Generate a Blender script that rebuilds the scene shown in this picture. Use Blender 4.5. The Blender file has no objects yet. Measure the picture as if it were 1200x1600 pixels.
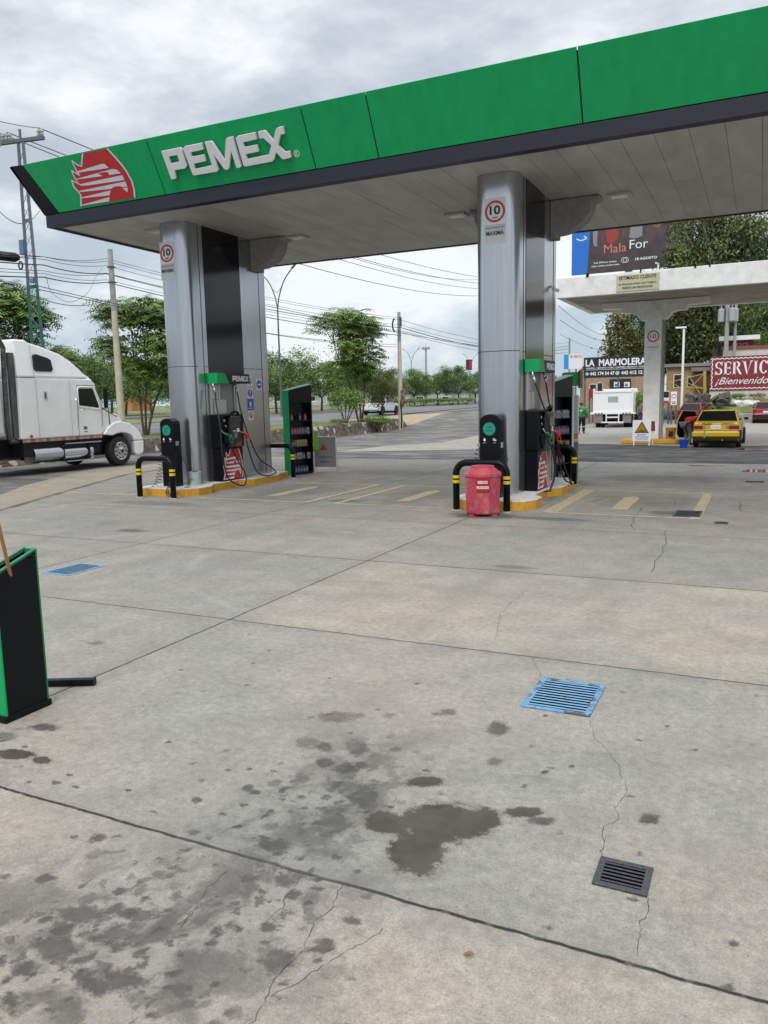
import bpy, bmesh, math, random
import numpy as np
from mathutils import Vector, Matrix
random.seed(7)
R = math.radians
sc = bpy.context.scene
COL = sc.collection
# ---------------------------------------------------------------- camera (measured from the photograph)
CAMH = 2.0
cam_d = bpy.data.cameras.new("camera"); cam = bpy.data.objects.new("camera", cam_d); COL.objects.link(cam)
yaw, pitch, roll, F = R(25.7596), R(8.08999), R(-1.25026), 1217.736
fwd = Vector((-math.sin(yaw)*math.cos(pitch), math.cos(yaw)*math.cos(pitch), -math.sin(pitch)))
rt0 = Vector((math.cos(yaw), math.sin(yaw), 0)); up0 = rt0.cross(fwd)
rt = rt0*math.cos(roll) + up0*math.sin(roll); up = up0*math.cos(roll) - rt0*math.sin(roll)
M = Matrix.Identity(4)
for i in range(3):
    M[i][0], M[i][1], M[i][2] = rt[i], up[i], -fwd[i]
M[0][3], M[1][3], M[2][3] = 0, 0, CAMH
cam.matrix_world = M
cam_d.sensor_fit = 'VERTICAL'; cam_d.sensor_height = 36; cam_d.lens = F/1600*36
cam_d.clip_start = 0.05; cam_d.clip_end = 5000
sc.camera = cam
# ---------------------------------------------------------------- world: overcast sky
SUN_EL, SUN_AZ = 50, 172      # degrees; azimuth clockwise from +Y
w = bpy.data.worlds.new("World"); sc.world = w; w.use_nodes = True
nt = w.node_tree; nt.nodes.clear()
def N(t, ty, **k):
    n = t.nodes.new(ty)
    for a, b in k.items(): setattr(n, a, b)
    return n
out = N(nt, 'ShaderNodeOutputWorld')
tc = N(nt, 'ShaderNodeTexCoord')
sky = N(nt, 'ShaderNodeTexSky', sky_type='NISHITA', sun_disc=False)
sky.sun_elevation = R(SUN_EL); sky.sun_rotation = R(SUN_AZ); sky.air_density = 1.2; sky.dust_density = 2.0
bg1 = N(nt, 'ShaderNodeBackground'); bg1.inputs[1].default_value = 0.085
nt.links.new(sky.outputs[0], bg1.inputs[0])
sep = N(nt, 'ShaderNodeSeparateXYZ'); nt.links.new(tc.outputs['Generated'], sep.inputs[0])
def wm(op, a, b=None, c=None, clamp=False):
    n = N(nt, 'ShaderNodeMath', operation=op, use_clamp=clamp)
    for i, v in enumerate((a, b, c)):
        if v is None: continue
        if isinstance(v, (int, float)): n.inputs[i].default_value = v
        else: nt.links.new(v, n.inputs[i])
    return n.outputs[0]
zz = wm('MAXIMUM', sep.outputs[2], 0.0)
den = wm('ADD', zz, 0.48)
cx = wm('DIVIDE', sep.outputs[0], den); cy = wm('DIVIDE', sep.outputs[1], den)
cmb = N(nt, 'ShaderNodeCombineXYZ'); nt.links.new(cx, cmb.inputs[0]); nt.links.new(cy, cmb.inputs[1]); nt.links.new(wm('MULTIPLY', zz, 2.2), cmb.inputs[2])
def wnoise(scale, det, rough, dist, off):
    mp = N(nt, 'ShaderNodeMapping'); mp.inputs[1].default_value = (off, off*1.7, 0)
    nt.links.new(cmb.outputs[0], mp.inputs[0])
    n = N(nt, 'ShaderNodeTexNoise'); n.inputs['Scale'].default_value = scale; n.inputs['Detail'].default_value = det
    n.inputs['Roughness'].default_value = rough; n.inputs['Distortion'].default_value = dist
    nt.links.new(mp.outputs[0], n.inputs[0]); return n.outputs['Fac']
n1 = wnoise(2.3, 5, 0.52, 0.25, 3.1)
n2 = wnoise(6.5, 8, 0.60, 0.15, 9.4)
mix12 = wm('MULTIPLY_ADD', n1, 0.66, wm('MULTIPLY', n2, 0.34))
ramp = N(nt, 'ShaderNodeValToRGB'); nt.links.new(mix12, ramp.inputs[0])
cr = ramp.color_ramp
cr.elements[0].position = 0.40; cr.elements[0].color = (0.50, 0.55, 0.62, 1)
cr.elements[1].position = 0.58; cr.elements[1].color = (0.94, 0.96, 0.98, 1)
e = cr.elements.new(0.455); e.color = (0.575, 0.625, 0.69, 1)
e = cr.elements.new(0.515); e.color = (0.72, 0.76, 0.80, 1)
# horizon is paler and bluer than the layer overhead
hz = N(nt, 'ShaderNodeMix', data_type='RGBA')
hf = N(nt, 'ShaderNodeMapRange', interpolation_type='SMOOTHSTEP'); hf.inputs[1].default_value = 0.0; hf.inputs[2].default_value = 0.30
hf.inputs[3].default_value = 1.0; hf.inputs[4].default_value = 0.0
nt.links.new(sep.outputs[2], hf.inputs[0])
hram = N(nt, 'ShaderNodeValToRGB'); nt.links.new(mix12, hram.inputs[0])
h = hram.color_ramp; h.elements[0].position = 0.44; h.elements[0].color = (0.47, 0.585, 0.68, 1)
h.elements[1].position = 0.59; h.elements[1].color = (0.86, 0.89, 0.93, 1)
nt.links.new(hf.outputs[0], hz.inputs[0]); nt.links.new(ramp.outputs[0], hz.inputs[6]); nt.links.new(hram.outputs[0], hz.inputs[7])
# an overcast sky is brightest overhead
zf = N(nt, 'ShaderNodeMapRange', interpolation_type='SMOOTHSTEP'); zf.inputs[1].default_value = 0.50; zf.inputs[2].default_value = 0.95
zf.inputs[3].default_value = 0.86; zf.inputs[4].default_value = 2.2
nt.links.new(sep.outputs[2], zf.inputs[0])
bg2 = N(nt, 'ShaderNodeBackground'); nt.links.new(hz.outputs[2], bg2.inputs[0]); nt.links.new(zf.outputs[0], bg2.inputs[1])
ms = N(nt, 'ShaderNodeMixShader'); ms.inputs[0].default_value = 0.88
nt.links.new(bg1.outputs[0], ms.inputs[1]); nt.links.new(bg2.outputs[0], ms.inputs[2]); nt.links.new(ms.outputs[0], out.inputs[0])
sd = bpy.data.lights.new("sun", 'SUN'); sd.energy = 1.25; sd.angle = R(24); sd.color = (1.0, 0.96, 0.90)
so = bpy.data.objects.new("sun", sd); COL.objects.link(so)
sdir = Vector((math.sin(R(SUN_AZ))*math.cos(R(SUN_EL)), math.cos(R(SUN_AZ))*math.cos(R(SUN_EL)), math.sin(R(SUN_EL))))
so.rotation_euler = (-sdir).to_track_quat('-Z', 'Y').to_euler(); so.location = sdir*200
vs = sc.view_settings; vs.view_transform = 'Standard'; vs.look = 'None'; vs.gamma = 1; vs.exposure = 0.38; vs.use_curve_mapping = False
sc.cycles.max_bounces = 6; sc.cycles.transparent_max_bounces = 8
# ---------------------------------------------------------------- measuring helper: a point of the place from its bearing and height / depth
def ray(px, py): return fwd*F + rt*(px-600) - up*(py-800)
def onz(px, py, z=0.0):
    d = ray(px, py); t = (z-CAMH)/d.z; return Vector((d.x*t, d.y*t, z))
def onY(px, py, Y):
    d = ray(px, py); t = Y/d.y; return Vector((d.x*t, Y, CAMH+d.z*t))
# ---------------------------------------------------------------- materials
MATS = {}
def srgb(r, g, b):
    f = lambda c: (c/255/12.92) if c/255 <= .04045 else ((c/255+.055)/1.055)**2.4
    return (f(r), f(g), f(b), 1)
def mat(name, col, rough=.55, metal=0.0, spec=.5, n=0.0, ns=6.0, bump=0.0, bs=60.0, col2=None, c2t=(.45, .65), stretch=None, coat=0.0, trans=0.0, alpha=1.0):
    if name in MATS: return MATS[name]
    m = bpy.data.materials.new(name); m.use_nodes = True; t = m.node_tree
    b = t.nodes['Principled BSDF']
    if len(col) == 3: col = (*col, 1)
    b.inputs['Base Color'].default_value = col; b.inputs['Roughness'].default_value = rough; b.inputs['Metallic'].default_value = metal
    b.inputs['Specular IOR Level'].default_value = spec; b.inputs['Coat Weight'].default_value = coat; b.inputs['Transmission Weight'].default_value = trans; b.inputs['Alpha'].default_value = alpha
    tcn = N(t, 'ShaderNodeTexCoord'); vec = tcn.outputs['Object']
    if stretch:
        mp = N(t, 'ShaderNodeMapping'); mp.inputs[3].default_value = stretch; t.links.new(vec, mp.inputs[0]); vec = mp.outputs[0]
    if n > 0 or col2:
        no = N(t, 'ShaderNodeTexNoise'); no.inputs['Scale'].default_value = ns; no.inputs['Detail'].default_value = 6; no.inputs['Roughness'].default_value = .62
        t.links.new(vec, no.inputs[0])
        last = None
        if col2:
            mr = N(t, 'ShaderNodeMapRange'); mr.inputs[1].default_value = c2t[0]; mr.inputs[2].default_value = c2t[1]; t.links.new(no.outputs[0], mr.inputs[0])
            mx = N(t, 'ShaderNodeMix', data_type='RGBA'); t.links.new(mr.outputs[0], mx.inputs[0])
            mx.inputs[6].default_value = col; mx.inputs[7].default_value = (*col2[:3], 1); last = mx.outputs[2]
        if n > 0:
            hs = N(t, 'ShaderNodeHueSaturation'); mr = N(t, 'ShaderNodeMapRange')
            mr.inputs[1].default_value = .3; mr.inputs[2].default_value = .7; mr.inputs[3].default_value = 1-n; mr.inputs[4].default_value = 1+n
            no2 = N(t, 'ShaderNodeTexNoise'); no2.inputs['Scale'].default_value = ns*2.3; no2.inputs['Detail'].default_value = 5
            t.links.new(vec, no2.inputs[0]); t.links.new(no2.outputs[0], mr.inputs[0]); t.links.new(mr.outputs[0], hs.inputs['Value'])
            if last: t.links.new(last, hs.inputs['Color'])
            else: hs.inputs['Color'].default_value = col
            last = hs.outputs[0]
        t.links.new(last, b.inputs['Base Color'])
    if bump > 0:
        nb = N(t, 'ShaderNodeTexNoise'); nb.inputs['Scale'].default_value = bs; nb.inputs['Detail'].default_value = 4
        t.links.new(vec, nb.inputs[0]); bp = N(t, 'ShaderNodeBump'); bp.inputs['Strength'].default_value = bump; bp.inputs['Distance'].default_value = .01
        t.links.new(nb.outputs[0], bp.inputs['Height']); t.links.new(bp.outputs[0], b.inputs['Normal'])
    MATS[name] = m; return m
# ---------------------------------------------------------------- mesh builder
class MB:
    def __init__(s): s.v = []; s.f = []; s.m = []; s.cur = 0
    def add(s, vs, fs, mi=None):
        o = len(s.v); s.v += [tuple(p) for p in vs]
        for f in fs: s.f.append(tuple(i+o for i in f)); s.m.append(s.cur if mi is None else mi)
    def box(s, c, d, rz=0, mi=None, taper=None, M=None):
        x, y, z = d[0]/2, d[1]/2, d[2]/2
        P = []
        for k, sz in enumerate((-1, 1)):
            tx, ty = (taper if (taper and k) else (1, 1))
            for sx, sy in ((-1, -1), (1, -1), (1, 1), (-1, 1)):
                p = Vector((sx*x*tx, sy*y*ty, sz*z))
                if M is not None: p = M @ p
                elif rz: p = Vector((p.x*math.cos(rz)-p.y*math.sin(rz), p.x*math.sin(rz)+p.y*math.cos(rz), p.z))
                P.append(p+Vector(c))
        s.add(P, [(3, 2, 1, 0), (4, 5, 6, 7), (0, 1, 5, 4), (1, 2, 6, 5), (2, 3, 7, 6), (3, 0, 4, 7)], mi)
    def b2(s, a, b, mi=None):
        s.box([(a[i]+b[i])/2 for i in range(3)], [abs(b[i]-a[i]) for i in range(3)], mi=mi)
    def tube(s, path, r, n=8, cap=True, mi=None, closed=False):
        path = [Vector(p) for p in path]; rs = r if isinstance(r, (list, tuple)) else [r]*len(path)
        up_ = None; o = []
        for i, p in enumerate(path):
            if closed: d = path[(i+1) % len(path)]-path[i-1]
            else: d = (path[min(i+1, len(path)-1)]-path[max(i-1, 0)])
            if d.length < 1e-9: d = Vector((0, 0, 1))
            d.normalize()
            if up_ is None:
                up_ = Vector((0, 0, 1)) if abs(d.z) < .9 else Vector((1, 0, 0))
            a = d.cross(up_); 
            if a.length < 1e-4: a = d.orthogonal()
            a.normalize(); bb = a.cross(d); up_ = bb
            for k in range(n):
                t = 2*math.pi*k/n; o.append(p+(a*math.cos(t)+bb*math.sin(t))*rs[i])
        fs = []
        L = len(path)
        for i in range(L if closed else L-1):
            j = (i+1) % L
            for k in range(n): fs.append((i*n+k, i*n+(k+1) % n, j*n+(k+1) % n, j*n+k))
        if cap and not closed:
            fs.append(tuple(range(n))[::-1]); fs.append(tuple((L-1)*n+k for k in range(n)))
        s.add(o, [f[::-1] for f in fs], mi)
    def cyl(s, p0, p1, r0, r1=None, n=16, mi=None): s.tube([p0, p1], [r0, r0 if r1 is None else r1], n, mi=mi)
    def lathe(s, c, prof, n=20, axis='Z', mi=None, ang0=0):
        o = []; fs = []
        for r, h in prof:
            for k in range(n):
                t = ang0+2*math.pi*k/n; a, b = r*math.cos(t), r*math.sin(t)
                p = (a, b, h) if axis == 'Z' else ((h, a, b) if axis == 'X' else (b, h, a))
                o.append((c[0]+p[0], c[1]+p[1], c[2]+p[2]))
        for i in range(len(prof)-1):
            for k in range(n): fs.append((i*n+k, i*n+(k+1) % n, (i+1)*n+(k+1) % n, (i+1)*n+k))
        fs.append(tuple(range(n))[::-1]); fs.append(tuple((len(prof)-1)*n+k for k in range(n)))
        s.add(o, fs, mi)
    def plate(s, pts, fn, t0, t1, mi=None):
        """outline pts (u,v) -> slab between fn(u,v,t0) and fn(u,v,t1)"""
        n = len(pts); P = [fn(u, v, t0) for u, v in pts]+[fn(u, v, t1) for u, v in pts]
        s.add(P, [tuple(range(n))[::-1], tuple(range(n, 2*n))]+[(i, (i+1) % n, n+(i+1) % n, n+i) for i in range(n)], mi)
    def quad(s, a, b, c, d, mi=None): s.add([a, b, c, d], [(0, 1, 2, 3)], mi)
    def strip(s, path, w, z, mi=None):
        """flat ribbon on the ground"""
        P = [Vector((p[0], p[1], 0)) for p in path]; o = []
        ws = w if isinstance(w, (list, tuple)) else [w]*len(P)
        for i, p in enumerate(P):
            d = P[min(i+1, len(P)-1)]-P[max(i-1, 0)]; d.normalize(); nn = Vector((-d.y, d.x, 0))*ws[i]/2
            zz_ = z(p.x, p.y) if callable(z) else z
            o += [(p.x+nn.x, p.y+nn.y, zz_), (p.x-nn.x, p.y-nn.y, zz_)]
        s.add(o, [(2*i, 2*i+1, 2*i+3, 2*i+2) for i in range(len(P)-1)], mi)
    def pieces(s, name, m, parent=None, **k):
        idx = list(range(len(s.v)))
        def find(i):
            while idx[i] != i: idx[i] = idx[idx[i]]; i = idx[i]
            return i
        for f in s.f:
            for q in f[1:]: idx[find(q)] = find(f[0])
        comp = {}
        for f, mi in zip(s.f, s.m): comp.setdefault(find(f[0]), []).append((f, mi))
        out_ = []
        for fs in comp.values():
            b = MB(); mp = {}
            for f, mi in fs:
                for q in f:
                    if q not in mp: mp[q] = len(b.v); b.v.append(s.v[q])
                b.f.append(tuple(mp[q] for q in f)); b.m.append(mi)
            out_.append(b.build(name, m, parent, **k))
        return out_
    def build(s, name, m, parent=None, smooth=False, bevel=0, bseg=2, fix=True, sub=0, autosm=None):
        me = bpy.data.meshes.new(name); me.from_pydata(s.v, [], s.f); 
        ms_ = m if isinstance(m, (list, tuple)) else [m]
        for q in ms_: me.materials.append(q)
        for p, k in zip(me.polygons, s.m): p.material_index = min(k, len(ms_)-1)
        if fix:
            b = bmesh.new(); b.from_mesh(me); bmesh.ops.recalc_face_normals(b, faces=b.faces); b.to_mesh(me); b.free()
        if smooth or autosm:
            for p in me.polygons: p.use_smooth = True
            if autosm:
                b = bmesh.new(); b.from_mesh(me)
                for e_ in b.edges:
                    if len(e_.link_faces) == 2 and e_.calc_face_angle(0) > R(autosm): e_.smooth = False
                b.to_mesh(me); b.free()
        me.update()
        o = bpy.data.objects.new(name, me); COL.objects.link(o)
        if parent: o.parent = parent
        if bevel:
            bm_ = o.modifiers.new('bevel', 'BEVEL'); bm_.width = bevel; bm_.segments = bseg; bm_.limit_method = 'ANGLE'; bm_.angle_limit = R(35)
        if sub:
            sm_ = o.modifiers.new('sub', 'SUBSURF'); sm_.levels = sub; sm_.render_levels = sub
        return o
def tag(o, label=None, cat=None, group=None, kind=None):
    if label: o['label'] = label
    if cat: o['category'] = cat
    if group: o['group'] = group
    if kind: o['kind'] = kind
    return o
def thing(name, label, cat, loc=(0, 0, 0), rz=0, group=None):
    o = bpy.data.objects.new(name, None); COL.objects.link(o); o.location = loc; o.rotation_euler = (0, 0, rz); o.empty_display_size = .2
    return tag(o, label, cat, group)
def copy_tree(o, parent=None):
    c = o.copy(); COL.objects.link(c); c.parent = parent
    for ch in list(o.children): copy_tree(ch, c)
    return c
def text(name, body, org, right, upv, height, m, parent=None, width=None, bold=0.0, ext=.003, shear=0.0, align='L', spacing=1.0):
    """lettering as solid mesh standing off a plane; org = lower-left (or centre if align C) point"""
    cu = bpy.data.curves.new(name, 'FONT'); cu.body = body; cu.size = 1; cu.extrude = ext/height if height else .01; cu.offset = bold; cu.shear = shear
    cu.space_character = spacing; cu.resolution_u = 3; cu.align_x = 'LEFT'; cu.space_line = 1.0
    to = bpy.data.objects.new('tmp', cu); COL.objects.link(to)
    dg = bpy.context.evaluated_depsgraph_get(); me = bpy.data.meshes.new_from_object(to.evaluated_get(dg)); 
    bpy.data.objects.remove(to); bpy.data.curves.remove(cu)
    me.name = name
    nv = len(me.vertices); co = np.empty(nv*3); me.vertices.foreach_get('co', co); co = co.reshape(-1, 3)
    if nv == 0: return None
    lines = body.count('\n')
    mn = co.min(0); mxx = co.max(0)
    H0 = (mxx[1]-mn[1]); sy = height/H0; sx = sy if width is None else width/(mxx[0]-mn[0])
    co[:, 0] = (co[:, 0]-mn[0])*sx; co[:, 1] = (co[:, 1]-mn[1])*sy; co[:, 2] = np.where(co[:, 2] > 0, ext, 0)
    if align == 'C': co[:, 0] -= (mxx[0]-mn[0])*sx/2; co[:, 1] -= height/2
    r_ = np.array(Vector(right).normalized()); u_ = np.array(Vector(upv).normalized()); n_ = np.cross(r_, u_)
    P = np.array(org)+co[:, :1]*r_+co[:, 1:2]*u_+co[:, 2:]*n_
    me.vertices.foreach_set('co', P.ravel()); me.materials.clear(); me.materials.append(m); me.update()
    o = bpy.data.objects.new(name, me); COL.objects.link(o)
    if parent: o.parent = parent
    return o
def smooth(a, b, x):
    t = max(0, min(1, (x-a)/(b-a))); return t*t*(3-2*t)
# ---------------------------------------------------------------- terrain heights
WALL = [(-27.0, -60), (-24.5, 10), (-24.0, 25.9), (-22.9, 34.9), (-22.35, 38.2), (-22.7, 43.6), (-23.4, 51.5), (-25.3, 57)]
def wallx(Y):
    for (x0, y0), (x1, y1) in zip(WALL, WALL[1:]):
        if y0 <= Y <= y1: return x0+(x1-x0)*(Y-y0)/(y1-y0)
    return -26.0 if Y > 57 else -27.0
def h_up(X, Y):
    return max(.42, min(1.45, .46+.0062*(Y-25)))
def h_low(X, Y):
    y0 = 44+26*smooth(-20, -11, X)
    return (h_up(X, Y)-.02)*smooth(y0, y0+34, Y)
def h(X, Y):
    return h_up(X, Y) if X < wallx(Y) else h_low(X, Y)
# ---------------------------------------------------------------- ground materials
OIL = [(-2.30,1.85,0.111,0.049,-0.071,0.063,0.8),(-2.36,2.03,0.118,0.052,-0.054,0.051,0.7),(-2.57,2.02,0.085,0.038,-0.069,0.060,0.3),(-1.95,1.83,0.094,0.042,-0.046,0.047,0.8),(-2.00,1.77,0.083,0.037,-0.040,0.040,0.8),(-1.72,1.88,0.053,0.024,-0.032,0.038,1.0),(-1.81,1.91,0.031,0.014,-0.019,0.022,0.7),(-2.14,1.87,0.030,0.014,-0.029,0.027,1.0),(-2.06,1.86,0.024,0.011,-0.020,0.020,0.6),(-2.18,2.12,0.041,0.018,-0.036,0.038,0.8),(-2.14,2.01,0.045,0.020,-0.027,0.028,0.6),(-2.00,2.10,0.032,0.014,-0.023,0.026,0.8),(-2.02,2.06,0.023,0.010,-0.013,0.014,0.7),(-2.19,2.21,0.027,0.012,-0.018,0.019,0.7),(-1.92,2.18,0.021,0.009,-0.015,0.018,0.8),(-1.90,2.11,0.017,0.008,-0.012,0.014,0.7),(-1.79,2.16,0.028,0.012,-0.034,0.044,0.8),(-1.77,2.21,0.023,0.010,-0.014,0.018,0.7),(-1.63,1.95,0.021,0.009,-0.015,0.020,0.9),(-1.83,1.76,0.022,0.010,-0.018,0.020,0.8),(-1.74,1.80,0.016,0.007,-0.010,0.011,0.8),(-1.56,1.94,0.022,0.010,-0.016,0.022,0.5),(-1.58,2.03,0.023,0.010,-0.015,0.021,0.6),(-2.22,1.59,0.040,0.018,-0.056,0.045,1.0),(-2.15,1.58,0.025,0.011,-0.018,0.015,0.9),(-2.15,1.66,0.031,0.014,-0.018,0.016,0.5),(-2.07,1.62,0.016,0.007,-0.011,0.010,0.7),(-1.74,1.74,0.024,0.011,-0.017,0.019,0.8),(-1.50,2.13,0.080,0.036,-0.047,0.072,0.6),(-1.63,2.27,0.034,0.015,-0.023,0.034,0.8),(-1.64,2.48,0.036,0.016,-0.020,0.032,0.8),(-1.57,2.46,0.026,0.012,-0.015,0.024,0.8),(-1.58,2.55,0.032,0.014,-0.016,0.028,0.9),(-1.73,2.55,0.050,0.022,-0.037,0.057,0.6),(-1.90,2.50,0.050,0.022,-0.030,0.041,0.7),(-1.76,2.39,0.024,0.011,-0.021,0.031,0.7),(-1.85,2.32,0.024,0.011,-0.015,0.020,0.6),(-1.91,2.29,0.038,0.017,-0.015,0.020,0.6),(-1.94,2.35,0.015,0.006,-0.011,0.014,0.8),(-2.29,2.54,0.024,0.011,-0.014,0.016,0.7),(-2.18,2.43,0.028,0.012,-0.019,0.022,0.5),(-2.23,2.44,0.013,0.006,-0.011,0.013,0.7),(-2.33,2.45,0.013,0.006,-0.012,0.013,0.6),(-2.29,2.32,0.018,0.008,-0.014,0.016,0.5),(-2.29,2.27,0.018,0.008,-0.013,0.014,0.7),(-2.15,2.32,0.017,0.008,-0.012,0.014,0.5),(-2.46,2.09,0.020,0.009,-0.017,0.015,0.5),(-2.63,2.34,0.037,0.016,-0.023,0.022,0.5),(-2.58,2.40,0.024,0.011,-0.019,0.019,0.5),(-2.54,2.44,0.011,0.005,-0.009,0.010,0.5),(-1.41,2.05,0.023,0.010,-0.012,0.018,0.8),(-1.38,2.25,0.028,0.013,-0.010,0.018,0.7),(-1.36,2.20,0.017,0.008,-0.008,0.014,0.6),(-1.28,2.16,0.062,0.028,-0.023,0.041,0.3),(-1.50,2.32,0.020,0.009,-0.012,0.019,0.4),(-1.78,2.26,0.025,0.011,-0.014,0.019,0.3),(-1.21,2.17,0.021,0.009,-0.010,0.019,0.5),(-1.27,2.03,0.012,0.005,-0.007,0.012,0.5),(-1.36,2.60,0.036,0.016,-0.014,0.028,0.5),(-1.97,2.05,0.034,0.015,-0.015,0.017,0.5),(-1.92,2.76,0.088,0.038,-0.041,0.062,0.7),(-2.00,2.78,0.038,0.017,-0.021,0.031,0.9),(-2.52,2.94,0.033,0.014,-0.027,0.034,0.8),(-2.27,3.00,0.030,0.013,-0.019,0.026,0.8),(-2.29,3.13,0.040,0.017,-0.020,0.028,0.9),(-2.17,3.20,0.031,0.013,-0.019,0.029,0.8),(-1.76,3.04,0.085,0.037,-0.056,0.101,0.6),(-1.74,3.31,0.090,0.039,-0.074,0.145,0.7),(-1.98,3.55,0.082,0.035,-0.040,0.074,0.8),(-2.15,3.36,0.048,0.020,-0.038,0.062,0.5),(-2.12,3.56,0.066,0.028,-0.039,0.068,0.7),(-2.22,3.74,0.049,0.021,-0.043,0.075,0.6),(-1.94,3.38,0.047,0.020,-0.020,0.037,0.7),(-1.93,3.24,0.018,0.008,-0.013,0.023,0.9),(-1.92,2.92,0.063,0.027,-0.027,0.043,0.5),(-2.04,3.18,0.027,0.012,-0.017,0.028,0.6),(-1.97,3.09,0.022,0.010,-0.013,0.021,0.6),(-2.47,3.33,0.023,0.010,-0.016,0.022,0.7),(-3.35,2.79,0.032,0.014,-0.023,0.021,0.8),(-3.35,2.88,0.023,0.010,-0.015,0.014,0.7),(-3.89,3.04,0.025,0.011,-0.023,0.019,0.7),(-2.92,2.88,0.019,0.008,-0.013,0.013,0.7),(-3.21,2.80,0.013,0.005,-0.011,0.010,0.7),(-1.77,2.82,0.027,0.012,-0.013,0.022,0.5),(-2.64,2.76,0.021,0.009,-0.015,0.017,0.5),(-2.07,3.82,0.070,0.029,-0.056,0.107,0.5),(-2.37,4.15,0.133,0.056,-0.050,0.090,0.5),(-1.74,4.50,0.061,0.025,-0.023,0.059,0.5),(-1.37,4.38,0.072,0.030,-0.037,0.118,0.9),(-1.25,3.95,0.046,0.019,-0.019,0.060,0.5),(-0.86,3.44,0.070,0.030,-0.011,0.045,0.7),(-0.40,3.66,0.061,0.026,-0.007,0.059,0.8),(-0.97,3.93,0.019,0.008,-0.007,0.029,0.8),(-0.51,3.85,0.021,0.009,-0.003,0.020,0.9),(-0.01,2.89,0.017,0.008,-0.001,0.022,1.0),(-0.02,2.65,0.014,0.006,-0.001,0.016,0.9),(-0.65,2.71,0.022,0.010,-0.004,0.014,0.6),(-2.24,3.75,0.070,0.029,-0.035,0.060,0.6),(-2.03,3.79,0.069,0.029,-0.055,0.105,0.6),(-2.35,3.75,0.088,0.037,-0.046,0.076,0.4),(-1.87,3.73,0.083,0.035,-0.035,0.072,0.4),(-4.01,3.29,0.104,0.043,-0.058,0.050,0.7),(-4.12,3.10,0.067,0.028,-0.082,0.066,0.5),(-9.18,9.52,0.230,0.076,-0.192,0.202,0.6),(-5.05,4.74,0.084,0.033,-0.056,0.054,0.4),(-0.85,4.06,0.016,0.007,-0.005,0.023,0.8),(-0.95,3.99,0.013,0.005,-0.005,0.022,0.8),(-0.44,4.81,0.018,0.007,-0.002,0.020,0.8),(-0.26,4.53,0.020,0.008,-0.002,0.022,0.8),(-1.35,6.07,0.066,0.026,-0.011,0.049,0.5),(-1.03,3.74,0.015,0.007,-0.005,0.020,0.7)]
WET = [(-1.29,3.24,0.247,0.107,-0.075,0.192,1.0),(-1.31,2.97,0.137,0.060,-0.083,0.194,1.0),(-1.55,3.13,0.102,0.044,-0.055,0.114,1.0),(-1.12,3.35,0.090,0.039,-0.040,0.122,1.0),(-1.52,3.58,0.109,0.047,-0.027,0.065,0.9),(-3.87,2.94,0.149,0.063,-0.066,0.054,1.0),(-3.64,2.95,0.062,0.026,-0.047,0.041,1.0),(-0.96,3.49,0.100,0.043,-0.016,0.058,0.5)]
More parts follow.
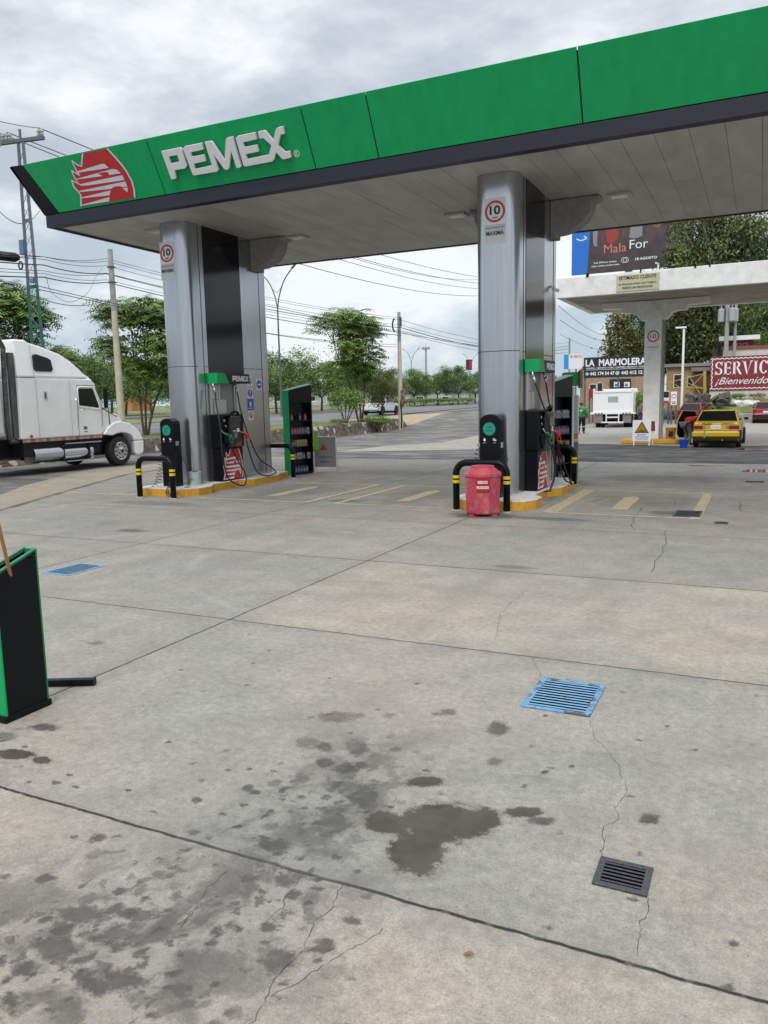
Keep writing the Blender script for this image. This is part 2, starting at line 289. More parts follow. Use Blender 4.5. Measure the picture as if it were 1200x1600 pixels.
def ground_mat(name, base, near=False, joints=True):
    m = bpy.data.materials.new(name); m.use_nodes = True; t = m.node_tree; b = t.nodes['Principled BSDF']
    g = N(t, 'ShaderNodeNewGeometry'); pos = g.outputs['Position']
    def mth(op, a, b_=None, c=None, clamp=False):
        n = N(t, 'ShaderNodeMath', operation=op, use_clamp=clamp)
        for i, v in enumerate((a, b_, c)):
            if v is None: continue
            if isinstance(v, (int, float)): n.inputs[i].default_value = v
            else: t.links.new(v, n.inputs[i])
        return n.outputs[0]
    def noise(s, d=5, r=.6, dist=0, st=None):
        n = N(t, 'ShaderNodeTexNoise'); n.inputs['Scale'].default_value = s; n.inputs['Detail'].default_value = d; n.inputs['Roughness'].default_value = r
        n.inputs['Distortion'].default_value = dist
        if st:
            mp = N(t, 'ShaderNodeMapping'); mp.inputs[2].default_value = (0, 0, st[3]); mp.inputs[3].default_value = st[:3]; t.links.new(pos, mp.inputs[0]); t.links.new(mp.outputs[0], n.inputs[0])
        else: t.links.new(pos, n.inputs[0])
        return n.outputs['Fac']
    def mr(v, a, b_, c=0., d=1., sm=False):
        n = N(t, 'ShaderNodeMapRange', interpolation_type='SMOOTHSTEP' if sm else 'LINEAR')
        for i, q in enumerate((a, b_, c, d)): n.inputs[i+1].default_value = q
        t.links.new(v, n.inputs[0]); return n.outputs[0]
    def mix(f, a, b_, typ='MIX'):
        n = N(t, 'ShaderNodeMix', data_type='RGBA', blend_type=typ)
        for i, v in ((0, f), (6, a), (7, b_)):
            if isinstance(v, (int, float)): n.inputs[i].default_value = v if i == 0 else (v, v, v, 1)
            elif isinstance(v, tuple): n.inputs[i].default_value = v if len(v) == 4 else (*v, 1)
            else: t.links.new(v, n.inputs[i])
        return n.outputs[2]
    sp = N(t, 'ShaderNodeSeparateXYZ'); t.links.new(pos, sp.inputs[0]); X, Y = sp.outputs[0], sp.outputs[1]
    nl = noise(.55, 4, .55); nm = noise(2.3, 6, .65, .4); nf = noise(38, 4, .7); nff = noise(140, 3, .7)
    warm = tuple(c*k for c, k in zip(base, (1.06, 1.02, .97))); cool = tuple(c*k for c, k in zip(base, (.90, .92, .93)))
    col = mix(mr(nl, .38, .62, sm=True), cool, warm)
    col = mix(mr(nm, .35, .68), col, mix(1.0, col, (.80, .80, .79), 'MULTIPLY'))
    # brushed texture of the screeded surface
    st = noise(9, 5, .7, 0, (1, .16, 1, .5)); col = mix(mr(st, .45, .75, 0, .35), col, mix(1.0, col, (1.22, 1.2, 1.17), 'MULTIPLY'))
    # pale scuffs and fine pits
    sc_ = noise(5, 8, .78, .9); col = mix(mr(sc_, .56, .70, 0, .55), col, tuple(c*1.32 for c in base))
    nq = noise(17, 8, .85); col = mix(mr(nq, .38, .62, 0, 1), mix(1.0, col, (.76, .76, .77), 'MULTIPLY'), mix(1.0, col, (1.22, 1.21, 1.19), 'MULTIPLY'))
    ng = noise(95, 3, .8); col = mix(mr(ng, .40, .60, 0, 1), mix(1.0, col, (.86, .86, .86), 'MULTIPLY'), mix(1.0, col, (1.13, 1.13, 1.13), 'MULTIPLY'))
    col = mix(mr(nf, .46, .30, 0, .45), col, tuple(c*.5 for c in base))
    col = mix(mr(nff, .44, .28, 0, .7), col, tuple(c*.4 for c in base))
    col = mix(mr(nff, .58, .74, 0, .5), col, tuple(min(1, c*1.5) for c in base))
    pit = noise(60, 2, .5); col = mix(mr(pit, .70, .76, 0, .8), col, tuple(c*.25 for c in base))
    # traffic film
    tf = noise(.9, 6, .6, .7, (.5, 1, 1, .2)); col = mix(mr(tf, .52, .70, 0, .42), col, tuple(c*.55 for c in base))
    hgt = nff
    if joints:
        wob = mth('MULTIPLY', mth('SUBTRACT', noise(7, 4, .6), .5), .03)
        jm = None; jd = None
        for ax, p, wd, dk in ((Y, 2.63, .0052, 1), (Y, 5.77, .005, .9), (Y, 8.65, .007, .8), (Y, 11.78, .009, .55), (Y, 17.9, .012, .5), (Y, 21.2, .012, .4), (X, -4.42, .006, .85), (X, -8.15, .007, .7), (X, -13.2, .01, .4)):
            d = mth('ABSOLUTE', mth('SUBTRACT', mth('ADD', ax, wob), p))
            k = mth('MULTIPLY', mr(d, wd, wd*2.2, 1, 0), dk)
            jm = k if jm is None else mth('MAXIMUM', jm, k)
            k2 = mth('MULTIPLY', mr(d, .0, .22, 1, 0), .35*dk); jd = k2 if jd is None else mth('MAXIMUM', jd, k2)
        # each pour has its own tone
        inx = mth('GREATER_THAN', X, -4.42); wr = mth('MAXIMUM', mth('LESS_THAN', Y, 2.63), mth('MULTIPLY', mth('GREATER_THAN', Y, 5.77), mth('LESS_THAN', Y, 8.65)))
        col = mix(1.0, col, mix(mth('MULTIPLY', inx, wr), (.93, .93, .92), (1.10, 1.05, 1.0)), 'MULTIPLY')
        for ax_, ay_, ar_, aw_ in ((-3.6, 9.2, 3.2, .05), (-3.5, 9.3, 3.36, .04), (-1.9, 3.9, 1.35, .018), (1.5, 12.5, 5.2, .09), (-6.5, 6.0, 3.9, .07)):
            dd_ = mth('SQRT', mth('ADD', mth('POWER', mth('SUBTRACT', X, ax_), 2.0), mth('POWER', mth('SUBTRACT', Y, ay_), 2.0)))
            ak = mth('MULTIPLY', mr(mth('ABSOLUTE', mth('SUBTRACT', dd_, ar_)), aw_*.4, aw_*2, .2, 0, True), mr(noise(1.3, 4), .45, .62)); col = mix(ak, col, tuple(c*1.25 for c in base))
        rx = mth('FLOOR', mth('DIVIDE', mth('ADD', X, 4.42), 3.75)); ry = mth('FLOOR', mth('DIVIDE', mth('SUBTRACT', Y, 2.67), 3.03))
        cb = N(t, 'ShaderNodeCombineXYZ'); t.links.new(rx, cb.inputs[0]); t.links.new(ry, cb.inputs[1])
        wn = N(t, 'ShaderNodeTexWhiteNoise', noise_dimensions='2D'); t.links.new(cb.outputs[0], wn.inputs[0])
        col = mix(1.0, col, mix(wn.outputs[0], (.96, .965, .97), (1.04, 1.03, 1.01)), 'MULTIPLY')
        jd = mth('MULTIPLY', jd, mr(noise(3, 5), .35, .6))
        col = mix(jd, col, tuple(c*.5 for c in base))
        col = mix(mth('MULTIPLY', jm, mr(noise(11, 3), .25, .45, .55, 1)), col, (.018, .017, .016))
        hgt = mth('SUBTRACT', mth('MULTIPLY', nff, .35), mth('MULTIPLY', jm, 2.5))
    rough = mr(nm, .3, .7, .78, .92)
    if joints and not near:
        gk = None; gn = mth('MULTIPLY', mth('SUBTRACT', noise(2.6, 7, .68, .5), .5), 1.5)
        for ex, ey, erx, ery, es in ((-4.25, 12.75, .75, .40, .8), (-3.1, 12.75, 1.0, .20, .55), (-2.0, 19.8, 1.9, 1.1, .45), (-9.0, 20.0, 2.2, 1.0, .35), (-1.9, 15.6, 1.1, 1.6, .30), (-6.4, 15.2, .8, 2.0, .25), (-9.6, 15.0, .9, 2.2, .25), (-7.6, 13.9, .5, .25, .6), (-11.3, 12.4, 1.6, .35, .35), (-12.2, 15.6, 1.25, 2.6, .35), (-4.5, 15.6, 1.2, 2.6, .35), (-9.18, 9.52, .35, .18, .7), (-2.6, 8.9, .35, .12, .5), (-1.4, 14.0, .35, .25, .7)):
            dd_ = mth('SQRT', mth('ADD', mth('POWER', mth('DIVIDE', mth('SUBTRACT', X, ex), erx), 2.0), mth('POWER', mth('DIVIDE', mth('SUBTRACT', Y, ey), ery), 2.0)))
            k_ = mth('MULTIPLY', mr(mth('ADD', dd_, gn), .45, 1.15, 1, 0, True), es); gk = k_ if gk is None else mth('MAXIMUM', gk, k_)
        col = mix(gk, col, (.05, .047, .043))
        tl_ = None
        for lx in (-2.75, -1.35, -7.1, -5.95, -9.9, -8.8):
            k_ = mr(mth('ABSOLUTE', mth('SUBTRACT', mth('ADD', X, mth('MULTIPLY', noise(.35, 2), .5)), lx+.25)), .08, .34, .30, 0, True); tl_ = k_ if tl_ is None else mth('MAXIMUM', tl_, k_)
        col = mix(mth('MULTIPLY', tl_, mr(noise(1.7, 6, .65, .3, (1, .25, 1, 0)), .42, .60)), col, tuple(c*.5 for c in base))
    if near:
        def at(n_): 
            a = N(t, 'ShaderNodeAttribute', attribute_type='GEOMETRY'); a.attribute_name = n_; return a
        A = at('oil'); W = at('wet')
        so_ = N(t, 'ShaderNodeSeparateColor'); t.links.new(A.outputs['Color'], so_.inputs[0]); sw = N(t, 'ShaderNodeSeparateColor'); t.links.new(W.outputs['Color'], sw.inputs[0])
        edge = mth('ADD', mth('MULTIPLY', mth('SUBTRACT', noise(16, 6, .68, .3), .5), 1.35), mth('MULTIPLY', mth('SUBTRACT', noise(75, 4, .7), .5), .55))
        f = mth('ADD', so_.outputs[0], edge)
        om = mth('MULTIPLY', mr(f, .02, .50, sm=True), mth('MULTIPLY', so_.outputs[1], 1.5, clamp=True), clamp=True)
        om = mth('MULTIPLY', om, mr(noise(9, 5, .6), .25, .7, .72, 1.0))
        # secondary blotches scattered round the greasy strip
        blot = mth('MULTIPLY', mr(noise(3.2, 7, .62, .6), .46, .60, 0, .75, True), so_.outputs[2]); blot = mth('MAXIMUM', blot, mth('MULTIPLY', mr(noise(11, 5, .6, .3), .54, .62, 0, .8, True), so_.outputs[2]))
        om = mth('MAXIMUM', om, blot)
        col = mix(mth('MULTIPLY', so_.outputs[2], .42), col, tuple(c*.55 for c in base)); col = mix(mth('MULTIPLY', om, .90, clamp=True), col, (.030, .027, .025))
        fw_ = mth('ADD', sw.outputs[0], mth('MULTIPLY', edge, .62))
        wmk = mr(fw_, .14, .34, sm=True)
        wc = mix(mr(noise(4.5, 6, .62), .40, .60), (.020, .016, .006), (.048, .040, .022))
        col = mix(mth('MULTIPLY', wmk, .9), col, wc)
        rim = mth('MULTIPLY', mth('MULTIPLY', mr(fw_, .04, .17, sm=True), mr(fw_, .17, .26, 1, 0)), .30); col = mix(rim, col, (.16, .14, .11))
        rough = mix(wmk, rough, .5)
        rough = mix(mth('MULTIPLY', om, .5), rough, .55)
    t.links.new(col, b.inputs['Base Color']); t.links.new(rough, b.inputs['Roughness'])
    bp = N(t, 'ShaderNodeBump'); bp.inputs['Strength'].default_value = .55; bp.inputs['Distance'].default_value = .006
    t.links.new(hgt, bp.inputs['Height']); t.links.new(bp.outputs[0], b.inputs['Normal'])
    MATS[name] = m; return m
CONC = (.312, .298, .274)
g_near = ground_mat('worn concrete with oil', CONC, near=True)
g_conc = ground_mat('worn concrete', CONC)
g_conc2 = ground_mat('pale dusty concrete', (.33, .315, .285), joints=False)
def asphalt(name, base, light, sc_=1.0):
    m = mat(name, base, .9, ns=.9*sc_, n=.32, bump=.8, bs=45, col2=light, c2t=(.44, .60), stretch=(.5, 1.0, 1))
    return m
m_asph = asphalt('weathered asphalt', (.105, .10, .094), (.20, .19, .172))
m_asph_dark = asphalt('dark patched asphalt', (.045, .046, .048), (.105, .10, .095), 1.6)
m_road = asphalt('road asphalt', (.13, .135, .14), (.165, .168, .17), .6)
m_dirt = mat('dusty yellow soil', (.36, .29, .19), .95, n=.25, ns=1.5, bump=.5, bs=20)
m_grass = mat('verge grass', (.085, .13, .028), .95, n=.35, ns=2.0, bump=.8, bs=30, col2=(.21, .20, .085), c2t=(.45, .62))
m_grass_far = mat('meadow grass', (.10, .155, .03), .95, n=.3, ns=.35, col2=(.22, .22, .09), c2t=(.45, .65))
m_kerb = mat('kerb concrete', (.40, .36, .29), .9, n=.25, ns=3)
m_yellow = mat('worn yellow road paint', (.46, .36, .17), .85, n=.25, ns=6, col2=(.31, .30, .27), c2t=(.44, .60))
m_white_line = mat('worn white line', (.55, .55, .52), .8, n=.2, ns=5)
def sheet(name, xs, ys, hf, m, kind='structure', label=None, keep=None):
    V = [(x, y, hf(x, y)) for y in ys for x in xs]; nx = len(xs); Fc = []
    for j in range(len(ys)-1):
        for i in range(nx-1):
            cxx, cyy = (xs[i]+xs[i+1])/2, (ys[j]+ys[j+1])/2
            if keep is None or keep(cxx, cyy): Fc.append((j*nx+i, j*nx+i+1, (j+1)*nx+i+1, (j+1)*nx+i))
    me = bpy.data.meshes.new(name); me.from_pydata(V, [], Fc); me.materials.append(m)
    for p in me.polygons: p.use_smooth = True
    me.update(); o = bpy.data.objects.new(name, me); COL.objects.link(o); o['kind'] = kind
    if label: o['label'] = label
    return o
def fr(a, b, s):
    n = max(1, int(round((b-a)/s))); return [a+(b-a)*i/n for i in range(n+1)]
# base terrain, reaches the horizon
xs = fr(-2500, -300, 550)[:-1]+fr(-300, -30, 15)[:-1]+fr(-30, 40, 2)[:-1]+fr(40, 300, 20)[:-1]+fr(300, 2500, 550)
ys = fr(-600, -20, 60)[:-1]+fr(-20, 110, 2.5)[:-1]+fr(110, 400, 20)[:-1]+fr(400, 3000, 400)
sheet('ground', xs, ys, lambda x, y: h_low(x, y)-.012 if y > -20 else -.012, m_asph)
# near apron: fine grid carries the stain fields
NX0, NX1, NY0, NY1 = -5.2, 1.4, 1.2, 5.77
gx = fr(NX0, NX1, .03); gy = fr(NY0, NY1, .03)
near = sheet('concrete_apron', gx, gy, lambda x, y: 0., g_near)
Xg, Yg = np.meshgrid(np.array(gx), np.array(gy)); Xg = Xg.ravel(); Yg = Yg.ravel()
def field(L):
    f_ = np.full(Xg.shape, -1.5); s_ = np.zeros(Xg.shape)
    for cx_, cy_, ax, ay, bx, by, st_ in L:
        mn_ = .026
        la = math.hypot(ax, ay); lb = math.hypot(bx, by)
        if la < mn_: ax, ay = ax*mn_/la, ay*mn_/la
        if lb < mn_: bx, by = bx*mn_/lb, by*mn_/lb
        D = ax*by-bx*ay; u = ((Xg-cx_)*by-(Yg-cy_)*bx)/D; v = ((Yg-cy_)*ax-(Xg-cx_)*ay)/D
        q = 1.15-np.sqrt(u*u+v*v); k = q > f_; f_ = np.where(k, q, f_); s_ = np.where(k, st_, s_)
    return np.clip(f_, -1.5, 1)*.8, s_
rd_ = random.Random(17)
for _ in range(190):
    if rd_.random() < .6: c_ = (rd_.gauss(-2.1, .42), rd_.gauss(1.95, .28))
    else: c_ = (rd_.gauss(-1.9, .25), rd_.gauss(3.2, .5))
    s_ = rd_.choice((.012, .016, .02, .03, .045)); OIL.append((c_[0], c_[1], s_, s_*.3, -s_*.35, s_*rd_.uniform(.6, 1.2), rd_.uniform(.35, .85)))
for _ in range(60):
    s_ = rd_.uniform(.008, .018); OIL.append((rd_.uniform(-5, 1.2), rd_.uniform(1.8, 5.7), s_, 0, 0, s_*.8, rd_.uniform(.4, .9)))
fo, so_s = field(OIL); fw2, _ = field(WET)
greasy = 1.1*np.exp(-(((Xg+2.15)/.8)**2+((Yg-1.85)/.55)**2))+.95*np.exp(-(((Xg+1.85)/.42)**2+((Yg-3.25)/.75)**2))+.5*np.exp(-(((Xg+1.7)/.3)**2+((Yg-2.45)/.3)**2))+.5*np.exp(-(((Xg+.1)/.35)**2+((Yg-2.15)/.15)**2))
def putattr(o, name, r_, g_, b_):
    a = o.data.attributes.new(name, 'FLOAT_COLOR', 'POINT'); A_ = np.stack([r_, g_, b_, np.ones_like(r_)], 1).astype(np.float32); a.data.foreach_set('color', A_.ravel())
putattr(near, 'oil', fo, so_s, np.clip(greasy, 0, 1)); putattr(near, 'wet', fw2, fw2*0, fw2*0)
# rest of the apron
EDGE = [(-9.5, -8), (-11.8, 6.0), (-13.45, 10.44), (-15.2, 14.0), (-16.85, 17.5), (-17.2, 20.5), (-16.3, 23.4), (-14.3, 24.5)]
b_ = MB()
ring = [(NX0, NY0), (NX0, NY1), (NX1, NY1), (NX1, NY0)]
b_.add([(x, y, 0) for x, y in EDGE]+[(NX0, 24.5, 0), (NX0, NY1, 0), (NX0, NY0, 0), (NX0, -8, 0)], [tuple(range(12))[::-1]])
b_.add([(NX0, NY1, 0), (NX1, NY1, 0), (NX1, 24.5, 0), (NX0, 24.5, 0)], [(0, 1, 2, 3)])
b_.add([(NX1, -8, 0), (30, -8, 0), (30, 24.5, 0), (NX1, 24.5, 0)], [(0, 1, 2, 3)])
b_.add([(NX0, -8, 0), (NX1, -8, 0), (NX1, NY0, 0), (NX0, NY0, 0)], [(0, 1, 2, 3)])
tag(b_.build('concrete_pavement', g_conc, fix=False), kind='structure')
# dusty margin and asphalt lane, concrete beyond it
b_ = MB(); b_.add([(x-.2, y, -.003) for x, y in EDGE]+[(x-2.3-.5*math.sin(i*2.1), y+.7+.3*math.cos(i*3), -.003) for i, (x, y) in enumerate(EDGE)][::-1], [tuple(range(16))[::-1]])
tag(b_.build('dusty_margin', ground_mat('dusty broken edge', (.33, .295, .24), joints=False), fix=False), kind='structure')
def patch(name, pts, z, m):
    b = MB(); b.add([(x, y, z) for x, y in pts], [tuple(range(len(pts)))]); o = b.build(name, m, fix=False)
    if o.data.polygons[0].normal.z < 0: o.data.flip_normals()
    return tag(o, kind='structure')
patch('asphalt_patch', [(-6.2, 24.55), (-3, 24.53), (2, 24.6), (30, 24.6), (30, 33.5), (1, 33.2), (-2.2, 32.0), (-5.8, 33.6), (-8.6, 33.5), (-9.8, 29.5), (-8.8, 26)], -.004, m_asph_dark)
patch('concrete_forecourt', [(-13.5, 34.2), (-9, 33.9), (-5.8, 33.9), (-2, 32.5), (1, 33.6), (30, 34), (30, 58), (-3, 60), (-12.8, 58), (-14.5, 46)], -.002, g_conc2)
patch('concrete_crossing', [(-15.6, 27.7), (-9.9, 30.0), (-8.7, 34.1), (-13.6, 34.6), (-15.2, 31.5)], 0.0, g_conc2)
patch('lane_tar_band', [(-15.0, 25.2), (-8.4, 25.0), (-7.5, 28.4), (-14.0, 28.0)], -.006, asphalt('streaked lane asphalt', (.095, .092, .088), (.19, .18, .165), 1.2))
# upper level: verge, roads, median
upx = lambda x, y: h_up(x, y)
def verge_sheet():
    V = []; Fc = []; ys_ = fr(-60, 56, 2)+[60, 66, 72, 80, 90, 100, 120, 150, 190, 240, 300, 400]
    for y in ys_:
        xe = wallx(y)-.05 if y <= 52 else -23.45-(y-52)*.22 if y < 75 else -28.4
        for k, x in enumerate((-29.2, xe-1.8, xe)):
            V.append((x, y, h_up(x, y)+.012 if k < 2 or y <= 52 else h_low(x, y)-.05))
    n = len(ys_)
    for j in range(n-1):
        for i in range(2): Fc.append((j*3+i, j*3+i+1, (j+1)*3+i+1, (j+1)*3+i))
    b = MB(); b.add(V, Fc); o = b.build('grass_verge', [m_grass, m_dirt], fix=False); tag(o, kind='structure')
    for p in o.data.polygons:
        c = p.center
        if c.y > 50.5: p.material_index = 1
    return o
verge_sheet()
yy = fr(-60, 60, 10)+[75, 90, 110, 140, 180, 240, 320, 450, 700, 1200]
def lane(name, xa, xb, dz, m, dx=0.0):
    V = []
    for y in yy:
        o_ = -dx*max(0, y-45)
        V += [(xa+o_, y, h_up(0, y)+dz), (xb+o_, y, h_up(0, y)+dz)]
    b = MB(); b.add(V, [(2*i, 2*i+1, 2*i+3, 2*i+2) for i in range(len(yy)-1)]); o = b.build(name, m, fix=False)
    if o.data.polygons[0].normal.z < 0: o.data.flip_normals()
    return tag(o, kind='structure')
def kerb(name, x, dx, m, w_=.25, hh=.16):
    b = MB(); path = [(x-dx*max(0, y-45), y) for y in yy]
    for (x0, y0), (x1, y1) in zip(path, path[1:]):
        z0, z1 = h_up(0, y0), h_up(0, y1)
        b.add([(x0, y0, z0), (x0+w_, y0, z0), (x0+w_, y0, z0+hh), (x0, y0, z0+hh), (x1, y1, z1), (x1+w_, y1, z1), (x1+w_, y1, z1+hh), (x1, y1, z1+hh)],
              [(0, 1, 5, 4), (1, 2, 6, 5), (2, 3, 7, 6), (3, 0, 4, 7)])
    return tag(b.build(name, m), kind='structure')
RD = .085
lane('road', -44.2, -29.2, .02, m_road, RD)
lane('opposite_road', -70, -55, .03, m_road, RD*1.6)
lane('median_grass', -55, -44.2, .10, m_grass_far, RD*1.3)
lane('meadow', -700, -70, .05, m_grass_far, RD*1.6)
kerb('median_kerb', -44.3, RD, m_kerb); kerb('far_kerb', -70.2, RD*1.6, m_dirt); kerb('road_kerb', -29.3, 0, m_kerb, .18, .05)
lane('road_line', -36.8, -36.65, .026, m_white_line, RD*.9); lane('road_edge_line', -43.6, -43.5, .027, m_white_line, RD)
# cracks in the slabs (thin dark ribbons with jittered edges)
CR = [[(-0.88,4.72),(-0.81,4.47),(-0.72,4.35),(-0.67,4.25),(-0.62,4.16),(-0.60,4.06),(-0.55,3.98),(-0.54,3.91),(-0.54,3.82),(-0.56,3.70),(-0.53,3.60),(-0.59,3.49),(-0.56,3.39),(-0.55,3.25)],
 [(-0.32,3.04),(-0.32,2.97),(-0.33,2.88),(-0.32,2.68)], [(-1.35,5.37),(-1.41,5.50),(-1.53,5.76)], [(-1.92,6.08),(-2.12,6.85),(-2.15,7.34),(-2.14,7.91)],
 [(-1.50,2.62),(-1.46,2.45),(-1.48,2.37),(-1.44,2.20),(-1.45,2.05),(-1.42,1.94),(-1.41,1.75)], [(-1.22,2.44),(-1.26,2.34),(-1.30,2.26),(-1.35,2.13),(-1.39,2.03),(-1.42,1.98)],
 [(-1.99,2.51),(-2.01,2.38),(-1.95,2.21),(-1.94,2.13)], [(-1.69,2.60),(-1.67,2.46),(-1.64,2.39),(-1.66,2.27)], [(-1.86,14.56),(-1.85,13.97),(-1.72,12.41),(-1.61,11.94)], [(-1.03,9.14),(-1.07,10.10),(-1.09,11.02),(-1.2,12.2)],
 [(-3.4,14.9),(-2.6,15.15),(-1.2,15.2),(1.2,15.5)], [(-3.4,15.9),(-2.2,15.95),(-.8,16.05),(1.5,16.3)], [(-.25,14.6),(-.28,15.9)], [(-2.9,14.95),(-2.7,15.9)], [(-1.35,15.1),(-1.45,16.0)]]
rc = random.Random(3)
b_ = MB()
for ci, c in enumerate(CR):
    far_ = c[0][1] > 9; wv = .014 if c[0][1] > 14 else (.008 if far_ else .0024); P = []
    for (x0, y0), (x1, y1) in zip(c, c[1:]):
        L_ = math.hypot(x1-x0, y1-y0); n_ = max(2, int(L_/(.25 if far_ else .022)))
        for i in range(n_):
            t_ = i/n_; j = .03 if far_ else .009; P.append((x0+(x1-x0)*t_+rc.uniform(-j, j), y0+(y1-y0)*t_+rc.uniform(-j, j)*.6))
    P.append(c[-1]); b_.strip(P, [wv*rc.uniform(.35, 1.3) for _ in P], .0025)
tag(b_.build('pavement_cracks', mat('crack dirt', (.055, .05, .045), .95), fix=False), kind='structure')
# painted bays
b_ = MB(); zM = .004
def rect(x0, y0, x1, y1): b_.add([(x0, y0, zM), (x1, y0, zM), (x1, y1, zM), (x0, y1, zM)], [(0, 1, 2, 3)], 1 if min(x1-x0, y1-y0) < .12 else 0)
for x0, x1 in ((-11.0, -8.2), (-7.62, -5.3), (-15.4, -12.9)):
    rect(x0, 13.42, x1, 13.50); rect(x0, 16.78, x1, 16.86)
    rect(x1-.10 if x0 < -8 else x0, 13.5, x1 if x0 < -8 else x0+.10, 16.78)
rect(-3.35, 13.42, -.8, 13.50); rect(-3.4, 16.94, -.9, 17.02); rect(-3.4, 13.5, -3.15, 16.94); rect(-.98, 13.5, -.8, 16.94)
for cx_ in (-9.55, -6.42, -2.2):
    b_.add([(cx_-.14, 14.15, zM), (cx_+.14, 14.15, zM), (cx_+.13, 15.9, zM), (cx_-.02, 16.15, zM), (cx_-.17, 15.9, zM)], [(0, 1, 2, 3, 4)])
tag(b_.build('bay_markings', [m_yellow, mat('pale yellow line paint', (.50, .43, .27), .85, n=.2, ns=5, col2=(.33, .31, .27), c2t=(.52, .66))], fix=False), kind='structure')
# ---------------------------------------------------------------- drains
def grate(name, label, x0, y0, x1, y1, nbar, along, m, mframe, fw=.035, bw=.4):
    t = thing(name, label, 'drain grate', ((x0+x1)/2, (y0+y1)/2, 0)); hx, hy = (x1-x0)/2, (y1-y0)/2
    b = MB(); z0, z1 = .0, .010
    b.b2((-hx, -hy, z0), (hx, -hy+fw, z1)); b.b2((-hx, hy-fw, z0), (hx, hy, z1)); b.b2((-hx, -hy+fw, z0), (-hx+fw, hy-fw, z1)); b.b2((hx-fw, -hy+fw, z0), (hx, hy-fw, z1))
    b.build('frame', mframe, t, bevel=.002)
    b = MB(); b.b2((-hx+fw, -hy+fw, .0015), (hx-fw, hy-fw, .0068)); b.build('pit', mat('dark pit', (.003, .003, .004), 1, spec=0), t)
    b = MB()
    for i in range(nbar):
        c = (i+.5)/nbar
        if along == 'X':
            yc = -hy+fw+(2*hy-2*fw)*c; d = (2*hy-2*fw)/nbar*bw/2; b.b2((-hx+fw, yc-d, .0078), (hx-fw, yc+d, .009))
        else:
            xc = -hx+fw+(2*hx-2*fw)*c; d = (2*hx-2*fw)/nbar*bw/2; b.b2((xc-d, -hy+fw, .0078), (xc+d, hy-fw, .009))
    b.build('bars', m, t); return t
m_blue = mat('chipped blue paint', (.17, .33, .50), .65, n=.15, ns=7, col2=(.17, .145, .12), c2t=(.60, .66), spec=.2)
m_iron = mat('grey cast iron', (.085, .088, .095), .5, metal=.6, n=.3, ns=30, bump=.4)
grate('drain_grate', 'square pale blue painted floor grate, the nearer blue one, at the right', -1.34, 4.76, -.89, 5.34, 11, 'X', m_blue, mat('blue grate frame', (.14, .28, .44), .7, n=.2, ns=9, col2=(.09, .08, .07), c2t=(.50, .58), spec=.2), .04, .44)
grate('drain_grate', 'small dark grey iron floor grate in the nearest slab joint corner', -.55, 3.04, -.33, 3.25, 6, 'X', m_iron, m_iron, .028, .42)
grate('drain_grate', 'wide blue painted floor grate at the far left of the concrete', -7.88, 6.62, -7.44, 7.22, 12, 'Y', mat('dull blue paint', (.12, .24, .38), .7, n=.25, ns=8, col2=(.20, .18, .16), c2t=(.52, .62)), m_blue, .03, .44)
grate('drain_grate', 'dark floor grate set in the yellow line of the right bay', -1.25, 13.62, -.82, 14.35, 8, 'X', m_iron, m_iron, .03, .42)
grate('drain_grate', 'small dark floor grate beyond the right bay corner', -.58, 13.0, -.38, 13.22, 5, 'X', m_iron, m_iron, .02, .42)
grate('drain_grate', 'small iron floor grate on the open concrete at the far right edge', -.25, 19.4, .15, 19.7, 5, 'X', m_iron, m_iron, .02, .42)
b_ = MB(); lf = [(0, 0, .004), (.012, .008, .010), (.026, .010, .016), (.042, .004, .010), (.030, -.008, .018), (.014, -.010, .012)]
b_.add(lf, [(0, 1, 5), (1, 2, 4, 5), (2, 3, 4)]); b_.add([(p[0], p[1], p[2]-.0012) for p in lf], [(5, 1, 0), (5, 4, 2, 1), (4, 3, 2)])
lo = b_.build('dry_leaf', mat('dry orange leaf', (.35, .12, .03), .7, n=.3, ns=60)); lo.location = (-.895, 2.432, 0); lo.rotation_euler = (0, 0, .2); tag(lo, 'small curled orange dry leaf lying on the nearest slab', 'leaf')
# ================================================================= canopy
K = .915
m_green = mat('fascia green', (.001, .33, .105), .40, n=.08, ns=.7, stretch=(3, 3, .4), spec=.35, bump=.15, bs=1.2)
m_green_d = mat('trim green', (.004, .17, .065), .45)
m_char = mat('charcoal trim', (.016, .020, .030), .5, spec=.3)
m_black = mat('black satin', (.003, .004, .006), .35, spec=.22)
m_dark = mat('shadow gap', (.008, .008, .009), .9)
m_silver = mat('silver composite panel', (.46, .48, .515), .22, metal=.92, n=.05, ns=1.2, stretch=(6, 6, .3))
m_navy = mat('glossy navy panel', (.003, .004, .010), .10, spec=.4)
m_soffit = mat('soffit panel', (.42, .41, .385), .45, n=.16, ns=1.1, bump=.10, bs=2.5, stretch=(1, .35, 1))
m_white = mat('white plastic', (.78, .79, .80), .45)
m_letter = mat('raised white lettering', (.70, .70, .72), .45)
m_red = mat('sign red', (.48, .02, .025), .45)
m_redw = mat('emblem pale', (.60, .63, .70), .45)
def unp(root):
    for o in root.children:
        o.location = -Vector(root.location)
can = thing('canopy', 'large green and charcoal flat canopy over the pump islands with raised white lettering', 'canopy', (-.5, 17.0, 0))
XL, XR, YF, YB, ZS = -14.9, 13.5, 13.45, 20.6, 6.09
b_ = MB()
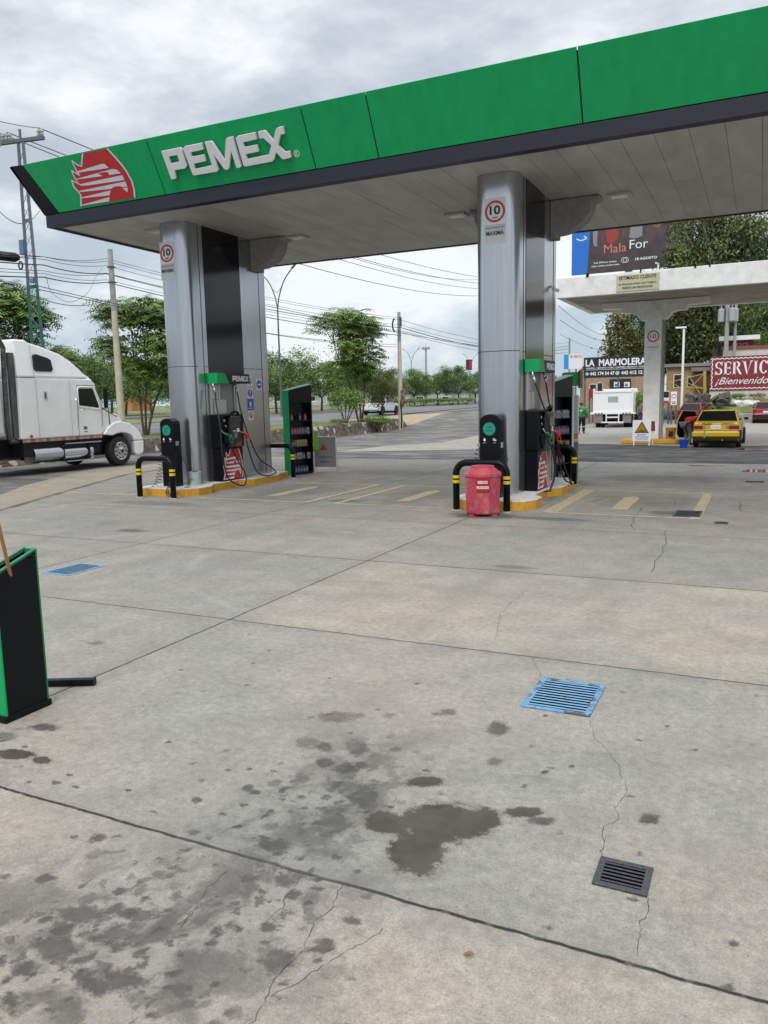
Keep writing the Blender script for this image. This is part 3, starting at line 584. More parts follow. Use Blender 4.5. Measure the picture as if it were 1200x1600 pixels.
# roof slab and band
b_.b2((XL+.12, YF+.12, ZS+.04), (XR, YB-.12, ZS+.85)); b_.build('roof_slab', m_dark, can)
b_ = MB(); z1 = 6.355
b_.b2((XL, YF, ZS), (XR, YF+.10, z1)); b_.b2((XL, YF+.10, ZS), (XL+.10, YB, z1)); b_.b2((XL+.10, YB-.10, ZS), (XR, YB, z1))
b_.b2((XL+.10, YF+.10, ZS+.015), (XR, YF+.24, ZS+.03)); b_.b2((XL+.10, YF+.24, ZS+.015), (XL+.24, YB-.1, ZS+.03)); b_.b2((XL+.24, YB-.18, ZS+.015), (XR, YB-.10, ZS+.03))
b_.build('edge_band', m_char, can, bevel=.006)
# ledge shadow gap
b_ = MB(); b_.b2((XL+.03, YF+.03, z1), (XR, YF+.09, z1+.02)); b_.build('shadow_gap', m_dark, can)
E0 = Vector((0, YF, 6.372)); E1 = Vector((0, 12.94, 7.334)); ev = (E1-E0); EL = ev.length; ev.normalize(); en = Vector((1, 0, 0)).cross(ev); en = -en if en.y > 0 else en
def FP(u, s, t): p = E0+ev*s+en*t; return (u, p.y, p.z)
def fq(x0b, x1b, x0t, x1t, m, nm, t0=-.05, t1=0.0, s0=0, s1=EL):
    b = MB(); b.plate([(x0b, s0), (x1b, s0), (x1t, s1), (x0t, s1)], FP, t0, t1); return b.build(nm, m, can, bevel=.004)
seams = [-11.39, -7.76, -6.44, -2.78, 1.6, 6.0, 10.0, XR]
x0, x0t = -14.47, -14.92
for x1 in seams:
    fq(x0, x1-.012, x0t, x1-.012, m_green, 'fascia_panel'); x0 = x0t = x1+.012
# returned corner at the left and slanting side fascia
b_ = MB()
tp = Vector((-15.33, 12.94, 7.334)); bt = Vector((-14.93, YF, 6.36)); g0 = Vector(FP(-14.49, 0, 0)); g1 = Vector(FP(-14.94, EL, 0))
tb = Vector((-15.33, YB+.4, 7.334)); bb = Vector((-14.93, YB, 6.36)); off = Vector((.06, .08, -.02))
b_.add([g0, bt, tp+Vector((.06, .0, .02)), g1, g0+off, bt+off, tp+off, g1+off], [(0, 1, 2, 3), (7, 6, 5, 4), (0, 4, 5, 1), (3, 2, 6, 7), (0, 3, 7, 4)])
b_.add([bt, bb, tb, tp, bt+Vector((.05, 0, 0)), bb+Vector((.05, 0, 0)), tb+Vector((.05, 0, 0)), tp+Vector((.06, 0, .02))], [(0, 3, 2, 1), (4, 5, 6, 7), (0, 1, 5, 4), (2, 3, 7, 6), (1, 2, 6, 5)])
b_.build('corner_fascia', m_black, can)
b_ = MB(); b_.b2((XL, YB-.06, z1), (XR, YB-.02, 7.33)); b_.build('rear_fascia', m_green_d, can)
b_ = MB(); b_.add([(XL-.35, 12.98, 7.30), (XR, 12.98, 7.30), (XR, YB, 7.32), (XL-.35, YB, 7.32)], [(0, 1, 2, 3)]); b_.build('roof_sheet', m_dark, can)
# soffit boards with open joints
b_ = MB(); xk = -.155; xsn = []
k = int((XR-xk)/.52)
xx = xk+k*.52
edges = [XR]
while xx > XL+.24: edges.append(xx); xx -= .52
edges.append(XL+.24); rs = random.Random(5)
for a, bq in zip(edges, edges[1:]):
    if a-bq < .05: continue
    d1, d2 = rs.uniform(0, .004), rs.uniform(0, .004)
    b_.b2((bq+.004, YF+.24, ZS+.012+d1), (a-.003, 16.868, ZS+.03+d1)); b_.b2((bq+.003, 16.878, ZS+.012+d2), (a-.003, YB-.18, ZS+.03+d2))
b_.build('soffit', m_soffit, can)
for lx, ly in ((-10.57, 17.3), (-6.32, 17.18), (-2.80, 17.28), (.9, 17.3), (-13.0, 15.0), (4.6, 17.3)):
    b_ = MB(); b_.b2((lx-.24, ly-.2, ZS-.03), (lx+.24, ly+.2, ZS+.011)); lt = b_.build('ceiling_light', mat('light housing', (.45, .44, .42), .5), can, bevel=.006)
    b_ = MB(); b_.b2((lx-.16, ly-.12, ZS-.036), (lx+.16, ly+.12, ZS-.0302)); b_.build('lens', mat('frosted lens', (.75, .75, .72), .3), lt)
# emblem and lettering, measured on the fascia
EMB = dict(red=[(-14.335,1.164),(-13.579,1.159),(-13.427,.919),(-13.342,.765),(-13.279,.605),(-13.239,.402),(-13.265,.221),(-13.335,.051),(-15.03,.064),(-14.894,.298),(-14.93,.391),(-14.993,.496),(-14.993,.591),(-14.98,.658),(-14.797,.541),(-14.847,.666),(-14.87,.779),(-14.86,.864),(-14.676,.729),(-14.712,.82),(-14.732,.955),(-14.733,1.065),(-14.629,.96),(-14.514,.911)],
 s=[[(-14.71,.823),(-13.894,.876),(-13.82,.855),(-13.758,.766),(-14.683,.793)],
 [(-14.835,.668),(-13.655,.73),(-13.546,.695),(-13.466,.608),(-13.811,.618),(-13.824,.673),(-13.886,.697),(-14.134,.696),(-14.023,.624),(-14.786,.655)],
 [(-14.807,.543),(-13.447,.565),(-13.437,.456),(-14.594,.487),(-14.77,.511)],
 [(-14.889,.402),(-13.427,.423),(-13.432,.312),(-13.549,.312),(-13.647,.349),(-13.79,.36),(-13.918,.322),(-14.882,.377)],
 [(-13.58,.293),(-13.428,.289),(-13.481,.187)], [(-14.909,.252),(-13.952,.292),(-14.043,.193),(-14.897,.234)], [(-15.017,.087),(-14.064,.155),(-14.12,.063),(-15.026,.071)]])
LET = dict(P=[(-12.084,.895),(-11.571,.897),(-11.531,.858),(-11.547,.513),(-11.622,.468),(-11.912,.472),(-11.945,.302),(-12.079,.299)],
 Ph=[(-11.94,.762),(-11.7,.762),(-11.706,.623),(-11.953,.623)],
 EM=[(-11.428,.9),(-10.972,.9),(-10.985,.769),(-11.337,.759),(-11.344,.675),(-11.01,.673),(-11.021,.537),(-11.354,.529),(-11.367,.424),(-10.897,.431),(-10.898,.904),(-10.737,.901),(-10.702,.869),(-10.547,.476),(-10.351,.876),(-10.296,.901),(-10.172,.899),(-10.179,.311),(-10.219,.29),(-10.308,.29),(-10.315,.64),(-10.492,.313),(-10.549,.294),(-10.62,.309),(-10.772,.638),(-10.773,.32),(-10.827,.292),(-11.433,.297),(-11.473,.328),(-11.497,.86)],
 EX=[(-10.042,.893),(-9.608,.894),(-9.613,.763),(-9.969,.753),(-9.965,.665),(-9.647,.663),(-9.65,.529),(-9.985,.523),(-9.982,.429),(-9.433,.434),(-9.317,.599),(-9.448,.759),(-9.549,.763),(-9.541,.893),(-9.394,.901),(-9.358,.881),(-9.24,.682),(-9.103,.878),(-9.051,.9),(-8.927,.901),(-8.939,.76),(-9.037,.761),(-9.157,.575),(-9.041,.432),(-8.922,.433),(-8.935,.304),(-9.108,.295),(-9.151,.311),(-9.245,.452),(-9.353,.316),(-9.406,.295),(-10.079,.29),(-10.121,.321),(-10.107,.863)])
def rim(b, pts, w, fn, t0, t1, closed=False):
    """white outline following a run of points"""
    P = [Vector((p[0], p[1])) for p in pts]; n = len(P); L = []
    for i in range(n):
        d = (P[min(i+1, n-1)]-P[max(i-1, 0)]).normalized(); nn = Vector((-d.y, d.x)); L.append((P[i]+nn*w/2, P[i]-nn*w/2))
    for (a, c), (a2, c2) in zip(L, L[1:]): b.plate([a, a2, c2, c], fn, t0, t1)
def emblem(parent, fn, name='emblem', T=.012):
    b = MB(); b.plate(EMB['red'], fn, .0005, T); e = b.build(name, m_red, parent)
    b = MB()
    for k_, s_ in enumerate(EMB['s']): b.plate(s_, fn, T+.0002, T+.003)
    r_ = EMB['red']
    rim(b, r_[1:8], .045, fn, T+.0004, T+.0036); rim(b, r_[8:12]+r_[12:14], .04, fn, T+.0004, T+.0036); rim(b, r_[13:15]+[r_[15]], .03, fn, T+.0006, T+.0038); rim(b, r_[15:18], .03, fn, T+.0004, T+.0036)
    rim(b, [r_[17], r_[18]], .03, fn, T+.0008, T+.004); rim(b, [r_[18], r_[19], r_[20], r_[21]], .03, fn, T+.0004, T+.0036); rim(b, [r_[21], r_[22], r_[23]], .03, fn, T+.0006, T+.0038); rim(b, [r_[23], r_[0]], .035, fn, T+.0004, T+.0036)
    b.build('stripes', m_white if T < .01 else m_redw, e); return e
FPK = lambda u, s, t: FP(u*K, s*K, t)
emblem(can, FPK)
b_ = MB(); T0, T1 = .03, .085
p = LET['P']; hq = LET['Ph']
for poly in ([p[0], p[1], hq[1], hq[0]], [p[1], p[2], p[3], p[4], hq[2], hq[1]], [p[4], p[5], hq[3], hq[2]], [p[0], hq[0], hq[3], p[5], p[6], p[7]], LET['EM'], LET['EX']): b_.plate(poly, FPK, T0, T1)
b_.build('lettering', m_letter, can, bevel=.006)
b_ = MB(); c0 = (-8.831, .348)
for i in range(16):
    a0, a1 = 2*math.pi*i/16, 2*math.pi*(i+1)/16
    b_.plate([(c0[0]+.068*math.cos(a0), c0[1]+.068*math.sin(a0)), (c0[0]+.068*math.cos(a1), c0[1]+.068*math.sin(a1)), (c0[0]+.055*math.cos(a1), c0[1]+.055*math.sin(a1)), (c0[0]+.055*math.cos(a0), c0[1]+.055*math.sin(a0))], FPK, .001, .006)
b_.build('registered_mark', m_letter, can)
text('mark_letter', 'R', FPK(c0[0], c0[1], .001), (1, 0, 0), ev, .075, m_letter, can, ext=.004, align='C')
unp(can)
for c in can.children:
    for g in c.children: g.location = (0, 0, 0)
# ================================================================= columns
RC = .41; Y0c, Y1c = 14.87, 17.34
CR_ = .25; YFc = 14.46
def stadium(cx, r, y0, y1, n=12):
    q = CR_; yf, yb = y0-r, y1+r; P = []
    for ox, oy, a0 in ((cx-r+q, yf+q, math.pi), (cx+r-q, yf+q, 1.5*math.pi), (cx+r-q, yb-q, 0), (cx-r+q, yb-q, .5*math.pi)):
        P += [(ox+q*math.cos(a0+math.pi/2*i/n), oy+q*math.sin(a0+math.pi/2*i/n)) for i in range(n+1)]
    return P
def stadium_old(cx, r, y0, y1, n=20):
    P = [(cx+r*math.cos(a), y0-r*math.sin(a)) for a in [math.pi-math.pi*i/n for i in range(n+1)]]
    P += [(cx+r*math.cos(a), y1+r*math.sin(a)) for a in [math.pi*i/n for i in range(n+1)]]
    return P
def bent(cx, cy, r):   # map (u along arc, v height, t out) onto the rounded front
    return lambda u, v, t: (cx+(r+t)*math.sin(u/r), cy-(r+t)*math.cos(u/r), v)
def bend_obj(o, fn):
    for v in o.data.vertices: v.co = fn(v.co.x, v.co.y, v.co.z)
    o.data.update()
m_sfont = mat('sign black print', (.01, .01, .012), .5)
def disc_plate(b, fn, cu, cv, r, t0, t1, n=28, r2=None):
    if r2 is None: b.plate([(cu+r*math.cos(2*math.pi*i/n), cv+r*math.sin(2*math.pi*i/n)) for i in range(n)], fn, t0, t1)
    else:
        for i in range(n):
            a0, a1 = 2*math.pi*i/n, 2*math.pi*(i+1)/n
            b.plate([(cu+r*math.cos(a0), cv+r*math.sin(a0)), (cu+r*math.cos(a1), cv+r*math.sin(a1)), (cu+r2*math.cos(a1), cv+r2*math.sin(a1)), (cu+r2*math.cos(a0), cv+r2*math.sin(a0))], fn, t0, t1)
def speed_sticker(parent, cx, cy, u0, z, w=.40):
    fn = lambda u, v, t: (u, -t, v); root = MB(); root.plate([(-w/2, -.60*w/.42), (w/2, -.60*w/.42), (w/2, .25*w/.42), (-w/2, .25*w/.42)], fn, .0015, .0025)
    st = root.build('speed_limit_sticker', mat('clear grey sticker', (.42, .44, .46), .5), parent); b = MB(); b.plate([(-w*.5, -.195*w/.34), (w*.5, -.195*w/.34), (w*.5, .205*w/.34), (-w*.5, .205*w/.34)], fn, .0026, .0034); b.build('white_field', mat('sticker white', (.66, .67, .68), .45), st); st.location = (cx+u0, cy, z)
    b = MB(); disc_plate(b, fn, 0, .0, .165*w/.34, .0035, .0055, 40, .130*w/.34); b.build('red_ring', m_red, st)
    for nm_, s_, y_, h_, wd in (('number', '10', .02, .14, .175), ('unit', 'km/h', -.09, .03, .08), ('word', 'MAXIMA', -.325, .065, .29)):
        o = text(nm_, s_, (0, -.0036, y_*w/.34), (1, 0, 0), (0, 0, 1), h_*w/.34, m_sfont, st, width=wd*w/.34, bold=.03, ext=.002, align='C')
    b = MB(); 
    for i in range(6): 
        a = -.15*w/.34+.3*w/.34*i/6; b.plate([(a, -.247*w/.34), (a+.05*w/.34, -.247*w/.34), (a+.05*w/.34, -.237*w/.34), (a, -.237*w/.34)], fn, .0035, .005)
    b.build('rule', mat('sticker green line', (.02, .12, .08), .5), st)
    return st
def column(cx, label, u0, zst):
    c = thing('canopy_column', label, 'column', (cx, 16.1, .17))
    b = MB(); pts = stadium(cx, RC, Y0c, Y1c); b.plate(pts, lambda u, v, t: (u, v, t), .17, 6.098); b.build('shell', m_silver, c, autosm=30)
    b = MB(); x = cx+RC
    for s in (1, -1):
        xf = cx+s*(RC+.0025)
        for y in (14.93, 17.30): b.box((xf, y, 3.13), (.005, .014, 5.9))
        b.box((xf, 15.01-.0, 2.89), (.005, .145, .012)); b.box((xf, 16.9, 2.89), (.005, .785, .012))
    b.plate(stadium(cx, RC+.0025, Y0c, Y0c+.0), lambda u, v, t: (u, v, t), 2.884, 2.896) if False else None
    q = CR_; fn = lambda u, v, t: (u, v, t)
    ring_o = [p for p in stadium(cx, RC+.003, Y0c, Y1c) if p[1] < Y0c+.05]; ring_i = [p for p in stadium(cx, RC-.003, Y0c, Y1c) if p[1] < Y0c+.05]
    for (a0, a1, c1, c0) in zip(ring_o, ring_o[1:], ring_i[1:], ring_i): b.plate([a0, a1, c1, c0], fn, 2.884, 2.896)
    b.build('panel_joints', m_dark, c)
    b = MB()
    for s in (1, -1): b.box((cx+s*(RC+.004), 15.79, 4.42), (.008, 1.40, 3.34))
    b.build('navy_panel', m_navy, c)
    # curved haunch cover carrying the roof beam
    b = MB(); prof = [(RC+.003, 6.088), (RC+1.0, 6.088), (RC+.99, 6.02), (RC+.86, 6.0)]
    prof += [(RC+.12+.74*math.cos(a), 5.97-.55*math.sin(a)) for a in [math.pi/2*i/8 for i in range(9)]]+[(RC+.12, 5.34), (RC+.003, 5.34)]
    for s in (1, -1): b.plate([(cx+s*u, v) for u, v in prof], lambda u, v, t: (u, t, v), 16.98, 17.42)
    b.build('haunch', mat('grey textured haunch', (.27, .26, .25), .7, n=.15, ns=3, bump=.5, bs=40), c, bevel=.01)
    for o in c.children: o.location = -Vector(c.location)
    st = speed_sticker(c, 0, YFc-16.1, u0, zst-.17)
    return c
colL = column(-12.21, 'silver column with navy panel at the left pump island, white speed sticker on its rounded front', -.10, 5.43)
colR = column(-4.57, 'silver column with navy panel at the right pump island, behind the red bin', .0, 5.42)
b_ = MB(); b_.cyl((0, 0, 0), (.10, .0, -.0), .03, n=10); b_.box((.13, .0, -.03), (.14, .07, .06), rz=.5); cm = b_.build('security_camera', m_white, None, bevel=.004); cm.location = (-4.16, 17.05, 4.35); cm.rotation_euler = (0, .35, .3)
tag(cm, 'small white security camera fixed to the right column above the pump', 'camera')
# stickers on column faces
m_sblue = mat('sticker blue', (.01, .10, .48), .4)
def face_fn(x): return lambda u, v, t: (x+t, u, v)
def pict(col, kind, y, z, s=.13):
    fn = face_fn(col.location.x+RC+.001); b = MB(); b.plate([(y-s, z-s*1.05), (y+s, z-s*1.05), (y+s, z+s*1.05), (y-s, z+s*1.05)], fn, 0, .002)
    st = b.build('notice_sticker', m_sblue if kind == 'pump' else m_white, col); L = [st]
    b = MB()
    if kind in ('bang', 'arrow'): disc_plate(b, fn, y, z, s*.85, .0025, .004); L.append(b.build('blue_disc', m_sblue, st))
    if kind in ('no', 'nophone'): disc_plate(b, fn, y, z+.01, s*.8, .0025, .004, 24, s*.62); b.plate([(y-s*.55, z+s*.4), (y-s*.42, z+s*.55), (y+s*.55, z-s*.4), (y+s*.42, z-s*.55)], fn, .0025, .0038); L.append(b.build('red_ring', m_red, st))
    b = MB()
    if kind == 'bang': b.plate([(y-.016, z-.01), (y+.016, z-.01), (y+.022, z+.075), (y-.022, z+.075)], fn, .0045, .006); disc_plate(b, fn, y, z-.05, .02, .0045, .006, 12)
    if kind == 'arrow': b.plate([(y-.07, z-.014), (y+.02, z-.014), (y+.02, z-.045), (y+.08, z), (y+.02, z+.045), (y+.02, z+.014), (y-.07, z+.014)], fn, .0045, .006)
    if kind == 'pump': b.plate([(y-.035, z-.05), (y+.03, z-.05), (y+.03, z+.07), (y-.035, z+.07)], fn, .0025, .004); b.plate([(y-.08, z-.1), (y+.08, z-.1), (y+.08, z-.085), (y-.08, z-.085)], fn, .0025, .004)
    if kind in ('no', 'nophone'): b.plate([(y-.02, z-.05), (y+.02, z-.05), (y+.015, z+.05), (y-.03, z+.04)], fn, .0041, .0055)
    if b.v: L.append(b.build('symbol', m_sfont if kind in ('no', 'nophone') else m_white, st))
    st.location = -Vector(col.location)
for kind, y, z, s in (('no', 16.72, 2.58, .12), ('bang', 16.72, 2.28, .12), ('pump', 16.72, 1.99, .135), ('nophone', 16.72, 1.71, .11), ('arrow', 17.13, 2.50, .13)): pict(colL, kind, y, z, s)
for kind, y, z, s in (('pump', 16.85, 2.42, .09), ('no', 17.0, 1.95, .10), ('nophone', 17.0, 1.72, .08)): pict(colR, kind, y, z, s)
# ================================================================= islands
m_curby = mat('yellow curb paint', (.60, .30, .025), .6, n=.15, ns=5, col2=(.42, .25, .06), c2t=(.60, .72))
m_curbt = mat('dirty white curb top', (.58, .57, .54), .8, n=.15, ns=5, col2=(.38, .36, .33), c2t=(.52, .7))
def island(cx, label):
    rt_ = [(.42, 13.5), (.66, 13.58), (.80, 13.82), (.80, 14.28), (.58, 14.62), (.58, 15.62), (.80, 15.95), (.80, 17.05), (.62, 17.35), (.50, 17.95)]
    cx += .16; pts = [(cx+u, v) for u, v in rt_]+[(cx-max(u, .68 if 14 < v < 17.8 else 0), v) for u, v in rt_[::-1]]
    t = thing('pump_island', label, 'curb', (cx, 15.7, 0)); b = MB(); b.plate(pts, lambda u, v, tt: (u, v, tt), -.02, .150); b.build('curb', m_curby, t, bevel=.01)
    b = MB(); b.plate(pts, lambda u, v, tt: (u, v, tt), .151, .170); b.build('curb_top', m_curbt, t, bevel=.012); unp(t); return t
island(-12.21, 'yellow painted kerb of the left pump island with white top')
island(-4.57, 'yellow painted kerb of the right pump island with white top')
# ================================================================= pumps
m_steel = mat('brushed steel', (.55, .55, .54), .35, metal=.8)
m_hose = mat('black rubber hose', (.010, .010, .012), .42)
m_ngreen = mat('nozzle green', (.01, .16, .08), .4); m_nred = mat('nozzle red', (.55, .012, .02), .4)
m_screen = mat('dark screen', (.03, .032, .038), .15)
m_paper = mat('paper notice', (.62, .62, .60), .7)
def catmull(P, n=8):
    P = [Vector(p) for p in P]; Q = [P[0]*2-P[1]]+P+[P[-1]*2-P[-2]]; out_ = []
    for i in range(1, len(Q)-2):
        for k in range(n):
            t = k/n; a, b, c, d = Q[i-1:i+3]; out_.append(.5*((2*b)+(c-a)*t+(2*a-5*b+4*c-d)*t*t+(3*b-a-3*c+d)*t**3))
    out_.append(P[-1]); return out_
def nozzle(parent, m, loc, s=1):
    b = MB(); b.tube([(0, 0, 0), (.03, .0, .07), (.05, 0, .12)], [.030, .040, .034], 10); b.tube([(.03, -.02, .08), (.01, -.10, .15), (-.01, -.14, .16)], [.030, .028, .02], 10)
    b.tube([(.05, .02, .10), (.07, .07, .0), (.05, .03, -.06), (.02, 0, -.02)], [.012]*4, 8)
    o = b.build('nozzle', m, parent, smooth=True); o.location = loc
    b = MB(); b.tube(catmull([(-.01, -.13, .158), (-.03, -.19, .19), (-.06, -.22, .25)], 4), .010, 8); b.build('spout', m_steel, o, smooth=True); return o
def pump(cx, label, hoses):
    t = thing('fuel_pump', label, 'fuel pump', (cx+RC+.012, 15.45, .171))
    b = MB(); b.b2((0, -.36, 0), (.24, .50, .80)); cab = b.build('cabinet', m_black, t, bevel=.012)
    b = MB(); b.b2((0, -.40, .802), (.28, .53, 1.60)); b.build('head', m_black, t, bevel=.03)
    b = MB(); b.b2((.281, -.12, .93), (.415, .22, 1.56)); hd = b.build('display_housing', mat('dark grey plastic', (.022, .023, .026), .4), t, bevel=.03)
    b = MB(); b.tube([(.30, -.14, 1.52), (.38, -.08, 1.63), (.40, .05, 1.66), (.38, .18, 1.63), (.30, .24, 1.52)], .03, 8); b.build('hood', m_black, t, smooth=True)
    b = MB(); b.b2((.417, -.13, 1.27), (.423, .13, 1.46)); b.build('screen', m_screen, t)
    b = MB(); b.b2((.417, -.06, 1.03), (.427, .06, 1.16)); b.build('keypad', mat('keypad grey', (.18, .18, .18), .5), t)
    b = MB(); b.b2((.417, -.10, 1.19), (.421, .0, 1.215)); b.b2((.417, .05, 1.17), (.421, .15, 1.26)); b.pieces('label', m_white, t)
    b = MB(); b.b2((.282, .08, .80+.02), (.37, .30, 1.02)); b.build('reader', mat('orange reader panel', (.36, .07, .03), .5), t, bevel=.01)
    b = MB(); b.b2((.282, -.15, .80+.02), (.365, .075, 1.0)); b.build('reader', mat('dark green panel', (.01, .08, .05), .5), t, bevel=.01)
    for s in (-1, 1):
        for k_ in range(2):
            text('grade_mark', ('87', '92')[k_], (.2815, s*(.30-.04*k_)+.06, 1.45-.13*k_), (0, 1, 0), (0, 0, 1), .05, m_white, t, align='C', ext=.002)
        b = MB(); b.b2((.282, s*.30-.02, .92), (.34, s*.30+.14, 1.12)); b.build('nozzle_holder', m_black, t, bevel=.01)
    # frame up to the header
    b = MB(); b.b2((.02, -.40, 1.6), (.06, -.36, 2.34)); b.b2((.02, .575, .0), (.06, .62, 2.34)); b.b2((.01, .515, 0), (.05, .55, 2.34)); b.b2((.01, -.08, 1.6), (.04, -.04, 2.34)); b.pieces('frame_post', m_steel, t)
    b = MB(); b.b2((.0, -.40, 1.602), (.008, .50, 2.33)); b.build('back_panel', mat('greyish panel', (.30, .30, .30), .6), t)
    b = MB(); b.b2((.0085, -.25, 1.62), (.016, .22, 1.95)); b.b2((.0085, -.3, 1.97), (.013, -.06, 2.3)); b.pieces('paper_notice', m_paper, t)
    b = MB(); b.b2((.0, -.44, 2.335), (.28, .86, 2.565)); hd = b.build('header', m_char, t, bevel=.01)
    b = MB(); b.plate([(-.446, 2.328), (.02, 2.328), (-.14, 2.572), (-.446, 2.572)], lambda u, v, tt: (tt, u, v), .0, .286); b.build('green_end', m_green, t)
    # header lettering, same letterforms as the fascia
    b = MB(); sx = .30; fn = lambda u, v, tt: (.281+tt, .16+(u+12.084)*.205, 2.33+.055+(v-.29)*.21)
    for poly in ([p[0], p[1], hq[1], hq[0]], [p[1], p[2], p[3], p[4], hq[2], hq[1]], [p[4], p[5], hq[3], hq[2]], [p[0], hq[0], hq[3], p[5], p[6], p[7]], LET['EM'], LET['EX']): b.plate(poly, fn, 0, .004)
    b.build('lettering', m_letter, t)
    fn2 = lambda u, v, tt: (.2410+tt*1.6, -.33+(u+15.03)*.44, .03+(v-.05)*.66)
    emblem(cab, fn2, T=.003)
    for o_ in list(cab.children): pass
    for s, mt in ((-1, m_ngreen), (1, m_nred)):
        y = s*.33
        b = MB(); b.tube([(.15, y*1.3, 2.335), (.15, y*1.3, 2.27), (.17, y*1.3, 2.24)], .022, 8); b.tube([(.17, y*1.3, 2.24), (.2, y*1.3, 2.12)], .028, 8); b.build('swivel', m_steel, t, smooth=True)
        nozzle(t, mt, (.44, y+.04, .99))
    for P in hoses:
        b = MB(); b.tube(catmull(P, 10), .0165, 8); b.build('hose', m_hose, t, smooth=True)
    return t
hL = [[(.2, -.43, 2.12), (.24, -.46, 1.8), (.40, -.56, 1.3), (.44, -.60, .7), (.50, -.52, .15), (.62, -.30, -.06), (.62, .0, -.09), (.56, .12, .15), (.50, -.05, .45), (.46, -.24, .8), (.45, -.29, .97)],
      [(.2, .43, 2.12), (.25, .50, 1.6), (.32, .68, 1.0), (.38, 1.0, .45), (.45, 1.42, .2), (.55, 1.45, .06), (.56, 1.05, .02), (.52, .72, .12), (.48, .55, .4), (.46, .42, .75), (.45, .37, .95)]]
hR = [[(.2, -.43, 2.12), (.30, -.36, 1.8), (.42, -.28, 1.4), (.46, -.2, 1.1), (.50, -.1, .7), (.50, .02, .35), (.44, -.1, .04), (.50, -.35, .02), (.40, -.45, .015)], 
      [(.45, -.29, .97), (.5, -.22, .8), (.52, -.12, .5), (.50, -.10, .2), (.46, -.2, .03)],
      [(.2, .43, 2.12), (.30, .45, 1.5), (.40, .50, .95), (.45, .62, .5), (.48, .95, .12), (.55, 1.15, .03), (.62, 1.0, .02), (.56, .75, .3), (.48, .5, .7), (.45, .37, .95)]]
pump(-12.21, 'black fuel pump with white lettered header on the left island', hL)
pump(-4.57, 'black fuel pump seen nearly edge on at the right island column', hR)
# ================================================================= U bollards
m_byel = mat('bollard yellow band', (.72, .50, .01), .5)
def bollard(name_label, cx, y, wdt=.95, hh=.93, first=[None]):
    if first[0]:
        c = copy_tree(first[0]); c.location = (cx, y, 0); c['label'] = name_label; return c
    t = thing('bollard_hoop', name_label, 'bollard', (cx, y, 0), group='black hoop bollards at the island ends'); r = .062; a = wdt/2; q = .2
    path = [(-a, 0, -.02), (-a, 0, hh-q-r)]+[(-a+q-q*math.cos(k*math.pi/16), 0, hh-q-r+q*math.sin(k*math.pi/16)) for k in range(1, 9)]
    path += [(-x, 0, z) for x, _, z in path[::-1]]
    b = MB(); b.tube(path, r, 16); b.build('hoop', m_black, t, smooth=True)
    for s in (-1, 1):
        for z in (.50, .585): 
            b = MB(); b.cyl((s*a, 0, z), (s*a, 0, z+.055), r+.003, n=16); b.build('yellow_band', m_byel, t, autosm=40)
        b = MB(); b.cyl((s*a, 0, 0), (s*a, 0, .012), r+.02, n=16); b.build('foot', m_curbt, t)
    first[0] = t; return t
bollard('black hoop bollard with yellow bands, in front of the left island', -11.92, 13.2)
bollard('black hoop bollard with yellow bands, over the red bin', -4.475, 13.32)
bollard('black hoop bollard behind the left island, before the product rack', -11.78, 17.85)
bollard('black hoop bollard behind the right island, before the product rack', -4.28, 17.98)
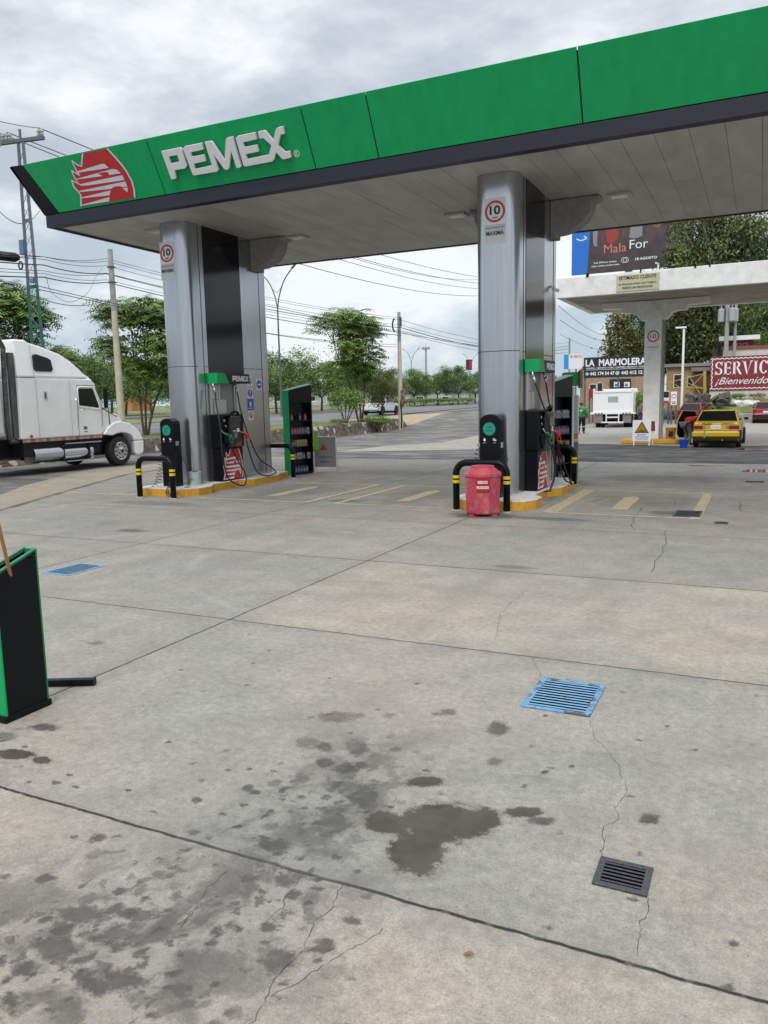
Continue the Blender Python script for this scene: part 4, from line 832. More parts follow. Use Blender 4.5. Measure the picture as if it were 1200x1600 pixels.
# ================================================================= air and water posts
def coil(path, rc_, turns, rw, seed=0, irr=.25):
    P = catmull(path, 24); r_ = random.Random(seed); L = [0]
    for a, b in zip(P, P[1:]): L.append(L[-1]+(b-a).length)
    tot = L[-1]; n = int(turns*10); out_ = []; j = 0; ph = 0
    for i in range(n+1):
        s = tot*i/n
        while j < len(P)-2 and L[j+1] < s: j += 1
        f_ = (s-L[j])/max(1e-6, L[j+1]-L[j]); c = P[j].lerp(P[j+1], min(1, f_)); d = (P[j+1]-P[j]).normalized()
        a = d.cross(Vector((.3, .9, .1))).normalized(); bb = d.cross(a); th = 2*math.pi*turns*i/n
        rr = rc_*(1+irr*math.sin(i*.13+seed)+r_.uniform(-.08, .08)); out_.append(c+a*math.cos(th)*rr+bb*math.sin(th)*rr)
    b = MB(); b.tube(out_, rw, 5); return b
def air_post(x, y, label, cl):
    t = thing('air_water_post', label, 'air post', (x, y, .171))
    pr = [(-.20, 0), (.20, 0), (.20, 1.42)]+[(.20*math.cos(a), 1.42+.13*math.sin(a)) for a in [math.pi*i/12 for i in range(1, 12)]]+[(-.20, 1.42)]
    b = MB(); b.plate(pr, lambda u, v, tt: (u, tt, v), -.12, .12); b.build('housing', m_black, t, bevel=.02, bseg=3)
    b = MB(); fn = lambda u, v, tt: (u, -.1205-tt, v); disc_plate(b, fn, -.01, 1.28, .115, 0, .004, 32); lb = b.build('round_label', mat('teal label', (.01, .24, .19), .4), t)
    b = MB(); disc_plate(b, fn, -.01, 1.28, .122, 0, .003, 32, .116); b.build('label_ring', m_green_d, t)
    text('label_text', 'AIRE', (-.01, -.125, 1.31), (1, 0, 0), (0, 0, 1), .03, m_sfont, t, ext=.001, align='C'); text('label_text', 'AGUA', (-.01, -.125, 1.25), (1, 0, 0), (0, 0, 1), .03, m_sfont, t, ext=.001, align='C')
    b = MB(); drop = [(-.10+.022*math.sin(a)*(1-.0), 1.075-.022*math.cos(a)) for a in [k*math.pi/6 for k in range(-4, 5)]]+[(-.10, 1.115)]
    b.plate(drop, fn, 0, .002); b.build('drop_icon', m_white, t)
    b = MB(); disc_plate(b, fn, .08, 1.085, .022, 0, .002, 14, .012); b.plate([(.09, 1.06), (.125, 1.06), (.125, 1.082), (.09, 1.082)], fn, 0, .002); b.build('tyre_icon', m_white, t)
    text('icon_text', 'AGUA', (-.10, -.1215, 1.025), (1, 0, 0), (0, 0, 1), .015, m_white, t, ext=.001, align='C'); text('icon_text', 'AIRE', (.09, -.1215, 1.025), (1, 0, 0), (0, 0, 1), .015, m_white, t, ext=.001, align='C')
    for path, rr, tn, sd in cl: coil(path, rr, tn, .006, sd).build('coiled_hose', m_hose, t, smooth=True)
    b = MB(); b.box((.21, -.04, .98), (.04, .08, .10)); b.box((-.21, -.04, .98), (.03, .06, .07)); b.build('hose_bracket', m_steel, t)
    return t
air_post(-12.14, 14.02, 'black rounded air and water post at the front of the left island',
 [([(-.22, -.02, .95), (-.28, -.05, .5), (-.34, -.12, .15), (-.36, -.3, -.08)], .06, 15, 1), ([(-.36, -.32, -.12), (-.30, -.48, -.12), (-.22, -.36, -.11), (-.34, -.28, -.1)], .05, 10, 2), ([(.23, -.04, .98), (.36, -.06, .70), (.55, -.1, .38), (.62, -.2, .05), (.52, -.55, -.10), (.34, -.62, -.10), (.22, -.35, .1), (.21, -.15, .45), (.21, -.06, .9)], .032, 60, 3)])
air_post(-4.50, 14.02, 'black rounded air and water post just behind the red bin',
 [([(-.23, -.02, 1.0), (-.26, -.04, .75), (-.27, -.04, .45), (-.26, -.06, .1)], .055, 11, 4), ([(.23, -.02, 1.0), (.27, -.04, .75), (.27, -.03, .4), (.25, -.04, .05)], .045, 24, 5)])
# ================================================================= red bin
m_bin = mat('faded red fibreglass', (.44, .055, .085), .5, n=.16, ns=5, col2=(.50, .17, .19), c2t=(.50, .70), bump=.1, bs=30)
bn = thing('waste_bin', 'faded red octagonal waste bin with dark red label, under the hoop bollard', 'waste bin', (-4.30, 12.88, 0), math.atan2(4.3, 12.88))
a8 = math.pi/8
b_ = MB(); b_.lathe((0, 0, 0), [(.285, .035), (.305, .06), (.328, .68)], 8, ang0=a8); b_.build('body', m_bin, bn, bevel=.004)
b_ = MB(); b_.lathe((0, 0, 0), [(.345, .682), (.345, .735), (.215, .825), (.215, .855), (.20, .862)], 8, ang0=a8); b_.build('lid', m_bin, bn, bevel=.004)
b_ = MB()
for k in range(4):
    a = a8*2*k*2+a8*2; b_.box((.22*math.cos(a), .22*math.sin(a), .018), (.14, .1, .036), rz=a)
b_.build('foot', m_bin, bn)
b_ = MB(); yb = -.328*math.cos(a8)-.006; b_.b2((-.115, yb+.003, .43), (.115, yb-.001, .665)); b_.build('label', mat('dark red label', (.36, .005, .012), .4), bn)
text('label_text', 'RESIDUOS', (0, yb-.0015, .60), (1, 0, 0), (0, 0, 1), .05, m_white, bn, width=.165, bold=.03, align='C', ext=.001); text('label_text', 'PELIGROSOS', (0, yb-.0015, .51), (1, 0, 0), (0, 0, 1), .05, m_white, bn, width=.205, bold=.03, align='C', ext=.001)
# white bucket
bk = thing('bucket', 'small white plastic bucket standing on the left island by the column', 'bucket', (-11.83, 14.42, .171))
b_ = MB(); b_.lathe((0, 0, 0), [(.12, 0), (.15, .28), (.158, .285), (.158, .30), (.14, .30), (.115, .02)], 20); b_.build('pail', mat('cloudy plastic', (.42, .46, .50), .35), bk, autosm=30)
b_ = MB(); b_.tube([(-.155, 0, .27)]+[(-.155*math.cos(a), -.16*math.sin(a), .27-.14*math.sin(a)) for a in [math.pi*i/8 for i in range(1, 8)]]+[(.155, 0, .27)], .004, 6); b_.build('handle', m_steel, bk, smooth=True)
text('label', 'PINTURA', (0, -.148, .14), (1, 0, 0), (0, 0, 1), .04, mat('bucket print', (.15, .2, .35), .5), bk, width=.14, ext=.004, align='C')
# ================================================================= product racks
RZ = R(-17)
def rack(xf, y0, y1, label):
    t = thing('display_rack', label, 'product rack', (xf, y0, 0), RZ); L = y1-y0; D = .22; z0, z1 = 2.34, 2.50
    fn = lambda u, v, tt: (tt, u, v)
    b = MB(); b.plate([(0, .03), (.05, .03), (.05, z0+.01), (0, z0)], fn, -D, 0); b.plate([(L-.05, .03), (L, .03), (L, z1), (L-.05, z1-.01)], fn, -D, 0); b.plate([(.05, .03), (L-.05, .03), (L-.05, z1-.01), (.05, z0+.01)], fn, -D, -D+.03)
    b.plate([(.05, z0-.33), (L-.05, z0-.33), (L-.05, z1-.012), (.05, z0+.008)], fn, -.03, 0); b.build('frame', m_black, t)
    b = MB(); b.plate([(-.022, .0), (-.002, .0), (-.002, z0), (-.022, z0)], fn, -D-.01, .012); b.build('side_panel', m_green, t)
    b = MB(); b.plate([(-.03, z0+.002), (L+.01, z1+.012), (L+.01, z1+.03), (-.03, z0+.02)], fn, -D-.01, .012); b.build('top_panel', mat('pale green top', (.12, .42, .30), .35), t)
    b = MB(); b.b2((-D+.03, .05, .0), (0, L-.05, .06)); b.build('plinth', m_black, t)
    for zz_ in (.42, .78, 1.12, 1.50): b = MB(); b.b2((-D+.03, .052, zz_), (-.01, L-.052, zz_+.02)); b.build('shelf', m_char, t)
    return t
rk1 = rack(-11.74, 18.42, 19.28, 'tall black product rack with green side and slanted top behind the left island')
rk2 = rack(-4.33, 18.16, 19.02, 'tall black product rack with slanted top behind the right island column')
def bottle(bodyc, capc, name='oil_bottle'):
    b = MB(); b.box((0, 0, .075), (.06, .085, .15), mi=0); b.box((0, 0, .165), (.055, .07, .03), taper=(.5, .45), mi=0); b.cyl((0, 0, .18), (0, 0, .205), .016, n=8, mi=1); b.b2((.0302, -.036, .03), (.0315, .036, .12), mi=2)
    return b.build(name, [bodyc, capc, mat('bottle label', (.20, .20, .22), .5)], None)
mm = {'red': mat('bottle red', (.28, .02, .03), .4), 'pink': mat('bottle pink', (.26, .06, .12), .4), 'yel': mat('bottle yellow', (.38, .27, .02), .4), 'blu': mat('bottle blue', (.02, .035, .18), .4), 'wht': mat('bottle white', (.32, .33, .34), .4), 'dk': mat('bottle dark', (.03, .03, .05), .4), 'gry': mat('bottle grey', (.30, .34, .33), .4)}
protos = {k: None for k in mm}
def put(kind, x0_, y0_, dx, dy, z, label, group, name='oil_bottle'):
    if protos[kind] is None: o = bottle(mm[kind], mm['dk'] if kind != 'dk' else mm['red'], name); protos[kind] = o
    else: o = protos[kind].copy(); COL.objects.link(o); o.name = name
    o.location = (x0_+dx*math.cos(RZ)-dy*math.sin(RZ), y0_+dx*math.sin(RZ)+dy*math.cos(RZ), z); o.rotation_euler = (0, 0, RZ); tag(o, label, 'bottle', group); return o
cn = {'red': 'red', 'pink': 'pink', 'yel': 'yellow', 'blu': 'blue', 'wht': 'white', 'dk': 'dark', 'gry': 'grey green'}
def fill(x, y0, rows, side):
    for z, sh, items in rows:
        for i, k_ in enumerate(items):
            if k_: put(k_, x, y0, -.06, .13+.10*i, z, '%s bottle on the %s shelf of the rack behind the %s island' % (cn[k_], sh, side), 'bottles on the rack behind the %s island' % side)
fill(-11.74, 18.42, [(1.52, 'top', ['red', None, None, 'dk', None, 'red', None]), (1.14, 'upper middle', ['pink', 'red', 'red', 'pink', 'pink', 'blu', 'wht']), (.80, 'lower middle', ['dk', 'red', 'yel', 'yel', 'yel', 'yel', None]), (.44, 'low', ['blu', 'blu', 'gry', 'wht', 'blu', None, 'wht']), (.06, 'bottom', [None, 'blu', 'blu', 'blu', 'blu', 'blu', None])], 'left')
fill(-4.33, 18.16, [(1.52, 'top', ['pink', 'gry', 'gry', 'dk', 'gry', 'gry', 'gry']), (1.14, 'upper middle', ['red', 'blu', 'pink', 'blu', 'red', 'blu', 'blu']), (.80, 'lower middle', [None, None, None, 'yel', 'yel', 'yel', 'yel']), (.44, 'low', [None, 'red', 'dk', 'blu', 'red', None, None]), (.06, 'bottom', ['blu', None, 'blu', 'blu', 'yel', None, None])], 'right')
# price cards on the racks
def digits_card(x, y, z, s, lab):
    b = MB(); b.b2((0, -.13, 0), (.006, .13, .17)); o = b.build('price_card', mat('black card', (.02, .02, .02), .6), None); o.location = (x, y, z); o.rotation_euler = (0, 0, RZ); tag(o, lab, 'price card')
    text('number', s, (.0065, 0, .085), (0, 1, 0), (0, 0, 1), .13, mm['yel'], o, ext=.002, align='C', bold=.02)
digits_card(-4.33+.01-.60*math.sin(RZ), 18.16+.60*math.cos(RZ), .82, '29', 'black card with yellow number 29 on the rack behind the right island')
# green cloth, board behind the left rack
b_ = MB(); V = []; nx, nz = 7, 9
for j in range(nz):
    for i in range(nx):
        f_ = j/(nz-1); wd = .08+.30*math.sin(min(1, f_*1.6)*math.pi/2)*(1-.45*max(0, f_-.6)/.4)
        V.append((.04*math.sin(i*1.9+f_*2)*(.3+f_), (i/(nx-1)-.5)*wd, -f_*.62+(.05*abs(i-3)/3 if j > nz-2 else 0)))
b_.add(V, [(j*nx+i, j*nx+i+1, (j+1)*nx+i+1, (j+1)*nx+i) for j in range(nz-1) for i in range(nx-1)])
cl = b_.build('cleaning_cloth', mat('lime microfibre cloth', (.20, .42, .03), .95, n=.15, ns=30), None, smooth=True); cl.location = (-11.44, 19.30, 1.22)
sm_ = cl.modifiers.new('s', 'SOLIDIFY'); sm_.thickness = .006; tag(cl, 'lime green cloth hanging from the side of the left product rack', 'cloth')
ab = thing('notice_board', 'grey folding notice board standing behind the left product rack', 'sign board', (-11.42, 19.80, 0), R(20))
b_ = MB(); b_.box((0, 0, .56), (.62, .02, .86)); b_.build('panel', mat('grey board', (.28, .28, .28), .6), ab)
b_ = MB()
for s in (-1, 1): b_.tube([(s*.32, 0, .02), (s*.32, 0, 1.02)], .014, 6); b_.tube([(s*.32, .35, .02), (s*.32, .02, 1.0)], .012, 6)
b_.tube([(-.32, 0, 1.02), (.32, 0, 1.02)], .014, 6); b_.build('tube_frame', m_white, ab, smooth=True)
b_ = MB(); b_.add([(-.16, -.012, .62), (.08, -.012, .62), (-.04, -.012, .82)], [(0, 1, 2)]); b_.build('triangle_mark', m_red, ab)
text('writing', 'CUIDADO', (0, -.011, .42), (1, 0, 0), (0, 0, 1), .06, m_sfont, ab, width=.4, align='C'); text('writing', 'PISO', (0, -.011, .28), (1, 0, 0), (0, 0, 1), .07, m_sfont, ab, width=.25, align='C')
# ruler post and old green dispenser head behind the right rack
gp = thing('ruler_post', 'white and grey ruled post with green box head beside the right product rack', 'post', (-4.035, 19.25, 0))
b_ = MB(); b_.b2((-.05, -.04, 0), (.05, .04, .92)); b_.build('lower_post', mat('grey mesh post', (.20, .20, .20), .6, n=.3, ns=40), gp)
b_ = MB(); b_.b2((-.05, -.04, .921), (.05, .04, 2.05)); b_.build('ruled_post', m_white, gp)
b_ = MB()
for k in range(26): b_.b2((-.045, -.0435, .95+k*.042), (.02 if k % 5 else .045, -.0402, .956+k*.042))
b_.b2((-.052, -.043, 1.02), (.052, -.0405, 1.09)); b_.build('ruler_marks', m_sfont, gp)
b_ = MB(); b_.b2((-.052, -.045, 1.0), (.052, -.0405, 1.13)); b_.build('orange_band', m_curby, gp)
gh = thing('old_dispenser', 'old green and white dispenser head seen above the right product rack', 'fuel pump', (-4.74, 22.0, 0))
b_ = MB(); b_.b2((-.06, -.05, 0), (.06, .05, 2.28)); b_.build('stem', m_white, gh); b_ = MB(); b_.b2((-.20, -.16, 2.30), (.20, .16, 2.68)); b_.build('green_box', m_green, gh, bevel=.01)
b_ = MB(); b_.b2((.202, -.18, 2.24), (.25, .18, 2.72)); b_.b2((-.25, -.14, 2.3), (-.202, .14, 2.66)); b_.pieces('side_trim', mat('brown trim', (.09, .04, .03), .5), gh)
# ================================================================= squeegee stand at the left edge
ks = thing('squeegee_stand', 'black and green service stand with slanted top at the left edge of the photo', 'service stand', (-4.29, 3.24, 0))
D = .12; L = .335
fn = lambda u, v, tt: (tt, u, v)
b_ = MB(); b_.plate([(.012, .045), (L-.012, .045), (L-.012, 1.062), (.012, .958)], fn, -.022, 0); b_.plate([(.012, .045), (L-.012, .045), (L-.012, 1.062), (.012, .958)], fn, -D, -D+.02); b_.plate([(L-.022, .045), (L-.012, .045), (L-.012, 1.05), (L-.022, 1.04)], fn, -D+.02, -.022)
b_.build('side_panel', m_black, ks)
b_ = MB(); b_.plate([(0, .045), (.011, .045), (.011, .97), (0, .96)], fn, -D, .004); b_.build('front_panel', m_green, ks)
b_ = MB(); b_.plate([(L-.011, .045), (L, .045), (L, 1.085), (L-.011, 1.08)], fn, -D, .004)
b_.plate([(.0, .962), (L, 1.076), (L, 1.086), (.0, .972)], fn, -.024, .003); b_.plate([(.0, .962), (L, 1.076), (L, 1.088), (.0, .974)], fn, -D, -D+.02); b_.build('edge_trim', m_green_d, ks)
b_ = MB(); b_.b2((-D-.005, -.015, 0), (.012, L+.015, .045)); b_.build('plinth', m_black, ks, bevel=.005)
b_ = MB(); b_.b2((-D+.022, .02, .90), (-.024, L-.03, .91)); b_.build('tray', m_char, ks)
b_ = MB(); b_.tube([(.006, L-.05, 1.04), (.04, L-.05, 1.04)], .009, 8); b_.build('hook', m_black, ks)
b_ = MB(); p0 = onz(57, 1068, .0); p1 = onz(-2, 822, 1.3); dv = (p1-p0)
b_.tube([p0, p0+dv*1.05], .012, 10); br = b_.build('broom_handle', mat('varnished wood', (.26, .12, .045), .5, n=.2, ns=20), None, smooth=True); tag(br, 'brown wooden broom handle leaning behind the service stand', 'broom handle')
bar = thing('stand_foot', 'black square steel foot lying on the concrete behind the service stand', 'steel foot', (-4.29, 3.98, 0), math.atan2(.15, .30))
b_ = MB(); b_.box((-.45, .0, .027), (.9, .05, .05)); b_.build('tube', m_black, bar, bevel=.006)
b_ = MB(); b_.box((.0025, 0, .027), (.005, .054, .054)); b_.build('end_cap', mat('rubber cap', (.01, .01, .01), .7), bar)
# ================================================================= semi truck
m_tw = mat('truck white paint', (.90, .91, .90), .22, coat=.5, n=.04, ns=.9, bump=.04, bs=3)
m_glass = mat('dark tinted glass', (.006, .007, .009), .08, spec=.35)
m_tyre = mat('tyre rubber', (.018, .018, .019), .85, n=.2, ns=20)
m_chrome = mat('polished metal', (.60, .61, .63), .18, metal=1)
m_under = mat('black underbody', (.010, .010, .010), .8)
tr = thing('semi_truck', 'white long nose sleeper truck on the asphalt lane at the left edge', 'truck', (-21.05, 18.9, 0))
YZ = lambda xa: (lambda u, v, tt: (tt, u, v))
XA, XB = -19.85, -22.25
def yz(b, pts, x0, x1, mi=None): b.plate(pts, lambda u, v, tt: (tt, u, v), x0, x1, mi)
b_ = MB(); yz(b_, [(16.38, 1.09), (19.58, 1.09), (19.66, 1.95), (19.70, 2.07), (19.26, 2.93), (16.44, 2.93)], XB, XA); cab = b_.build('cab', m_tw, tr, bevel=.05, bseg=3)
b_ = MB(); pr = [(16.44, 2.935), (16.50, 4.06), (16.93, 4.06), (17.05, 3.99), (17.56, 3.87), (18.15, 3.69), (18.55, 3.47), (18.84, 3.24), (19.02, 3.05), (19.10, 2.935)]
hw_ = lambda v: 1.2-.17*(v-2.93)
n = len(pr); b_.add([(-21.05-hw_(v), u, v) for u, v in pr]+[(-21.05+hw_(v), u, v) for u, v in pr], [tuple(range(n))[::-1], tuple(range(n, 2*n))]+[(i, (i+1) % n, n+(i+1) % n, n+i) for i in range(n)])
b_.build('roof_fairing', m_tw, tr, bevel=.06, bseg=3)
b_ = MB(); yz(b_, [(19.02, 3.10), (19.20, 3.02), (19.48, 2.78), (19.52, 2.66), (19.40, 2.70), (19.14, 2.93), (19.0, 2.96)], -22.15, -19.95); b_.build('sun_visor', m_tw, tr, bevel=.02)
b_ = MB(); b_.add([(-22.0, 19.335, 2.85), (-20.1, 19.335, 2.85), (-20.0, 19.73, 2.08), (-22.1, 19.73, 2.08)], [(0, 1, 2, 3)]); b_.build('windscreen', m_glass, tr)
b_ = MB(); yz(b_, [(19.60, 1.1), (19.68, 2.05), (19.95, 1.95), (20.38, 1.82), (20.80, 1.66), (20.99, 1.50), (21.10, 1.25), (21.15, .85), (20.9, .8), (20.6, 1.1)], -21.85, -20.25); b_.build('hood', m_tw, tr, bevel=.09, bseg=4)
for s, xo in ((1, -19.82), (-1, -22.28)):
    b_ = MB(); xi = xo-s*.62
    arch = [(20.36+.60*math.cos(a), .52+.60*math.sin(a)) for a in [math.pi*k/12 for k in range(0, 13)]]
    outer = [(21.47, .83), (21.35, 1.05), (21.19, 1.22), (20.84, 1.43), (20.40, 1.52), (20.05, 1.46), (19.80, 1.30), (19.62, 1.10)]
    o2 = outer; i2 = [(21.0, .83), (20.93, .97), (20.8, 1.06), (20.62, 1.11), (20.4, 1.13), (20.2, 1.10), (20.0, 1.05), (19.72, 1.08)]
    yz(b_, o2+i2[::-1], xo, xi)
    b_.build('fender', m_tw, tr, bevel=.035, bseg=3)
    b_ = MB(); yz(b_, [(19.55, 1.10), (19.68, 1.9), (20.35, 1.75), (20.7, 1.35), (19.9, 1.36)], xo-s*.06, xo-s*.62); b_.build('hood_side', m_tw, tr, bevel=.04)
    # front wheel
    w_ = MB(); cx_ = xo-s*.03
    w_.lathe((cx_, 20.36, .5), [(.40, 0), (.47, 0), (.5, -s*.03), (.505, -s*.15), (.5, -s*.26), (.45, -s*.29), (.3, -s*.29), (.28, -s*.1), (.30, -s*.02)], 36, 'X'); wh = w_.build('wheel', m_tyre, tr, autosm=35)
    w_ = MB(); w_.lathe((cx_, 20.36, .5), [(.31, s*.004), (.30, s*.012), (.22, -s*.03), (.13, -s*.02), (.12, s*.05), (.09, s*.07), (.0, s*.07)], 28, 'X'); w_.build('rim', m_chrome, wh, autosm=30)
    w_ = MB()
    for k_ in range(10):
        a = 2*math.pi*k_/10; w_.lathe((cx_+s*.002, 20.36+.235*math.cos(a), .5+.235*math.sin(a)), [(.028, -s*.02), (.028, s*.016)], 8, 'X')
    w_.lathe((cx_+s*.071, 20.36, .5), [(.06, 0), (.05, s*.01)], 12, 'X'); w_.build('rim_holes', m_under, wh)
    # bumper end, door, glass, tanks
    b_ = MB(); yz(b_, [(18.66, 2.59), (18.72, 2.62), (19.24, 2.62), (19.29, 2.56), (19.50, 2.03), (19.46, 1.99), (18.68, 2.08), (18.64, 2.12)], xo-s*.022, xo-s*.04); dr = b_.build('door_window', m_glass, tr)
    b_ = MB(); pth = [(xo-s*.024, y, z) for y, z in ((18.63, 2.09), (18.63, 2.62), (18.70, 2.67), (19.28, 2.67), (19.55, 1.97), (19.52, 1.93), (18.63, 2.03))]
    b_.tube(pth, .022, 6, closed=True); b_.build('window_trim', m_tw, dr, smooth=True)
    b_ = MB()
    for y0_, z0_, y1_, z1_ in ((18.575, 1.09, 18.62, 2.72), (18.62, 2.72, 19.36, 2.72), (19.60, 1.38, 19.60, 1.93)): b_.tube([(xo-s*.03, y0_, z0_), (xo-s*.03, y1_, z1_)], .008, 4)
    b_.tube([(xo-s*.03, 16.44, 2.932), (xo-s*.03, 17.0, 2.932)], .009, 4); b_.tube([(xo-s*.055, 19.62, 1.98), (xo-s*.06, 20.3, 1.68), (xo-s*.40, 20.9, 1.50)], .014, 5); b_.tube([(xo-s*.055, 19.93, 1.93), (xo-s*.045, 19.95, 1.42)], .012, 5)
    b_.pieces('panel_seam', m_dark, tr)
    b_ = MB(); b_.b2((xo-s*.03, 17.03, 2.93), (xo-s*.026, 18.6, 2.955)); b_.build('moulding', m_white, tr)
    b_ = MB(); yz(b_, [(17.08, 3.60), (17.14, 3.64), (17.60, 3.53), (17.68, 3.47), (17.73, 3.2), (17.68, 3.13), (17.10, 3.13), (17.04, 3.19)], xo-s*.035, xo-s*.16); b_.build('sleeper_window', m_glass, tr)
    b_ = MB(); b_.b2((xo-s*.03, 17.30, 2.27), (xo-s*.005, 17.42, 2.53)); lk = b_.build('vent', m_chrome, tr, bevel=.03); b_ = MB(); b_.b2((xo-s*.004, 17.33, 2.31), (xo-s*.002, 17.37, 2.49)); b_.build('vent_slot', m_dark, lk)
    b_ = MB(); b_.b2((xo+s*.15, 19.62, 1.98), (xo+s*.07, 19.74, 2.62)); b_.tube([(xo-s*.03, 19.6, 2.66), (xo+s*.11, 19.7, 2.64)], .015, 6); b_.tube([(xo-s*.03, 19.6, 1.95), (xo+s*.11, 19.7, 1.97)], .015, 6); b_.build('mirror', m_black, tr, bevel=.02)
    b_ = MB(); b_.cyl((xo-s*.32, 16.84, .60), (xo-s*.32, 17.92, .60), .265, n=24); b_.cyl((xo-s*.32, 18.0, .58), (xo-s*.32, 19.2, .58), .23, n=24); b_.pieces('fuel_tank', m_chrome, tr, autosm=30)
    b_ = MB()
    for y_ in (17.95, 19.0): b_.b2((xo-s*.06, y_-.03, .33), (xo-s*.6, y_+.03, .88))
    b_.pieces('tank_strap', m_under, tr, bevel=.01)
    b_ = MB(); b_.b2((xo-s*.02, 17.98, .86), (xo-s*.25, 19.5, .90)); b_.b2((xo-s*.02, 18.0, .30), (xo-s*.22, 19.55, .335)); b_.pieces('step', m_chrome, tr, bevel=.008)
    b_ = MB(); r5 = random.Random(2)
    y_ = 16.40; k_ = 0
    while y_ < 19.5: b_.b2((xo-s*.032, y_, .995), (xo-s*.026, min(19.55, y_+.14), 1.085), mi=(0, 1, 2, 1)[k_ % 4]); y_ += .145; k_ += 1
    b_.build('reflector_strip', [mat('amber reflector', (.50, .20, .06), .5), mat('dull silver strip', (.33, .32, .31), .5), mat('red reflector', (.38, .08, .05), .5)], tr)
    b_ = MB(); b_.b2((xo-s*.03, 18.78, 1.30), (xo-s*.024, 18.93, 1.40)); b_.b2((xo-s*.03, 18.78, 1.22), (xo-s*.024, 18.95, 1.245)); b_.build('door_plate', mat('door plate grey', (.14, .15, .17), .5), tr)
    b_ = MB(); b_.lathe((xo-s*.025, 16.72, 1.18), [(.05, 0), (.05, s*.02), (.03, s*.03)], 12, 'X'); b_.build('side_lamp', mat('amber lamp', (.40, .10, .02), .3), tr)
b_ = MB(); yz(b_, [(21.02, .82), (21.49, .82), (21.46, .42), (21.36, .33), (21.10, .29), (21.04, .4)], -22.25, -19.83); b_.build('bumper', m_tw, tr, bevel=.05)
b_ = MB(); b_.b2((-21.6, 21.06, .84), (-20.5, 21.19, 1.40)); b_.build('grille', m_chrome, tr, bevel=.02)
b_ = MB()
for x_ in (-20.12, -21.98): b_.b2((x_-.17, 21.2, 1.0), (x_+.17, 21.36, 1.18))
b_.pieces('headlight', m_glass, tr, bevel=.02)
b_ = MB(); b_.b2((-21.5, 6, .55), (-20.6, 20.9, .95)); b_.b2((-21.9, 19.3, .4), (-20.2, 20.9, 1.3)); b_.b2((-22.2, 16.5, .55), (-19.95, 19.5, 1.0)); b_.build('chassis', m_under, tr)
for s, xs_ in ((1, -20.0), (-1, -22.1)):
    b_ = MB(); b_.tube(catmull([(xs_-s*.15, 16.6, 1.04), (xs_-s*.03, 16.25, 1.06), (xs_, 16.05, 1.3), (xs_, 16.10, 3.5), (xs_, 16.12, 3.75), (xs_, 15.98, 4.02), (xs_, 15.93, 4.08)], 6), [.075]*37, 12); b_.build('exhaust_stack', mat('sooty exhaust', (.12, .12, .12), .45, metal=.7, n=.4, ns=4), tr, smooth=True)
    b_ = MB(); b_.b2((xs_-s*.04, 16.22, 1.15), (xs_+s*.04, 16.42, 3.65)); b_.build('side_extender', mat('dirty grey panel', (.09, .09, .09), .6, n=.4, ns=3, stretch=(1, 1, .3)), tr)
    for yw in (14.6, 15.75-1.9):
        w_ = MB(); w_.lathe((xs_+s*.1, yw, .5), [(.40, 0), (.5, -s*.03), (.5, -s*.55), (.3, -s*.58), (.28, -s*.1)], 28, 'X'); w_.build('drive_wheel', m_tyre, tr, autosm=35)
b_ = MB()
b_.tube([(-19.825, 16.98, 2.95), (-19.93, 16.98, 3.98)], .008, 4); b_.tube([(-19.828, 17.02, 1.12), (-19.828, 17.02, 2.90)], .006, 4); b_.tube([(-19.828, 18.3, 1.12), (-19.828, 18.3, 2.90)], .005, 4)
b_.pieces('panel_seam', mat('soft seam grey', (.22, .22, .22), .7), tr)
b_ = MB(); b_.tube([(-19.80, 18.68, 1.93), (-19.78, 18.70, 1.95), (-19.78, 18.82, 1.95), (-19.80, 18.84, 1.93)], .014, 6); b_.build('door_handle', m_chrome, tr)
b_ = MB(); b_.tube([(-19.83, 18.49, 1.35), (-19.77, 18.49, 1.40), (-19.77, 18.49, 2.25), (-19.83, 18.49, 2.30)], .014, 6); b_.build('grab_rail', m_chrome, tr)
b_ = MB()
for x_ in (-20.2, -20.6, -21.05, -21.5, -21.9): b_.box((x_, 18.96, 3.16), (.12, .06, .05))
b_.pieces('marker_lamp', mat('amber lamp', (.40, .10, .02), .3), tr)
b_ = MB(); b_.tube([(-19.95, 19.5, 2.7), (-19.9, 19.48, 3.6)], .008, 5); b_.build('antenna', m_black, tr)
b_ = MB(); b_.lathe((-19.835, 19.85, 1.22), [(.028, 0), (.028, .012)], 10, 'X'); b_.build('turn_lamp', mat('amber lamp', (.40, .10, .02), .3), tr)
tr_l = Vector(tr.location)
for o in tr.children: o.location = -tr_l
tl = thing('box_trailer', 'plain off white box trailer coupled behind the white truck, cut off by the photo edge', 'trailer', (-21.05, 10.9, 0))
b_ = MB(); b_.b2((-22.3, 3.5, 1.22), (-19.8, 15.75, 4.02)); b_.build('box', mat('trailer white', (.62, .63, .62), .5, n=.08, ns=1, stretch=(1, 1, .3)), tl, bevel=.02)
b_ = MB()
for z_ in (1.28, 3.95): b_.b2((-19.795, 3.5, z_-.05), (-19.78, 15.76, z_+.05))
b_.build('rail', m_steel, tl)
for yw in (5.2, 6.5):
    for s in (1, -1):
        w_ = MB(); w_.lathe((-21.05+s*1.2, yw, .5), [(.3, 0), (.5, -s*.03), (.5, -s*.55), (.3, -s*.58)], 24, 'X'); w_.build('wheel', m_tyre, tl, autosm=35)
b_ = MB(); b_.b2((-21.9, 3.6, 1.0), (-20.2, 15.5, 1.215)); b_.build('underframe', m_under, tl)
